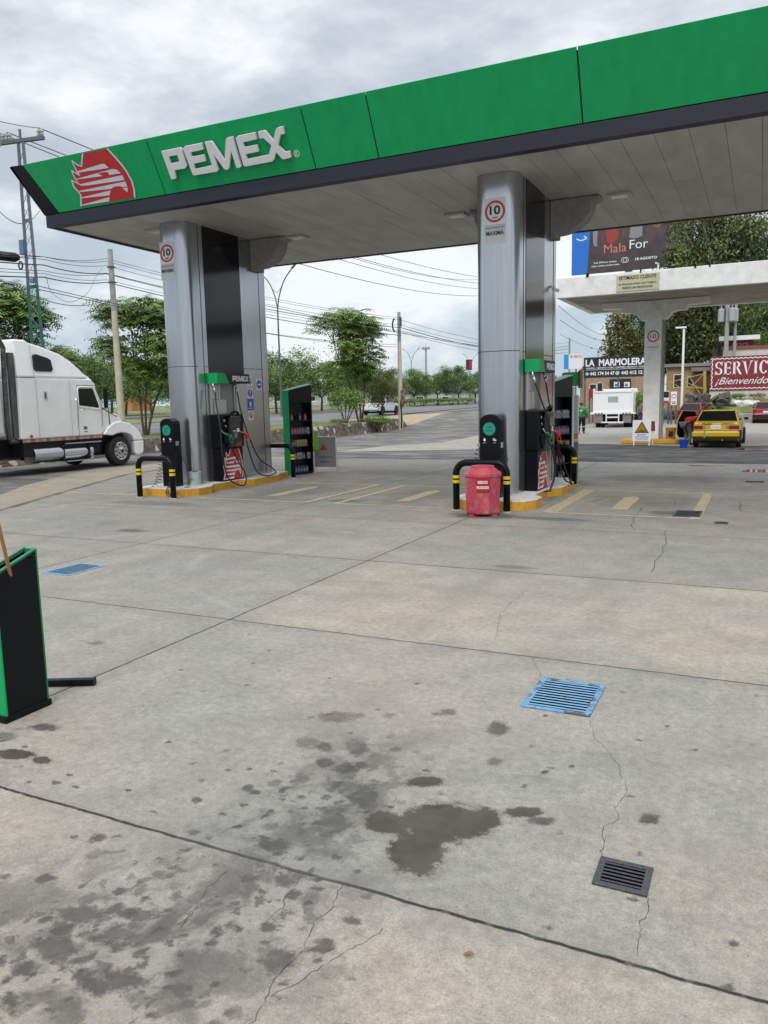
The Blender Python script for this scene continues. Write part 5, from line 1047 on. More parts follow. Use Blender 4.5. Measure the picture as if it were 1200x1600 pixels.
b_ = MB(); b_.tube([(-19.95, 13.2, 1.2), (-19.95, 13.35, .15)], .05, 8); b_.tube([(-20.1, 15.6, 2.3), (-20.1, 15.72, .9)], .03, 6); b_.tube(catmull([(-20.3, 15.8, 2.1), (-20.1, 15.5, 1.2), (-20.2, 16.2, 1.0)], 6), .015, 5); b_.build('landing_gear', m_under, tl)
for o in tl.children: o.location = -Vector(tl.location)
# ================================================================= cars
def car(name, label, loc, rz, L, W, body, cabin, paint, kind='hatch', tyre=.29, group=None, lights=None, trim=None, belt=None):
    """body: side outline (y,z) rear(-)..front(+); cabin: (yrb, yfb, yrt, yft, zb, zt)"""
    t = thing(name, label, {'taxi': 'taxi', 'pickup': 'pickup truck'}.get(kind, 'car'), loc, rz, group); hw = W/2
    b = MB(); b.plate(body, lambda u, v, tt: (tt, u, v), -hw, hw); b.v = [(x*(1 if z < .75 else 1-.17*(z-.75)) * (1-.03*max(0, .5-z)/.3) * (1-.06*(abs(y)/(L/2))**4), y, z) for x, y, z in b.v]; bo = b.build('body', paint, t, bevel=.07, bseg=4, autosm=None)
    yrb, yfb, yrt, yft, zb, zt = cabin; hb, ht = hw-.07, hw-.22
    Pb = [(-hb, yrb, zb), (hb, yrb, zb), (hb, yfb, zb), (-hb, yfb, zb)]; Pt = [(-ht, yrt, zt), (ht, yrt, zt), (ht, yft, zt), (-ht, yft, zt)]
    b = MB(); b.add(Pb+Pt, [(3, 2, 1, 0), (4, 5, 6, 7), (0, 1, 5, 4), (1, 2, 6, 5), (2, 3, 7, 6), (3, 0, 4, 7)]); b.build('roof', paint, t, bevel=.05, bseg=3)
    def pane(i, j, u0, u1, v0, v1, nm='window'):
        a, c, d, e_ = Vector(Pb[i]), Vector(Pb[j]), Vector(Pt[j]), Vector(Pt[i]); nn = (c-a).cross(d-a).normalized()
        P = []
        for u, v in ((u0, v0), (u1, v0), (u1, v1), (u0, v1)): P.append(a.lerp(c, u).lerp(e_.lerp(d, u), v)+nn*.014)
        b = MB(); b.add(P, [(0, 1, 2, 3)]); b.build(nm, m_glass, t)
    pane(0, 1, .05, .95, .06, .90, 'rear_window'); pane(2, 3, .05, .95, .06, .92, 'windscreen')
    cuts = ((.06, .44), (.48, .93)) if kind != 'pickup' else ((.10, .46), (.5, .93))
    for u0, u1 in cuts: pane(1, 2, u0, u1, .08, .88); pane(3, 0, 1-u1, 1-u0, .08, .88)
    ya = [-L/2+.19*L, L/2-.185*L]
    for s in (-1, 1):
        b = MB()
        for y_ in ya: b.plate([(y_+(tyre+.07)*math.cos(a), tyre+(tyre+.07)*math.sin(a)) for a in [math.pi*k/10-.15 for k in range(-1, 12)]], lambda u, v, tt: (tt, u, v), s*(hw-.2), s*(hw+.004))
        b.pieces('wheel_arch', m_under, t)
        for y_ in ya:
            w_ = MB(); w_.lathe((s*(hw+.012), y_, tyre), [(tyre*.6, 0), (tyre*.93, 0), (tyre, -s*.03), (tyre, -s*.17), (tyre*.6, -s*.2)], 24, 'X'); wh = w_.build('wheel', m_tyre, t, autosm=35)
            w_ = MB(); w_.lathe((s*(hw+.006), y_, tyre), [(tyre*.62, 0), (tyre*.55, -s*.03), (tyre*.2, -s*.01), (.03, s*.01)], 16, 'X'); w_.build('rim', m_steel, wh, autosm=35)
        if trim: b = MB(); b.b2((s*(hw-.002), -L/2+.3, trim), (s*(hw+.008), L/2-.3, trim+.06)); b.pieces('side_trim', m_under, t)
        b = MB(); b.box((s*(hw+.06), yfb-.32, zb+.06), (.16, .08, .11)); b.build('mirror', m_black, t, bevel=.02)
    b = MB(); b.b2((-hw+.15, -L/2+.3, .16), (hw-.15, L/2-.3, .3)); b.build('underbody', m_under, t)
    return t
m_taxi = mat('taxi yellow paint', (.52, .35, .005), .3, coat=.4)
p0 = onz(1117, 700); TX = Vector((p0.x, p0.y, 0)); trz = R(-2)
L_ = 4.25
taxi = car('taxi_car', 'yellow saloon taxi seen from behind with its left door open, before the white column', (TX.x-2.1*math.sin(trz), TX.y+2.1*math.cos(trz), 0), trz, L_, 1.66,
 [(-2.12, .34), (-2.14, .62), (-2.09, .66), (-2.08, .93), (-2.0, .97), (-1.2, .99), (1.0, .95), (1.95, .80), (2.08, .66), (2.1, .34), (1.7, .22), (-1.7, .22)], (-1.62, .95, -.98, .35, .96, 1.385), m_taxi, 'taxi')
b_ = MB()
for s in (-1, 1): b_.b2((s*.80, -2.105, .70), (s*.46, -2.075, .84))
b_.pieces('tail_light', mat('tail lamp red', (.22, .01, .015), .25), taxi, bevel=.01)
b_ = MB(); b_.b2((-.17, -2.10, .71), (.17, -2.082, .85)); pl = b_.build('number_plate', m_white, taxi); text('plate_text', 'A-774-LRC', (0, -2.101, .78), (1, 0, 0), (0, 0, 1), .06, m_sblue, pl, width=.27, align='C', ext=.002)
text('trunk_text', 'TZ-2320', (-.30, -2.087, .90), (1, 0, 0), (0, 0, 1), .05, m_sfont, taxi, width=.36, align='C', ext=.008, bold=.02); text('trunk_text', 'QUERETARO', (.40, -2.087, .90), (1, 0, 0), (0, 0, 1), .045, m_sfont, taxi, width=.42, align='C', ext=.008, bold=.02)
b_ = MB(); b_.b2((-.82, -2.16, .42), (.82, -2.10, .60)); b_.build('bumper', m_taxi, taxi, bevel=.03)
b_ = MB(); b_.b2((-.40, -2.175, .38), (-.355, -2.162, .72)); b_.build('grey_strap', mat('grey tape', (.25, .25, .26), .6), taxi)
b_ = MB(); b_.tube([(.25, -2.05, .3), (.25, -2.2, .3)], .025, 8); b_.build('exhaust_pipe', m_steel, taxi)
b_ = MB(); b_.tube([(-.62, -2.095, .69), (-.62, -2.078, .945), (.62, -2.078, .945), (.62, -2.095, .69)], .006, 4); b_.tube([(-.80, -2.115, .655), (.80, -2.115, .655)], .009, 4); b_.tube([(.825, -.95, .35), (.79, -.95, .96)], .006, 4); b_.tube([(.826, .12, .3), (.79, .12, .96)], .006, 4); b_.pieces('panel_seam', m_dark, taxi)
b_ = MB(); b_.b2((-.80, -2.168, .35), (.80, -2.11, .425)); b_.build('bumper_lip', m_under, taxi, bevel=.01)
b_ = MB()
for s in (-1, 1): b_.b2((s*.455, -2.104, .72), (s*.36, -2.08, .83))
b_.pieces('reverse_lamp', mat('reverse lamp', (.25, .20, .18), .25), taxi)
for s in (-1, 1):
    b_ = MB(); b_.tube([(s*.70, -1.70, .975), (s*.555, -1.02, 1.36), (s*.555, .33, 1.365), (s*.71, .92, .97)], .012, 5); b_.build('window_trim', m_under, taxi)
# open left front door (seen from inside)
b_ = MB(); b_.plate([(0, .28), (0, .95), (.28, 1.33), (.80, 1.36), (1.02, .96), (1.04, .45), (.92, .28)], lambda u, v, tt: (-u, tt, v), -.03, .03); do = b_.build('door', m_taxi, taxi, bevel=.01); do.location = (-.83, .55, 0); do.rotation_euler = (0, 0, R(40))
b_ = MB(); b_.plate([(.005, .285), (.005, .955), (.28, 1.325), (.80, 1.355), (1.015, .96), (1.035, .45), (.92, .285)], lambda u, v, tt: (-u, tt, v), -.055, -.032); b_.build('door_lining', m_black, do)
b_ = MB(); b_.plate([(.05, .97), (.30, 1.29), (.77, 1.32), (.96, .97)], lambda u, v, tt: (-u, tt, v), -.062, -.056); b_.build('door_glass', m_glass, do)
b_ = MB(); b_.b2((-.75, -.095, .62), (-.3, -.0565, .67)); b_.build('arm_rest', mat('dark grey plastic', (.02, .02, .02), .5), do)
m_maroon = mat('dark red paint', (.20, .012, .02), .3, coat=.4); m_redp = mat('red paint', (.32, .015, .02), .3, coat=.4)
hb = [(-1.82, .30), (-1.86, .60), (-1.80, .66), (-1.76, .96), (1.0, .93), (1.75, .76), (1.86, .6), (1.86, .3), (1.5, .2), (-1.5, .2)]
def hatch(label, px, py, rz, paint, bars):
    g = onz(px, py); c = car('hatchback_car', label, (g.x-1.8*math.sin(rz), g.y+1.8*math.cos(rz), 0), rz, 3.75, 1.62, hb, (-1.74, 1.0, -1.35, .30, .95, 1.42), paint, 'hatch', .29)
    b = MB()
    for s in (-1, 1): b.b2((s*.79, -1.83, .68), (s*.62, -1.775, .95))
    b.pieces('tail_light', mat('tail lamp red', (.22, .01, .015), .25), c, bevel=.01)
    b = MB(); b.b2((-.8, -1.90, .34), (.8, -1.85, .60)); b.build('bumper', m_under if bars else paint, c, bevel=.03)
    b = MB(); b.b2((-.17, -1.83, .70), (.17, -1.80, .82)); b.build('number_plate', m_white, c)
    if not bars: 
        b = MB()
        for s in (-1, 1): b.tube([(s*.55, -1.2, 1.47), (s*.55, .25, 1.47)], .02, 6)
        b.pieces('roof_rail', m_under, c)
    return c
hatch('dark red estate hatchback parked beyond the open door of the yellow taxi', 1077, 663, R(-11), m_maroon, False)
hatch('red hatchback with black bumper, cut off by the right edge of the photo', 1196, 661.5, R(-3), m_redp, True)
# pickup on the road
pk = car('pickup_truck', 'white double cab pickup driving away on the road behind the slender tree', (-32.4, 67.0, h_up(0, 67)+.03), R(2), 5.2, 1.85,
 [(-2.58, .42), (-2.6, .62), (-2.56, 1.08), (.9, 1.10), (2.3, 1.0), (2.55, .85), (2.58, .5), (2.2, .3), (-2.2, .36)], (-.75, 1.35, -.55, .75, 1.09, 1.76), mat('white paint', (.66, .67, .68), .3, coat=.4), 'pickup', .38)
b_ = MB()
for s in (-1, 1): b_.b2((s*.915, -2.60, .72), (s*.74, -2.55, 1.02))
b_.pieces('tail_light', mat('tail lamp red', (.22, .01, .015), .25), pk); b_ = MB(); b_.b2((-.9, -2.72, .42), (.9, -2.6, .56)); b_.build('rear_bumper', m_steel, pk, bevel=.02)
b_ = MB(); b_.b2((-.80, -2.50, 1.085), (.80, -.85, 1.115)); b_.build('load_bed', m_under, pk)
# white dump truck from behind
g = onz(957, 668); dt = thing('dump_truck', 'white open bed truck seen from behind, below the black marble works sign', 'truck', (g.x, g.y, 0), R(3))
b_ = MB(); b_.b2((-1.20, 0, .98), (1.20, .06, 2.28)); b_.b2((-1.20, .06, .98), (-1.14, 4.2, 2.28)); b_.b2((1.14, .06, .98), (1.20, 4.2, 2.28)); b_.b2((-1.14, .06, .98), (1.14, 4.2, 1.04)); b_.b2((-1.14, 4.14, 1.04), (1.14, 4.2, 2.5)); b_.build('load_bed', m_white, dt, bevel=.012)
b_ = MB(); b_.b2((-1.24, -.05, 2.24), (1.24, .10, 2.34)); b_.b2((-1.25, -.05, .95), (-1.14, .08, 2.5)); b_.b2((1.14, -.05, .95), (1.25, .08, 2.5)); b_.b2((-1.4, -.12, .86), (1.4, .08, .98)); b_.build('bed_frame', m_white, dt, bevel=.01)
b_ = MB()
for k in range(9): b_.b2((-.27+.07*k-.02, -.008, 1.60), (-.27+.07*k+.02, -.002, 1.98))
b_.build('vent_grid', mat('vent grey', (.12, .12, .12), .6), dt)
b_ = MB()
for s in (-1, 1): 
    for k in range(3): b_.b2((s*(.6+.2*k), -.135, .885), (s*(.72+.2*k), -.121, .945))
b_.pieces('tail_light', mat('tail lamp red', (.22, .01, .015), .25), dt)
b_ = MB(); b_.b2((-.7, -.2, .30), (.7, -.1, .38)); 
for s in (-1, 1): b_.b2((s*.42, -.2, .38), (s*.35, -.1, .86))
b_.b2((-.35, -.18, .62), (.35, -.12, .70)); b_.build('underrun_bar', m_white, dt, bevel=.01)
b_ = MB(); b_.b2((-.5, 0, .5), (.5, 6.2, .86)); b_.b2((-1.1, 1.2, .3), (1.1, 1.5, .5)); b_.build('chassis', m_under, dt)
for s in (-1, 1):
    b_ = MB(); b_.b2((s*1.15, -.02, .30), (s*.62, .02, .85)); b_.build('mud_flap', mat('dusty flap', (.20, .19, .16), .8), dt)
    for y_ in (1.0, 5.3):
        for k in range(2 if y_ < 2 else 1):
            w_ = MB(); w_.lathe((s*(1.16-.3*k), y_, .42), [(.25, 0), (.40, 0), (.42, -s*.03), (.42, -s*.24), (.25, -s*.27)], 24, 'X'); w_.build('wheel', m_tyre, dt, autosm=35)
b_ = MB(); b_.b2((-1.1, 4.35, .7), (1.1, 6.0, 2.35)); b_.build('cab', m_white, dt, bevel=.08, bseg=3); b_ = MB(); b_.b2((-.8, 4.33, 1.6), (.8, 4.345, 2.15)); b_.build('window', m_glass, dt)
# ================================================================= people
m_skin = mat('skin', (.30, .16, .10), .55)
def figure(label, loc, rz, J, E_, cloth, hairc=(.012, .010, .009)):
    """J: name -> (pos, radius); E_: edges; one skinned body, clothes grown over it"""
    t = thing('person', label, 'person', loc, rz)
    def grow(name, names, edges, m, extra, root, mesh_parent):
        idx = {n_: i for i, n_ in enumerate(names)}
        me = bpy.data.meshes.new(name); me.from_pydata([J[n_][0] for n_ in names], [(idx[a], idx[b]) for a, b in edges], []); me.materials.append(m)
        o = bpy.data.objects.new(name, me); COL.objects.link(o); o.parent = mesh_parent
        md = o.modifiers.new('skin', 'SKIN'); md.use_smooth_shade = True
        if not me.skin_vertices: return o
        for n_, i in idx.items():
            r_ = J[n_][1]+extra; rr = J[n_][2] if len(J[n_]) > 2 else 1.0
            me.skin_vertices[0].data[i].radius = (r_*rr, r_); me.skin_vertices[0].data[i].use_root = (n_ == root)
        sb = o.modifiers.new('sub', 'SUBSURF'); sb.levels = 1; sb.render_levels = 2
        return o
    body = grow('body', list(J), E_, m_skin, 0, 'pelvis', t)
    for nm_, ns_, m, ex, root in cloth:
        ed = [(a, b) for a, b in E_ if a in ns_ and b in ns_]; grow(nm_, ns_, ed, m, ex, root, t)
    hp = J['head'][0]; b = MB()
    P = []; n = 10
    for j in range(6):
        th = math.pi/2*j/5*1.15
        for k in range(n): a = 2*math.pi*k/n; P.append((hp[0]+.088*math.sin(th)*math.cos(a), hp[1]-.012+.10*math.sin(th)*math.sin(a), hp[2]+.035+.085*math.cos(th)))
    b.add(P, [(j*n+k, j*n+(k+1) % n, (j+1)*n+(k+1) % n, (j+1)*n+k) for j in range(5) for k in range(n)]); b.build('hair', mat('black hair', hairc, .6), t, smooth=True)
    # face: eyes, nose, mouth, ears
    b = MB()
    for s in (-1, 1): b.lathe((hp[0]+s*.030, hp[1]+.082, hp[2]+.012), [(.002, -.008), (.011, 0), (.002, .008)], 8, 'Y')
    b.pieces('eye', m_sfont, t); b = MB(); b.tube([(hp[0], hp[1]+.085, hp[2]+.01), (hp[0], hp[1]+.105, hp[2]-.02)], [.008, .013], 6)
    for s in (-1, 1): b.tube([(hp[0]+s*.082, hp[1], hp[2]+.02), (hp[0]+s*.088, hp[1]-.01, hp[2]-.02)], [.014, .010], 6)
    b.build('nose_and_ears', m_skin, t, smooth=True); b = MB(); b.tube([(hp[0]-.022, hp[1]+.085, hp[2]-.045), (hp[0]+.022, hp[1]+.085, hp[2]-.045)], .005, 5); b.build('mouth', mat('lip', (.25, .08, .06), .5), t)
    return t
def std():
    J = dict(pelvis=((0, 0, .93), .125, 1.25), spine=((0, 0, 1.10), .115, 1.2), chest=((0, .01, 1.28), .125, 1.35), neck=((0, 0, 1.43), .055), head=((0, .01, 1.55), .085), crown=((0, 0, 1.63), .065))
    E_ = [('pelvis', 'spine'), ('spine', 'chest'), ('chest', 'neck'), ('neck', 'head'), ('head', 'crown')]
    for s, q in ((1, 'r'), (-1, 'l')):
        J.update({'sh'+q: ((s*.175, 0, 1.37), .056), 'el'+q: ((s*.235, -.03, 1.11), .043), 'wr'+q: ((s*.245, .06, .87), .030), 'ha'+q: ((s*.245, .085, .81), .032, .6),
                  'hip'+q: ((s*.085, 0, .86), .09), 'kn'+q: ((s*.10, .03, .48), .060), 'an'+q: ((s*.105, -.02, .09), .042), 'to'+q: ((s*.115, .13, .035), .036)})
        E_ += [('chest', 'sh'+q), ('sh'+q, 'el'+q), ('el'+q, 'wr'+q), ('wr'+q, 'ha'+q), ('pelvis', 'hip'+q), ('hip'+q, 'kn'+q), ('kn'+q, 'an'+q), ('an'+q, 'to'+q)]
        for k in range(4):
            J['f%d%s' % (k, q)] = ((s*(.225+.014*k), .125-.008*k, .745+.006*abs(k-1.5)), .009); E_.append(('ha'+q, 'f%d%s' % (k, q)))
        J['th'+q] = ((s*.205, .12, .80), .010); E_.append(('wr'+q, 'th'+q))
    return J, E_
up_c = ['spine', 'chest', 'shr', 'elr', 'wrr', 'shl', 'ell', 'wrl', 'pelvis']; lo_c = ['pelvis', 'hipr', 'knr', 'anr', 'hipl', 'knl', 'anl']; sh_r = ['anr', 'tor']; sh_l = ['anl', 'tol']
J, E_ = std()
J['knr'] = ((.10, .12, .50), .060); J['anr'] = ((.10, .10, .10), .042); J['tor'] = ((.11, .25, .05), .036); J['knl'] = ((-.10, -.02, .48), .060); J['anl'] = ((-.10, -.16, .11), .042); J['tol'] = ((-.11, -.02, .04), .036)
m_shirt = mat('green shirt', (.01, .26, .055), .8); m_trou = mat('black trousers', (.012, .012, .015), .85); m_boot = mat('black boots', (.01, .01, .01), .5)
g = onz(908, 678)
pf = figure('person walking away in green long sleeved shirt and black trousers with reflective bands', (g.x, g.y, 0), R(8), J, E_,
   [('shirt', up_c, m_shirt, .022, 'chest'), ('trousers', lo_c, m_trou, .022, 'pelvis'), ('shoe', sh_r, m_boot, .012, 'anr'), ('shoe', sh_l, m_boot, .012, 'anl')])
pf.scale = (1.22, 1.15, 1.02)
b_ = MB(); b_.tube([(-.15, -.08, 1.44), (-.03, -.17, 1.30), (.12, -.17, 1.12), (.19, -.05, 1.0)], .012, 6); b_.build('strap', m_black, pf)
b_ = MB(); b_.lathe((.10, .10, .36), [(.071, 0), (.071, .05)], 12); b_.lathe((-.10, -.08, .36), [(.071, 0), (.071, .05)], 12); b_.pieces('reflective_band', mat('reflective grey', (.5, .5, .5), .4), pf)
b_ = MB(); b_.plate([(-.05, 1.20), (.05, 1.20), (.06, 1.26), (.0, 1.30), (-.06, 1.26)], lambda u, v, tt: (u, tt, v), -.176, -.172); b_.build('back_print', m_white, pf)
J, E_ = std(); g = onz(991, 669)
figure('person in grey shirt standing at the right rear corner of the white truck', (g.x+.25, g.y+1.5, 0), R(60), J, E_,
   [('shirt', up_c, mat('grey shirt', (.13, .11, .10), .85), .022, 'chest'), ('trousers', lo_c, mat('dark trousers', (.05, .05, .06), .85), .022, 'pelvis'), ('shoe', sh_r, m_boot, .012, 'anr'), ('shoe', sh_l, m_boot, .012, 'anl')])
# leaning into the taxi
J, E_ = std()
for k_, v_ in dict(pelvis=(0, -.12, .90), spine=(0, .06, 1.0), chest=(0, .26, 1.06), neck=(0, .40, 1.08), head=(0, .52, 1.08), crown=(0, .59, 1.08), shr=(.17, .32, 1.05), shl=(-.17, .32, 1.05), elr=(.2, .42, .82), ell=(-.2, .42, .82), wrr=(.18, .60, .72), wrl=(-.18, .6, .72), har=(.18, .66, .70), hal=(-.18, .66, .70), hipr=(.09, -.12, .84), hipl=(-.09, -.12, .84)).items(): J[k_] = (v_,)+J[k_][1:]
for s, q in ((1, 'r'), (-1, 'l')):
    for k in range(4): J['f%d%s' % (k, q)] = ((s*(.16+.014*k), .74, .685), .009)
    J['th'+q] = ((s*.14, .70, .70), .010)
dv = Vector((math.cos(trz), math.sin(trz), 0)); fv = Vector((-math.sin(trz), math.cos(trz), 0)); pc = Vector(taxi.location)-dv*1.16+fv*(-.35)
figure('person in red shirt and grey trousers leaning into the open door of the yellow taxi', (pc.x, pc.y, 0), R(-38), J, E_,
   [('shirt', up_c, mat('red shirt', (.36, .01, .02), .85), .03, 'chest'), ('trousers', lo_c, mat('grey trousers', (.10, .10, .11), .85), .025, 'pelvis'), ('shoe', sh_r, m_boot, .012, 'anr'), ('shoe', sh_l, m_boot, .012, 'anl')])
# ================================================================= stone retaining wall
m_stone = bpy.data.materials.new('rubble masonry'); m_stone.use_nodes = True; t_ = m_stone.node_tree; b0 = t_.nodes['Principled BSDF']
tcn = N(t_, 'ShaderNodeTexCoord'); vo = N(t_, 'ShaderNodeTexVoronoi', feature='F1'); vo.inputs['Scale'].default_value = 3.6; t_.links.new(tcn.outputs['Object'], vo.inputs[0])
ve = N(t_, 'ShaderNodeTexVoronoi', feature='DISTANCE_TO_EDGE'); ve.inputs['Scale'].default_value = 3.6; t_.links.new(tcn.outputs['Object'], ve.inputs[0])
rp = N(t_, 'ShaderNodeValToRGB'); sx_ = N(t_, 'ShaderNodeSeparateColor'); t_.links.new(vo.outputs['Color'], sx_.inputs[0]); t_.links.new(sx_.outputs[0], rp.inputs[0])
rp.color_ramp.interpolation = 'CONSTANT'
for i, (pos_, c) in enumerate(((0, (.10, .075, .06)), (.25, (.17, .13, .10)), (.5, (.12, .10, .09)), (.72, (.24, .18, .13)), (.88, (.52, .48, .42)))):
    e_ = rp.color_ramp.elements[i] if i < 2 else rp.color_ramp.elements.new(pos_); e_.position = pos_; e_.color = (*c, 1)
mr_ = N(t_, 'ShaderNodeMapRange'); mr_.inputs[1].default_value = .02; mr_.inputs[2].default_value = .07; t_.links.new(ve.outputs[0], mr_.inputs[0])
mx_ = N(t_, 'ShaderNodeMix', data_type='RGBA'); mx_.inputs[6].default_value = (.21, .19, .16, 1); t_.links.new(mr_.outputs[0], mx_.inputs[0]); t_.links.new(rp.outputs[0], mx_.inputs[7]); t_.links.new(mx_.outputs[2], b0.inputs['Base Color']); b0.inputs['Roughness'].default_value = .9
bp_ = N(t_, 'ShaderNodeBump'); bp_.inputs['Distance'].default_value = .04; t_.links.new(mr_.outputs[0], bp_.inputs['Height']); t_.links.new(bp_.outputs[0], b0.inputs['Normal'])
b_ = MB(); ysw = fr(-20, 55, 1.5); rw = random.Random(11)
V = []
for y in ysw:
    x = wallx(y); zt = (h_up(x, y)+.13)*(1 if y < 51 else max(.25, 1-(y-51)*.2)); j = rw.uniform(-.03, .03)
    V += [(x+.30, y, -.05), (x+.22+j, y, zt*.5), (x+.16, y, zt+j*.5), (x-.22, y, zt), (x-.25, y, -.05)]
n = len(ysw)
b_.add(V, [(5*i+k, 5*i+k+1, 5*(i+1)+k+1, 5*(i+1)+k) for i in range(n-1) for k in range(4)]+[(0, 1, 2, 3, 4), tuple(5*(n-1)+k for k in range(5))])
tag(b_.build('stone_wall', m_stone, None), 'low rubble stone retaining wall between the asphalt lane and the road verge', 'wall')
# ================================================================= trees
def leafmats(tag_, cs):
    return [mat('%s leaf %d' % (tag_, i), c, .6, n=.2, ns=.6) for i, c in enumerate(cs)]
G1 = leafmats('laurel', [(.06, .115, .022), (.10, .175, .034), (.16, .245, .055)])
G2 = leafmats('ailanthus', [(.08, .15, .025), (.13, .225, .038), (.20, .30, .06)])
G3 = leafmats('eucalyptus', [(.055, .09, .03), (.105, .14, .042), (.18, .20, .062)])
G4 = leafmats('dry bush', [(.10, .12, .02), (.15, .16, .03), (.20, .18, .045)])
G5 = leafmats('dark evergreen', [(.032, .070, .022), (.055, .105, .030), (.09, .15, .042)])
m_bark = mat('bark', (.10, .075, .055), .9, n=.3, ns=4, bump=.6, bs=12); m_barkp = mat('pale peeling bark', (.26, .20, .155), .9, n=.3, ns=2, col2=(.12, .09, .07), c2t=(.45, .6), stretch=(1, 1, .25))
class LV:
    def __init__(s): s.P = []; s.M = []
    def leaf(s, c, L, W, rr, droop=0, mi=0):
        d = Vector((rr.gauss(0, 1), rr.gauss(0, 1), rr.gauss(0, .6)-droop)).normalized(); a = d.cross(Vector((rr.gauss(0, 1), rr.gauss(0, 1), rr.gauss(0, 1)))).normalized()
        c = Vector(c); s.P += [c-d*L*.5, c+a*W*.5, c+d*L*.5, c-a*W*.5]; s.M.append(mi)
    def star(s, c, rr, L, n, W, mi):    # a whorl of drooping feathered leaves
        for k in range(n):
            a = 2*math.pi*k/n+rr.uniform(-.3, .3); l_ = L*rr.uniform(.7, 1.1); p_ = Vector(c); d = Vector((math.cos(a), math.sin(a), rr.uniform(.2, .6))).normalized(); prev = p_
            for q in range(3):
                nx = prev+d*l_/3; d = (d+Vector((0, 0, -.35))).normalized(); sd_ = d.cross(Vector((0, 0, 1))).normalized()
                if sd_.length < .1: sd_ = Vector((1, 0, 0))
                w0, w1 = (W*(.55, 1, .8)[q], W*(1, .8, .1)[q]); s.P += [prev-sd_*w0/2, prev+sd_*w0/2, nx+sd_*w1/2, nx-sd_*w1/2]; s.M.append(min(2, max(0, mi+(rr.random() < .3)))); prev = nx
    def mesh(s, name, mats):
        me = bpy.data.meshes.new(name); n = len(s.M); me.vertices.add(4*n); me.vertices.foreach_set('co', np.array([tuple(v) for v in s.P], dtype=np.float32).ravel())
        me.loops.add(4*n); me.loops.foreach_set('vertex_index', np.arange(4*n, dtype=np.int32)); me.polygons.add(n); me.polygons.foreach_set('loop_start', np.arange(0, 4*n, 4, dtype=np.int32))
        me.polygons.foreach_set('loop_total', np.full(n, 4, dtype=np.int32))
        for q in mats: me.materials.append(q)
        me.polygons.foreach_set('material_index', np.array(s.M, dtype=np.int32)); me.update(calc_edges=True); return me
def limb(b, rr, p, d, L, r, depth, tips, spread=.6, taper=.62, kids=3, lift=.25):
    P = [p]; rs = [r]; n = 4; q = Vector(p); dd = Vector(d).normalized()
    for i in range(n):
        dd = (dd+Vector((rr.uniform(-1, 1), rr.uniform(-1, 1), rr.uniform(-.3, .6)))*.13).normalized(); q = q+dd*L/n; P.append(q.copy()); rs.append(r*(1-(1-taper)*(i+1)/n))
    b.tube(P, rs, 6 if r > .04 else 4, cap=False)
    if depth == 0: tips.append(q.copy()); return
    for k in range(kids):
        a = 2*math.pi*(k+rr.random()*.6)/kids; e_ = Vector((math.cos(a), math.sin(a), 0))*spread+Vector((0, 0, lift)); nd = (dd+e_).normalized()
        limb(b, rr, q, nd, L*rr.uniform(.6, .85), r*taper, depth-1, tips, spread, taper, kids, lift)
TREE = {}
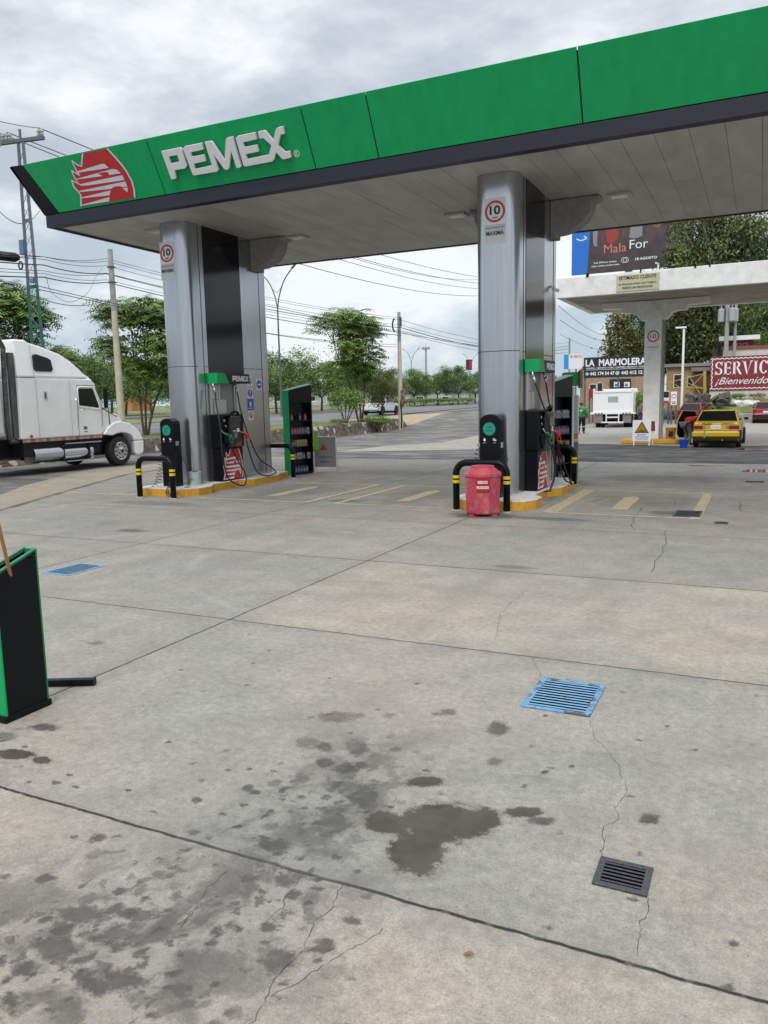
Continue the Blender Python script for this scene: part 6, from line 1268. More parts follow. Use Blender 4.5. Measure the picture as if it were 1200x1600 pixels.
def proto_tree(key, seed, H, kind, mats, bark, n_leaf=2600):
    rr = random.Random(seed); tb = MB(); tips = []; lv = LV()
    if kind == 'round':
        limb(tb, rr, Vector((0, 0, -.1)), (rr.uniform(-.1, .1), rr.uniform(-.1, .1), 1), H*.26, H*.020, 0, []); 
        for k in range(5):
            a = 2*math.pi*k/5; limb(tb, rr, Vector((0, 0, H*.24)), (math.cos(a)*.8, math.sin(a)*.8, .9), H*.26, H*.010, 1, tips, .7, .6, 3, .3)
        Rr = H*.46
        cl_ = [(Vector((rr.gauss(0, 1), rr.gauss(0, 1), rr.gauss(0, 1))).normalized()*(rr.random()**.4)) for _ in range(27)]
        cs = [(Vector((c.x*Rr, c.y*Rr, H*.60+c.z*H*.34)), H*rr.uniform(.06, .15)*(1.15-.35*c.z)) for c in cl_]
        tone = [rr.choice((0, 0, 1, 1, 2)) for _ in cs]
        for _ in range(n_leaf):
            ci = rr.randrange(len(cs)); c, r_ = cs[ci]; o = Vector((rr.gauss(0, 1), rr.gauss(0, 1), rr.gauss(0, .7)))*r_*.60; mi = min(2, max(0, tone[ci]+rr.choice((-1, 0, 0, 1))))
            lv.leaf(c+o, H*rr.uniform(.018, .032), H*.015, rr, .1, mi)
    elif kind == 'feather':
        for k in range(3):
            a = 2*math.pi*k/3+rr.random(); limb(tb, rr, Vector((math.cos(a)*.08, math.sin(a)*.08, -.1)), (math.cos(a)*.24, math.sin(a)*.24, 1), H*.40, H*.009, 2, tips, .48, .60, 3, .55)
        tips += [Vector((t_.x*rr.uniform(.8, 1.35), t_.y*rr.uniform(.8, 1.35), t_.z*rr.uniform(.52, .86))) for t_ in list(tips) if rr.random() < .75]
        for t0 in list(tips):
            for lev, (dz, Lf, nf_) in enumerate(((0, .115, 13), (-.045, .12, 12), (-.09, .10, 9))):
                base = t0+Vector((rr.uniform(-.03, .03)*H*lev, rr.uniform(-.03, .03)*H*lev, dz*H)); tone = rr.choice((0, 1, 1, 2))
                for k in range(nf_):
                    a = 2*math.pi*k/nf_+rr.uniform(-.3, .3); d = Vector((math.cos(a), math.sin(a), rr.uniform(.0, .75))).normalized(); p_ = Vector(base); L_ = H*Lf*rr.uniform(.7, 1.15); ns_ = 6
                    for q in range(ns_):
                        p_ = p_+d*L_/ns_; d = (d+Vector((0, 0, -.16))).normalized(); sd_ = d.cross(Vector((0, 0, 1)))
                        sd_ = sd_.normalized() if sd_.length > .1 else Vector((1, 0, 0)); ll = H*.030*(1-.5*abs(q/ns_-.45)); wl_ = H*.0085
                        for s in (-1, 1):
                            tp_ = p_+(sd_*s*ll+d*ll*.35+Vector((0, 0, -ll*rr.uniform(.1, .6)))); e_ = d*wl_*.5
                            lv.P += [p_-e_, p_+e_, tp_+e_*.6, tp_-e_*.6]; lv.M.append(min(2, max(0, tone+rr.choice((-1, 0, 0, 0, 1)))))
        tips2 = list(tips)
        for _ in range(int(n_leaf*.6)):
            t0 = rr.choice(tips2); f_ = rr.uniform(.72, .98); lv.leaf(Vector((t0.x*f_+rr.gauss(0, .04)*H, t0.y*f_+rr.gauss(0, .04)*H, t0.z*f_*.93+rr.gauss(0, .03)*H)), H*.028, H*.010, rr, .4, rr.choice((0, 0, 1)))
    elif kind == 'euc':
        limb(tb, rr, Vector((0, 0, -.2)), (.05, 0, 1), H*.42, H*.026, 2, tips, .55, .62, 4, .35)
        extra = []
        while len(extra) < 60:
            q_ = Vector((rr.uniform(-1, 1), rr.uniform(-1, 1), rr.uniform(-1, 1)))
            if q_.length < 1: extra.append(Vector((q_.x*H*.25, q_.y*H*.25, H*.64+q_.z*H*.33)))
        tips = [t0 for t0 in tips if math.hypot(t0.x, t0.y) < .27*H]
        for t0 in tips+extra:
            rr_ = H*rr.uniform(.025, .050)*(1.15 if t0.z < H*.7 else .9); base = rr.choice((0, 0, 1, 1, 2))
            for _ in range(int(n_leaf/len(tips+extra))):
                o = Vector((rr.gauss(0, 1), rr.gauss(0, 1), rr.gauss(0, 1.2)-.3))*rr_; lv.leaf(t0+o, H*.022, H*.0085, rr, 1.0, min(2, max(0, base+rr.choice((-1, 0, 0, 1)))))
    elif kind == 'bush':
        for k in range(6):
            a = 2*math.pi*k/6; limb(tb, rr, Vector((0, 0, -.05)), (math.cos(a)*.6, math.sin(a)*.6, 1), H*.45, H*.02, 1, tips, .5, .6, 2, .3)
        for _ in range(n_leaf):
            c = rr.choice(tips); o = Vector((rr.gauss(0, 1), rr.gauss(0, 1), rr.gauss(0, .8)))*H*.13; lv.leaf(c+o, H*.06, H*.035, rr, .1, rr.choice((0, 1, 1, 2)))
    elif kind == 'column':
        limb(tb, rr, Vector((0, 0, -.1)), (0, 0, 1), H*.9, H*.018, 0, tips)
        for k in range(26):
            z = H*(.12+.86*k/26); wv = H*.13*math.sin(min(1, (1-k/27)*1.8)*math.pi/2)*rr.uniform(.6, 1.1); a = rr.random()*6.28; c = Vector((math.cos(a)*wv*.5, math.sin(a)*wv*.5, z))
            for _ in range(n_leaf//26): lv.leaf(c+Vector((rr.gauss(0, 1), rr.gauss(0, 1), rr.gauss(0, .9)))*H*.045, H*.03, H*.014, rr, .2, rr.choice((0, 1, 2)))
    me = lv.mesh('crown', mats)
    tr_ = tb.build('trunk', bark, None, smooth=True, fix=False); tm = tr_.data; bpy.data.objects.remove(tr_)
    TREE[key] = (me, tm, H)
proto_tree('A', 1, 6, 'round', G1, m_bark, 12000); proto_tree('A2', 2, 6, 'round', G1, m_bark, 10500); proto_tree('A3', 12, 6, 'round', G2, m_bark, 10000); proto_tree('Ay', 31, 5, 'round', G4, m_bark, 9000)
proto_tree('B', 3, 7, 'feather', G2, m_bark, 2600); proto_tree('B2', 8, 7, 'feather', G2, m_bark, 2200)
proto_tree('C', 4, 18, 'euc', G3, m_barkp, 34000); proto_tree('C2', 14, 14, 'euc', G5, m_bark, 24000)
proto_tree('D', 5, 2, 'bush', G2, m_bark, 2600); proto_tree('Dy', 6, 4, 'bush', G4, m_bark, 2800); proto_tree('E', 7, 9, 'column', G4, m_bark, 3800); proto_tree('Dr', 9, 1, 'bush', leafmats('red shrub', [(.12, .02, .02), (.2, .03, .03), (.08, .03, .02)]), m_bark, 900)
rt_ = random.Random(21)
def tree(key, px, Y, ytop, label, cat='tree', group=None, name='tree', wide=1.0, base_y=640, z0=None, X=None):
    x = onY(px, base_y, Y).x if X is None else X; z = (h(x, Y)+.08) if z0 is None else z0; zt = onY(px, ytop, Y).z; s = (zt-z)/(TREE[key][2]*(.97 if key[0] in 'AC' else .93)); s = max(.05, s)
    t = thing(name, label, cat, (x, Y, z), rt_.uniform(0, 6.28), group); t.scale = (s*wide, s*wide, s)
    for nm_, me in (('trunk', TREE[key][1]), ('crown', TREE[key][0])):
        o = bpy.data.objects.new(nm_, me); COL.objects.link(o); o.parent = t
    return t
GA = 'rounded trees lining the avenue'
tree('B', 226, 31.5, 450, 'airy tree with feathery leaf whorls and two slanting trunks, just left of the left column', wide=1.0)
tree('B2', 14, 28, 448, 'airy feathery leaved tree rising above the trailer at the left photo edge', wide=1.1)
tree('B2', 88, 40, 545, 'small feathery tree showing between the truck roof and the green lattice post', wide=1.15)
tree('B', 562, 47, 478, 'tall slender feathery tree on the verge above the stone wall, left of the cream pole', wide=1.0)
tree('Ay', 598, 52, 571, 'low yellowish spreading tree beside the tall slender verge tree', wide=.9, name='small_tree')
tree('D', 540, 44, 606, 'bright green bush growing on the verge at the foot of the slender tree', 'bush', name='bush', wide=.85)
tree('D', 528, 41, 654, 'tiny grass tuft on the verge above the stone wall, nearer one', 'grass tuft', name='grass_tuft', wide=2.2)
tree('D', 588, 46, 650, 'tiny grass tuft on the verge left of the cream pole', 'grass tuft', name='grass_tuft', wide=2.0)
for px, Y, yt, k_, lab in ((150, 60, 556, 'A', 'rounded tree right above the white truck hood'), (112, 70, 548, 'A2', 'rounded tree above the middle of the truck cab roof'), (55, 62, 540, 'A', 'rounded tree behind the feathery tree at the far left'), (196, 78, 560, 'A3', 'rounded tree behind the cream pole left of the left column'),
                          (236, 66, 575, 'A2', 'low rounded tree behind the two slanting trunks'), (175, 90, 552, 'A2', 'distant rounded tree between truck and cream pole'), (-20, 60, 530, 'A2', 'rounded tree at the photo edge behind the trailer'), (80, 84, 560, 'A3', 'distant rounded tree seen over the truck roof')):
    tree(k_, px, Y, yt, lab, wide=1.25, group=GA)
for px, Y, yt, k_, lab in ((432, 74, 540, 'A', 'dark rounded tree just right of the left column, behind the double street lamp'), (470, 92, 572, 'A3', 'bright green lower tree behind the left product rack'), (503, 84, 556, 'A2', 'large rounded tree between the rack and the slender tree'), (540, 98, 562, 'A', 'rounded tree partly behind the slender verge tree'),
                          (585, 104, 566, 'A2', 'rounded tree beyond the pickup truck'), (612, 116, 580, 'A3', 'rounded tree just left of the cream pole'), (648, 122, 575, 'A', 'rounded tree just right of the cream pole'), (684, 128, 572, 'A2', 'second rounded tree right of the cream pole'),
                          (716, 134, 571, 'A', 'third rounded tree right of the cream pole'), (742, 145, 577, 'A3', 'rounded tree touching the edge of the right column'), (665, 150, 585, 'A2', 'distant rounded tree behind the avenue row'), (440, 120, 560, 'A2', 'distant tree behind the double street lamp'), (770, 140, 575, 'A', 'avenue tree behind the right column'), (272, 72, 560, 'A', 'avenue tree hidden behind the left column front'), (318, 84, 556, 'A2', 'avenue tree hidden behind the left navy panel'), (362, 78, 552, 'A3', 'avenue tree hidden behind the left fuel pump'), (400, 88, 556, 'A', 'avenue tree hidden behind the left column rear edge'), (806, 150, 577, 'A2', 'avenue tree hidden behind the right navy panel'), (845, 160, 580, 'A3', 'avenue tree hidden behind the right column rear edge')):
    tree(k_, px, Y, yt, lab, wide=1.2, group=GA)
for i, px in enumerate((618, 640, 662, 684, 706, 728)):
    tree('D', px, 112+i*3, 622.5-.35*i, 'dark clipped low hedge bush below the avenue trees', 'bush', group='hedge bushes below the avenue trees', name='hedge_bush', wide=2.2)
tree('C', 1106, 74, 336, 'very tall eucalyptus rising above the white concrete canopy, beside the billboard', wide=1.0, z0=.9)
tree('C', 1088, 80, 420, 'lower eucalyptus just behind the tall one, left of the transformer poles', wide=1.15, z0=1.0)
tree('C2', 1066, 78, 462, 'dark drooping tree behind the white lamp post under the concrete canopy', wide=1.25, z0=1.0)
tree('C2', 1006, 84, 476, 'dark green tree behind the black marble works sign', wide=.8, z0=.8)
tree('E', 962, 76, 494, 'narrow yellowish green tree above the black marble works sign', wide=1.25, z0=.7)
tree('E', 985, 79, 520, 'smaller yellowish tree beside the billboard pole', wide=1.2, z0=.7)
tree('C2', 1165, 108, 470, 'dark hillside tree behind the red roofed house', wide=1.6, z0=3)
tree('C2', 1205, 96, 478, 'dark tree right of the red roofed house', wide=1.5, z0=2.5)
tree('A3', 1188, 82, 508, 'bright green tree at the right edge above the mural wall', wide=1.3, z0=2)
tree('C2', 1230, 104, 462, 'dark hillside tree at the far right edge', wide=1.7, z0=3)
tree('C2', 1130, 118, 478, 'distant dark hillside tree behind the transformer poles', wide=1.6, z0=3)
tree('Dr', 1184, 64, 612, 'small dark red leaved shrub on the grass bank below the mural', 'shrub', name='shrub', wide=1.6, z0=1.35)
tree('D', 1005, 55, 610, 'green bush beside the white column, right of the white truck', 'bush', name='bush', wide=.8, z0=0)
tree('D', 1152, 64.6, 614, 'small dark agave like plant at the foot of the white wall', 'plant', name='plant', wide=1.6, z0=1.4)
# ================================================================= poles, lamps, wires
m_pgreen = mat('green painted steel', (.012, .11, .085), .5, n=.15, ns=2); m_galv = mat('galvanised steel', (.12, .14, .155), .5, metal=.4, n=.15, ns=3)
m_cream = mat('cream concrete pole', (.50, .46, .35), .8, n=.12, ns=1.2); m_cgrey = mat('pale concrete pole', (.33, .33, .33), .85, n=.15, ns=2)
lt = thing('lattice_pole', 'tall lattice steel utility post, green below and grey above, behind the truck', 'utility pole', (-24.9, 21.6, .4))
def leg(b, z0, z1, m):
    for s in (-1, 1):
        w0 = .36-.021*z0; w1 = .36-.021*z1; b.tube([(s*w0, 0, z0), (s*w1, 0, z1)], .075, 4)
b_ = MB(); leg(b_, 0, 6.2, 0); 
for z in (1.6, 3.1, 4.7, 6.15): b_.b2((-.36+.021*z, -.03, z-.06), (.36-.021*z, .03, z+.06))
b_.build('lower_frame', m_pgreen, lt)
b_ = MB(); leg(b_, 6.2, 11.3, 0); b_.b2((-.19, -.03, 8.5), (.19, .03, 8.6)); b_.build('upper_frame', m_galv, lt)
b_ = MB(); z = 1.6
while z < 11: b_.tube([(-.33+.021*z, 0, z), (.33-.021*z, 0, z+.45)], .012, 4); b_.tube([(.33-.021*z, 0, z), (-.33+.021*z, 0, z+.45)], .012, 4); z += .5
b_.build('lattice', m_galv, lt)
ax = Vector((math.cos(R(10)), math.sin(R(10)), 0))
b_ = MB(); b_.box((0, 0, 11.35), (2.0, .14, .12), rz=R(10)); b_.tube([(0, 0, 11.3), (0, 0, 11.75)], .05, 6); b_.build('cross_arm', m_galv, lt)
b_ = MB()
for s in (-.85, -.55, .85):
    for dy in (-.05, .09): c = ax*(s+dy); b_.lathe((c.x, c.y, 11.42), [(.05, 0), (.07, .06), (.05, .1), (.075, .16), (.05, .2), (.03, .27)], 8)
b_.pieces('insulator', mat('grey porcelain', (.35, .35, .37), .35), lt)
b_ = MB(); b_.tube([(.10*math.cos(a)-.42, -.1, 6.95+.14*math.sin(a)) for a in [math.pi*k/6 for k in range(12)]], .03, 6, closed=True); b_.build('cable_coil', m_black, lt)
b_ = MB(); b_.box((.15, -.1, 6.35), (.2, .12, .16)); b_.box((-.25, -.08, 7.6), (.22, .15, .5)); b_.pieces('junction_box', mat('blue grey box', (.10, .16, .28), .5), lt)
def pole(name, label, loc, top, r0, r1, m, split=None, m2=None):
    t = thing(name, label, 'utility pole', loc); H = top-loc[2]; b = MB()
    if split: b.cyl((0, 0, -.05), (0, 0, H*split), r0, r0+(r1-r0)*split, 12); b.build('lower_shaft', m, t, autosm=40); b = MB(); b.cyl((0, 0, H*split), (0, 0, H), r0+(r1-r0)*split, r1, 12); b.build('upper_shaft', m2, t, autosm=40)
    else: b.cyl((0, 0, -.05), (0, 0, H), r0, r1, 12); b.build('shaft', m, t, autosm=40)
    return t
P2 = pole('utility_pole', 'cream painted concrete pole standing beyond the white truck hood', (-28.1, 29.0, .48), 9.4, .19, .12, m_cream, .68, m_cgrey)
b_ = MB(); 
for z in (8.1, 7.4): b_.b2((-.14, -.14, z-.03), (.14, .14, z+.03)); b_.b2((.1, -.25, z-.02), (.16, .1, z+.02))
b_.pieces('bracket', m_galv, P2)
P3 = pole('utility_pole', 'cream painted concrete pole at the stone wall end, black cable coil at its top', (-22.35, 49.3, 0), 7.95, .17, .11, m_cream, .75, m_cgrey)
b_ = MB(); b_.tube([(-.28+.16*math.cos(a), -.1, 7.1+.42*math.sin(a)) for a in [math.pi/2+math.pi*k/8 for k in range(9)]], .05, 6); b_.build('cable_coil', m_black, P3, smooth=True)
b_ = MB(); b_.b2((.1, -.15, 7.0), (.16, .1, 7.6)); b_.pieces('bracket', m_galv, P3)
b_ = MB(); b_.tube(catmull([(.12, -.15, .1), (.16, -.2, 1.0), (.1, -.2, 1.8), (.2, -.2, 2.2)], 6), .04, 6); b_.build('ground_cable', m_black, P3, smooth=True)
fl = MB(); V = []
for j in range(6):
    for i in range(4): V.append((.1+.13*i+.02*j, -.22+.05*math.sin(i*2+j), 1.25+.22*j+.06*i))
fl.add(V, [(j*4+i, j*4+i+1, (j+1)*4+i+1, (j+1)*4+i) for j in range(5) for i in range(3)]); flo = fl.build('ragged_banner', mat('faded pink banner', (.42, .20, .22), .8, n=.3, ns=5, col2=(.12, .06, .07), c2t=(.45, .55)), None, smooth=True)
flo.location = (-22.35, 49.3, 0); flo.scale = (.8, 1, 1.15); sm_ = flo.modifiers.new('s', 'SOLIDIFY'); sm_.thickness = .01; tag(flo, 'ragged pink and black banner tied to the cream pole at the wall end', 'banner')
pole('utility_pole', 'far grey utility pole beside the for rent banner, with insulator ring', (onY(889, 620, 85).x, 85, .3), onY(889, 528, 85).z, .13, .09, m_cgrey)
for px, Y, yt, lab, m_, nm_ in ((1134, 68.5, 476, 'thick pale concrete pole carrying grey transformers, left of the pair', m_cgrey, 'utility_pole'), (1147, 69, 472, 'slimmer pale concrete pole just right of the transformer pole', m_cgrey, 'utility_pole')):
    x = onY(px, 560, Y).x; pp = pole(nm_, lab, (x, Y, 1.0), onY(px, yt, Y).z, .20 if px == 1134 else .13, .15 if px == 1134 else .10, m_)
    if px == 1134:
        zt = onY(px, 492, Y).z-1.0; b_ = MB()
        for dx, dy in ((-.45, -.1), (.35, -.3), (.55, .2)): b_.lathe((dx, dy, zt-.55), [(.20, 0), (.24, .05), (.24, .95), (.18, 1.02), (.05, 1.04), (.05, 1.25)], 12)
        b_.pieces('transformer', mat('transformer grey', (.35, .38, .40), .5), pp, autosm=35)
b_ = MB(); xm = onY(666, 600, 165).x; b_.cyl((0, 0, 0), (0, 0, onY(666, 545, 165).z-1.3), .35, .2, 8); b_.cyl((0, 0, onY(666, 545, 165).z-1.3), (0, 0, onY(666, 537, 165).z-1.3), .06, n=6); b_.box((0, 0, onY(666, 545, 165).z-1.2), (1.6, .8, .5)); mo = b_.build('antenna_mast', m_cgrey, None); mo.location = (xm, 165, 1.3); tag(mo, 'thin distant antenna mast above the avenue trees', 'mast')
# double arm street lights
def street_light():
    t = thing('street_lamp', 'x', 'street lamp', (0, 0, 0), 0, 'double arm street lamps along the avenue'); b = MB(); b.cyl((0, 0, 0), (0, 0, 9.2), .10, .06, 10); b.build('mast', m_galv, t, autosm=40)
    for s in (-1, 1):
        b = MB(); b.tube(catmull([(0, 0, 8.9), (s*.25, 0, 9.9), (s*.9, 0, 11.1), (s*1.9, 0, 12.0)], 6), .05, 6); a = b.build('arm', m_galv, t, smooth=True)
        b = MB(); b.box((s*2.1, 0, 12.12), (.62, .18, .12), M=Matrix.Rotation(-s*.6, 3, 'Y')); b.build('lamp_head', mat('lamp head grey', (.18, .18, .19), .4), a, bevel=.02)
    b = MB(); b.tube(catmull([(-.55, 0, 10.6), (0, 0, 10.25), (.55, 0, 10.6)], 5), .02, 5); b.build('brace', m_galv, t, smooth=True); return t
sl0 = street_light()
for i, (px, Y, yt, lab) in enumerate(((440, 62, 419, 'nearest double arm street lamp, just right of the left column'), (566, 135, 531, 'distant double arm street lamp behind the tall slender tree'), (644, 150, 545, 'distant double arm street lamp just right of the cream pole'), (736, 178, 553, 'farthest double arm street lamp beside the right column'), (522, 160, 552, 'faint distant double arm street lamp above the trees by the product rack'))):
    c = sl0 if i == 0 else copy_tree(sl0); x = onY(px, 640, Y).x; z = h_up(x, Y)+.1; zt = onY(px, yt, Y).z; c.location = (x, Y, z); s = (zt-z)/12.15; c.scale = (s, s, s); c['label'] = lab; c.rotation_euler = (0, 0, R(-14))
for px, Y, yt, z0, lab, arm in ((1066, 62, 513, .2, 'white lamp post with flat head beside the white column', 1), (1113, 74, 537, 1.5, 'short white lamp post behind the mural wall', 1)):
    x = onY(px, 600, Y).x; t = thing('lamp_post', lab, 'lamp post', (x, Y, z0)); H = onY(px, yt, Y).z-z0; b_ = MB(); b_.cyl((0, 0, 0), (0, 0, H), .10 if px < 1100 else .07, .08 if px < 1100 else .06, 10); b_.build('mast', m_white, t, autosm=40); b_ = MB(); b_.box((-.2, 0, H+.05), (.75, .3, .12)); b_.build('lamp_head', m_white, t, bevel=.03)
# wires
m_wire = mat('black cable', (.02, .02, .022), .7); m_wireg = mat('grey wire', (.10, .105, .11), .7)
def wire(a, c, sag, r=.012, m=m_wire, label=None, group='overhead wires across the sky', n=18):
    a, c = Vector(a), Vector(c); P = [a.lerp(c, i/n)-Vector((0, 0, 4*sag*(i/n)*(1-i/n))) for i in range(n+1)]; b = MB(); b.tube(P, r, 4); o = b.build('overhead_wire', m, None, smooth=True); return tag(o, label or 'thin overhead wire crossing the sky', 'wire', group)
LP = Vector((-24.9, 21.6, 0)); 
def wl(zl): return LP+Vector((0, 0, zl))
LOFF = {11.7: (0, 183), }
for k, (s, pl, lab) in enumerate(((-.85, (0, 214), 'thin high wire from the left insulator of the lattice post'), (-.55, (0, 206), 'thin high wire running from the second insulator of the lattice post'), (.85, (0, 182), 'thin high wire running from the right insulator of the lattice post'))):
    a = wl(12.1)+ax*s; e0 = onY(pl[0], pl[1], 17.5); wire(e0+(e0-a)*1.5, a, .15, .012, m_wireg, lab+', left span'); wire(a, onY(760+k*22, 452-k*7, 88), 1.2, .02, m_wireg, lab+', right span')
zb = [(398, 8.6, 408), (402, 8.3, 415), (411, 7.9, 427), (420, 7.6, 428), (424, 7.3, 437), (430, 7.0, 441), (398, 8.8, 404)]
for k, (yl, _, y2) in enumerate(zb):
    pL = onY(68, yl+3, 21.6); p2 = onY(166, y2, 29.0); lab = 'overhead cable %s of the cable bundle' % ('first', 'second', 'third', 'fourth', 'fifth', 'sixth', 'uppermost')[k]
    r_ = .020 if k in (2, 5) else .010
    e0 = onY(0, yl-6+k, 17.5); wire(e0+(e0-pL)*1.4, pL, .05, r_, m_wire, lab+', span left of the lattice post'); wire(pL, p2, .12, r_, m_wire, lab+', span to the near cream pole')
    p3 = onY(627, (500, 508, 512, 517, 519, 524, 497)[k], 49.3); wire(p2, p3, .35, r_, m_wire, lab+', span to the far cream pole')
    if k < 5: wire(p3, onY(889, (535, 540, 545, 541, 550)[k], 85), .8, r_*1.2, m_wire, lab+', span beyond the far cream pole')
for k, (a, c) in enumerate((((60, 447, 21.6), (620, 542, 60)), ((60, 452, 21.6), (620, 538, 60)), ((0, 437, 17), (166, 468, 29)), ((-10, 320, 17), (62, 329, 21.6)), ((400, 392, 25), (760, 462, 60)), ((380, 470, 30), (880, 552, 90)), ((540, 400, 40), (760, 436, 80)), ((875, 500, 40), (960, 530, 90)), ((873, 478, 35), (955, 522, 90)), ((875, 522, 60), (958, 545, 110)), ((958, 553, 85), (1000, 480, 60)))):
    wire(onY(*a), onY(*c), .5, .015, m_wireg, 'thin grey overhead wire, stray span number %s from the left' % ('one', 'two', 'three', 'four', 'five', 'six', 'seven', 'eight', 'nine', 'ten', 'eleven')[k])
b_ = MB(); P0 = onY(-30, 396, 19.0); P1 = onY(30, 403, 19.6); b_.tube([P0, P0.lerp(P1, .9), P1], [.16, .16, .08], 8); tag(b_.build('cable_splice', m_black, None, smooth=True), 'thick black cable splice case hanging from the cables at the left photo edge', 'cable splice')
b_ = MB(); b_.tube(catmull([onY(72, 432, 21.6), onY(80, 456, 22.5), onY(100, 470, 23.5), onY(118, 470, 24.3), onY(138, 456, 26), onY(150, 432, 27.3), onY(160, 418, 28.3)], 6), .010, 4); tag(b_.build('hanging_wire', m_wireg, None, smooth=True), 'slack wire loop hanging between the lattice post and the cream pole', 'wire')
# ================================================================= old white concrete canopy
m_oldw = mat('old whitewashed concrete', (.78, .78, .76), .85, n=.10, ns=1.4, col2=(.50, .49, .46), c2t=(.58, .78), bump=.3, bs=8)
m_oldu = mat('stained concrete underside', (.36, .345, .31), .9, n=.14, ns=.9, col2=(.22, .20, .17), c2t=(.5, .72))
oc = thing('concrete_canopy', 'old white concrete canopy on a white column behind the right island', 'canopy', (-4.15, 34.9, 0))
b_ = MB(); b_.b2((-7.45, 31.5, 5.86), (13, 31.75, 6.63)); b_.b2((-7.45, 31.75, 5.86), (-7.2, 38.36, 6.63)); b_.b2((-7.2, 38.1, 5.86), (13, 38.36, 6.63)); b_.build('parapet', m_oldw, oc, bevel=.02)
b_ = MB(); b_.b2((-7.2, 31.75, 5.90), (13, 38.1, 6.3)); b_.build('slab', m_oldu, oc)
b_ = MB(); prof = [(-.33, 5.88), (-.33, 5.08), (-.5, 5.10), (-.62, 5.22), (-.72, 5.36), (-.88, 5.42), (-1.3, 5.45), (-1.3, 5.62), (-2.1, 5.66), (-2.1, 5.895)]
for s in (1, -1): b_.plate([(s*u-4.15, v) for u, v in prof], lambda u, v, tt: (u, tt, v), 34.6, 35.2)
b_.build('haunch', m_oldw, oc, bevel=.015)
b_ = MB(); b_.b2((-4.48, 34.58, .18), (-3.82, 35.22, 5.88)); b_.build('column', m_oldw, oc, bevel=.025); b_ = MB(); b_.b2((-3.80, 34.75, .2), (-3.74, 34.85, 5.85)); b_.tube([(-3.72, 34.95, .2), (-3.72, 34.95, 5.8)], .03, 6); b_.build('drain_pipe', m_cgrey, oc)
fo_ = lambda u, v, tt: (-4.15+u, 34.578-tt, v)
b_ = MB(); disc_plate(b_, fo_, .02, 4.42, .235, .003, .008, 28, .19); rg = b_.build('speed_sign', mat('old sign red', (.30, .02, .02), .6), oc); text('number', '10', (-4.13, 34.574, 4.43), (1, 0, 0), (0, 0, 1), .17, m_sfont, rg, width=.22, align='C'); text('word', 'MAXIMA', (-4.13, 34.574, 3.98), (1, 0, 0), (0, 0, 1), .06, m_sfont, rg, width=.42, align='C')
b_ = MB(); b_.b2((-5.15, 31.47, 5.93), (-3.60, 31.495, 6.53)); es = b_.build('notice_sign', mat('cream notice board', (.50, .48, .32), .7), oc)
text('writing', 'ESTIMADO CLIENTE', (-4.38, 31.468, 6.42), (1, 0, 0), (0, 0, 1), .13, m_sfont, es, width=1.34, align='C', bold=.02); text('writing', 'AL REALIZAR PAGO CON TARJETA', (-4.38, 31.468, 6.18), (1, 0, 0), (0, 0, 1), .085, m_sfont, es, width=1.38, align='C', bold=.02); text('writing', 'PRESENTE UNA IDENTIFICACION', (-4.38, 31.468, 6.05), (1, 0, 0), (0, 0, 1), .085, m_sfont, es, width=1.1, align='C', bold=.02)
b_ = MB()
for x_, w__ in ((-6.3, .1), (-4.3, .05), (-2.4, .07), (-1.9, .05)): b_.b2((x_, 31.47, 6.58), (x_+w__, 31.6, 6.72))
b_.pieces('roof_spot', m_black, oc); b_ = MB(); b_.tube([(-3.67, 31.6, 6.6), (-3.67, 31.6, 6.85), (-3.75, 31.5, 6.88)], .03, 6); b_.build('vent_pipe', m_white, oc)
for o in oc.children: o.location = -Vector(oc.location)
isl = thing('old_island', 'yellow kerb at the foot of the white concrete column', 'curb', (-4.1, 34.9, 0)); b_ = MB(); b_.box((0, 0, .09), (2.3, 1.5, .18)); b_.build('curb', m_curby, isl, bevel=.03)
dz = thing('waste_drum', 'yellow ochre waste drum on the old island, right of the white column', 'drum', (-3.35, 34.7, .185)); b_ = MB(); b_.lathe((0, 0, 0), [(.18, 0), (.21, .42), (.22, .44), (.22, .47), (.19, .47)], 16); b_.build('body', mat('ochre plastic', (.42, .22, .03), .6), dz, autosm=35); b_ = MB(); b_.plate([(-.08, .1), (.1, .1), (.12, .3), (-.04, .34)], lambda u, v, tt: (u, -.2-tt, v), .0, .015); b_.build('dark_mark', m_sfont, dz)
# warning A-board
af = thing('warning_board', 'white warning board with a yellow triangle standing before the white column', 'sign board', (-4.29, 33.0, 0), R(-3))
b_ = MB(); b_.b2((-.36, -.015, .18), (.36, .015, 1.02)); b_.build('panel', m_white, af, bevel=.005)
b_ = MB()
for s in (-1, 1): b_.b2((s*.30-.02, -.02, 0), (s*.30+.02, .02, .18)); b_.tube([(s*.3, .35, .0), (s*.3, .02, .95)], .015, 6)
b_.build('leg', m_white, af)
fa = lambda u, v, tt: (u, -.0155-tt, v)
b_ = MB(); b_.plate([(-.28, .50), (.28, .50), (0, .98)], fa, 0, .002); tri = b_.build('triangle_border', m_sfont, af); b_ = MB(); b_.plate([(-.225, .53), (.225, .53), (0, .92)], fa, .0022, .004); b_.plate([(-.225, .53), (.225, .53), (0, .92)], fa, .0022, .004); b_.build('triangle', mat('warning yellow', (.62, .42, .01), .5), tri)
b_ = MB(); b_.plate([(-.17, .57), (-.13, .60), (.05, .62), (.17, .60), (.14, .56), (-.1, .55)], fa, .0045, .006); b_.build('symbol', mat('symbol brown', (.10, .04, .02), .6), tri)
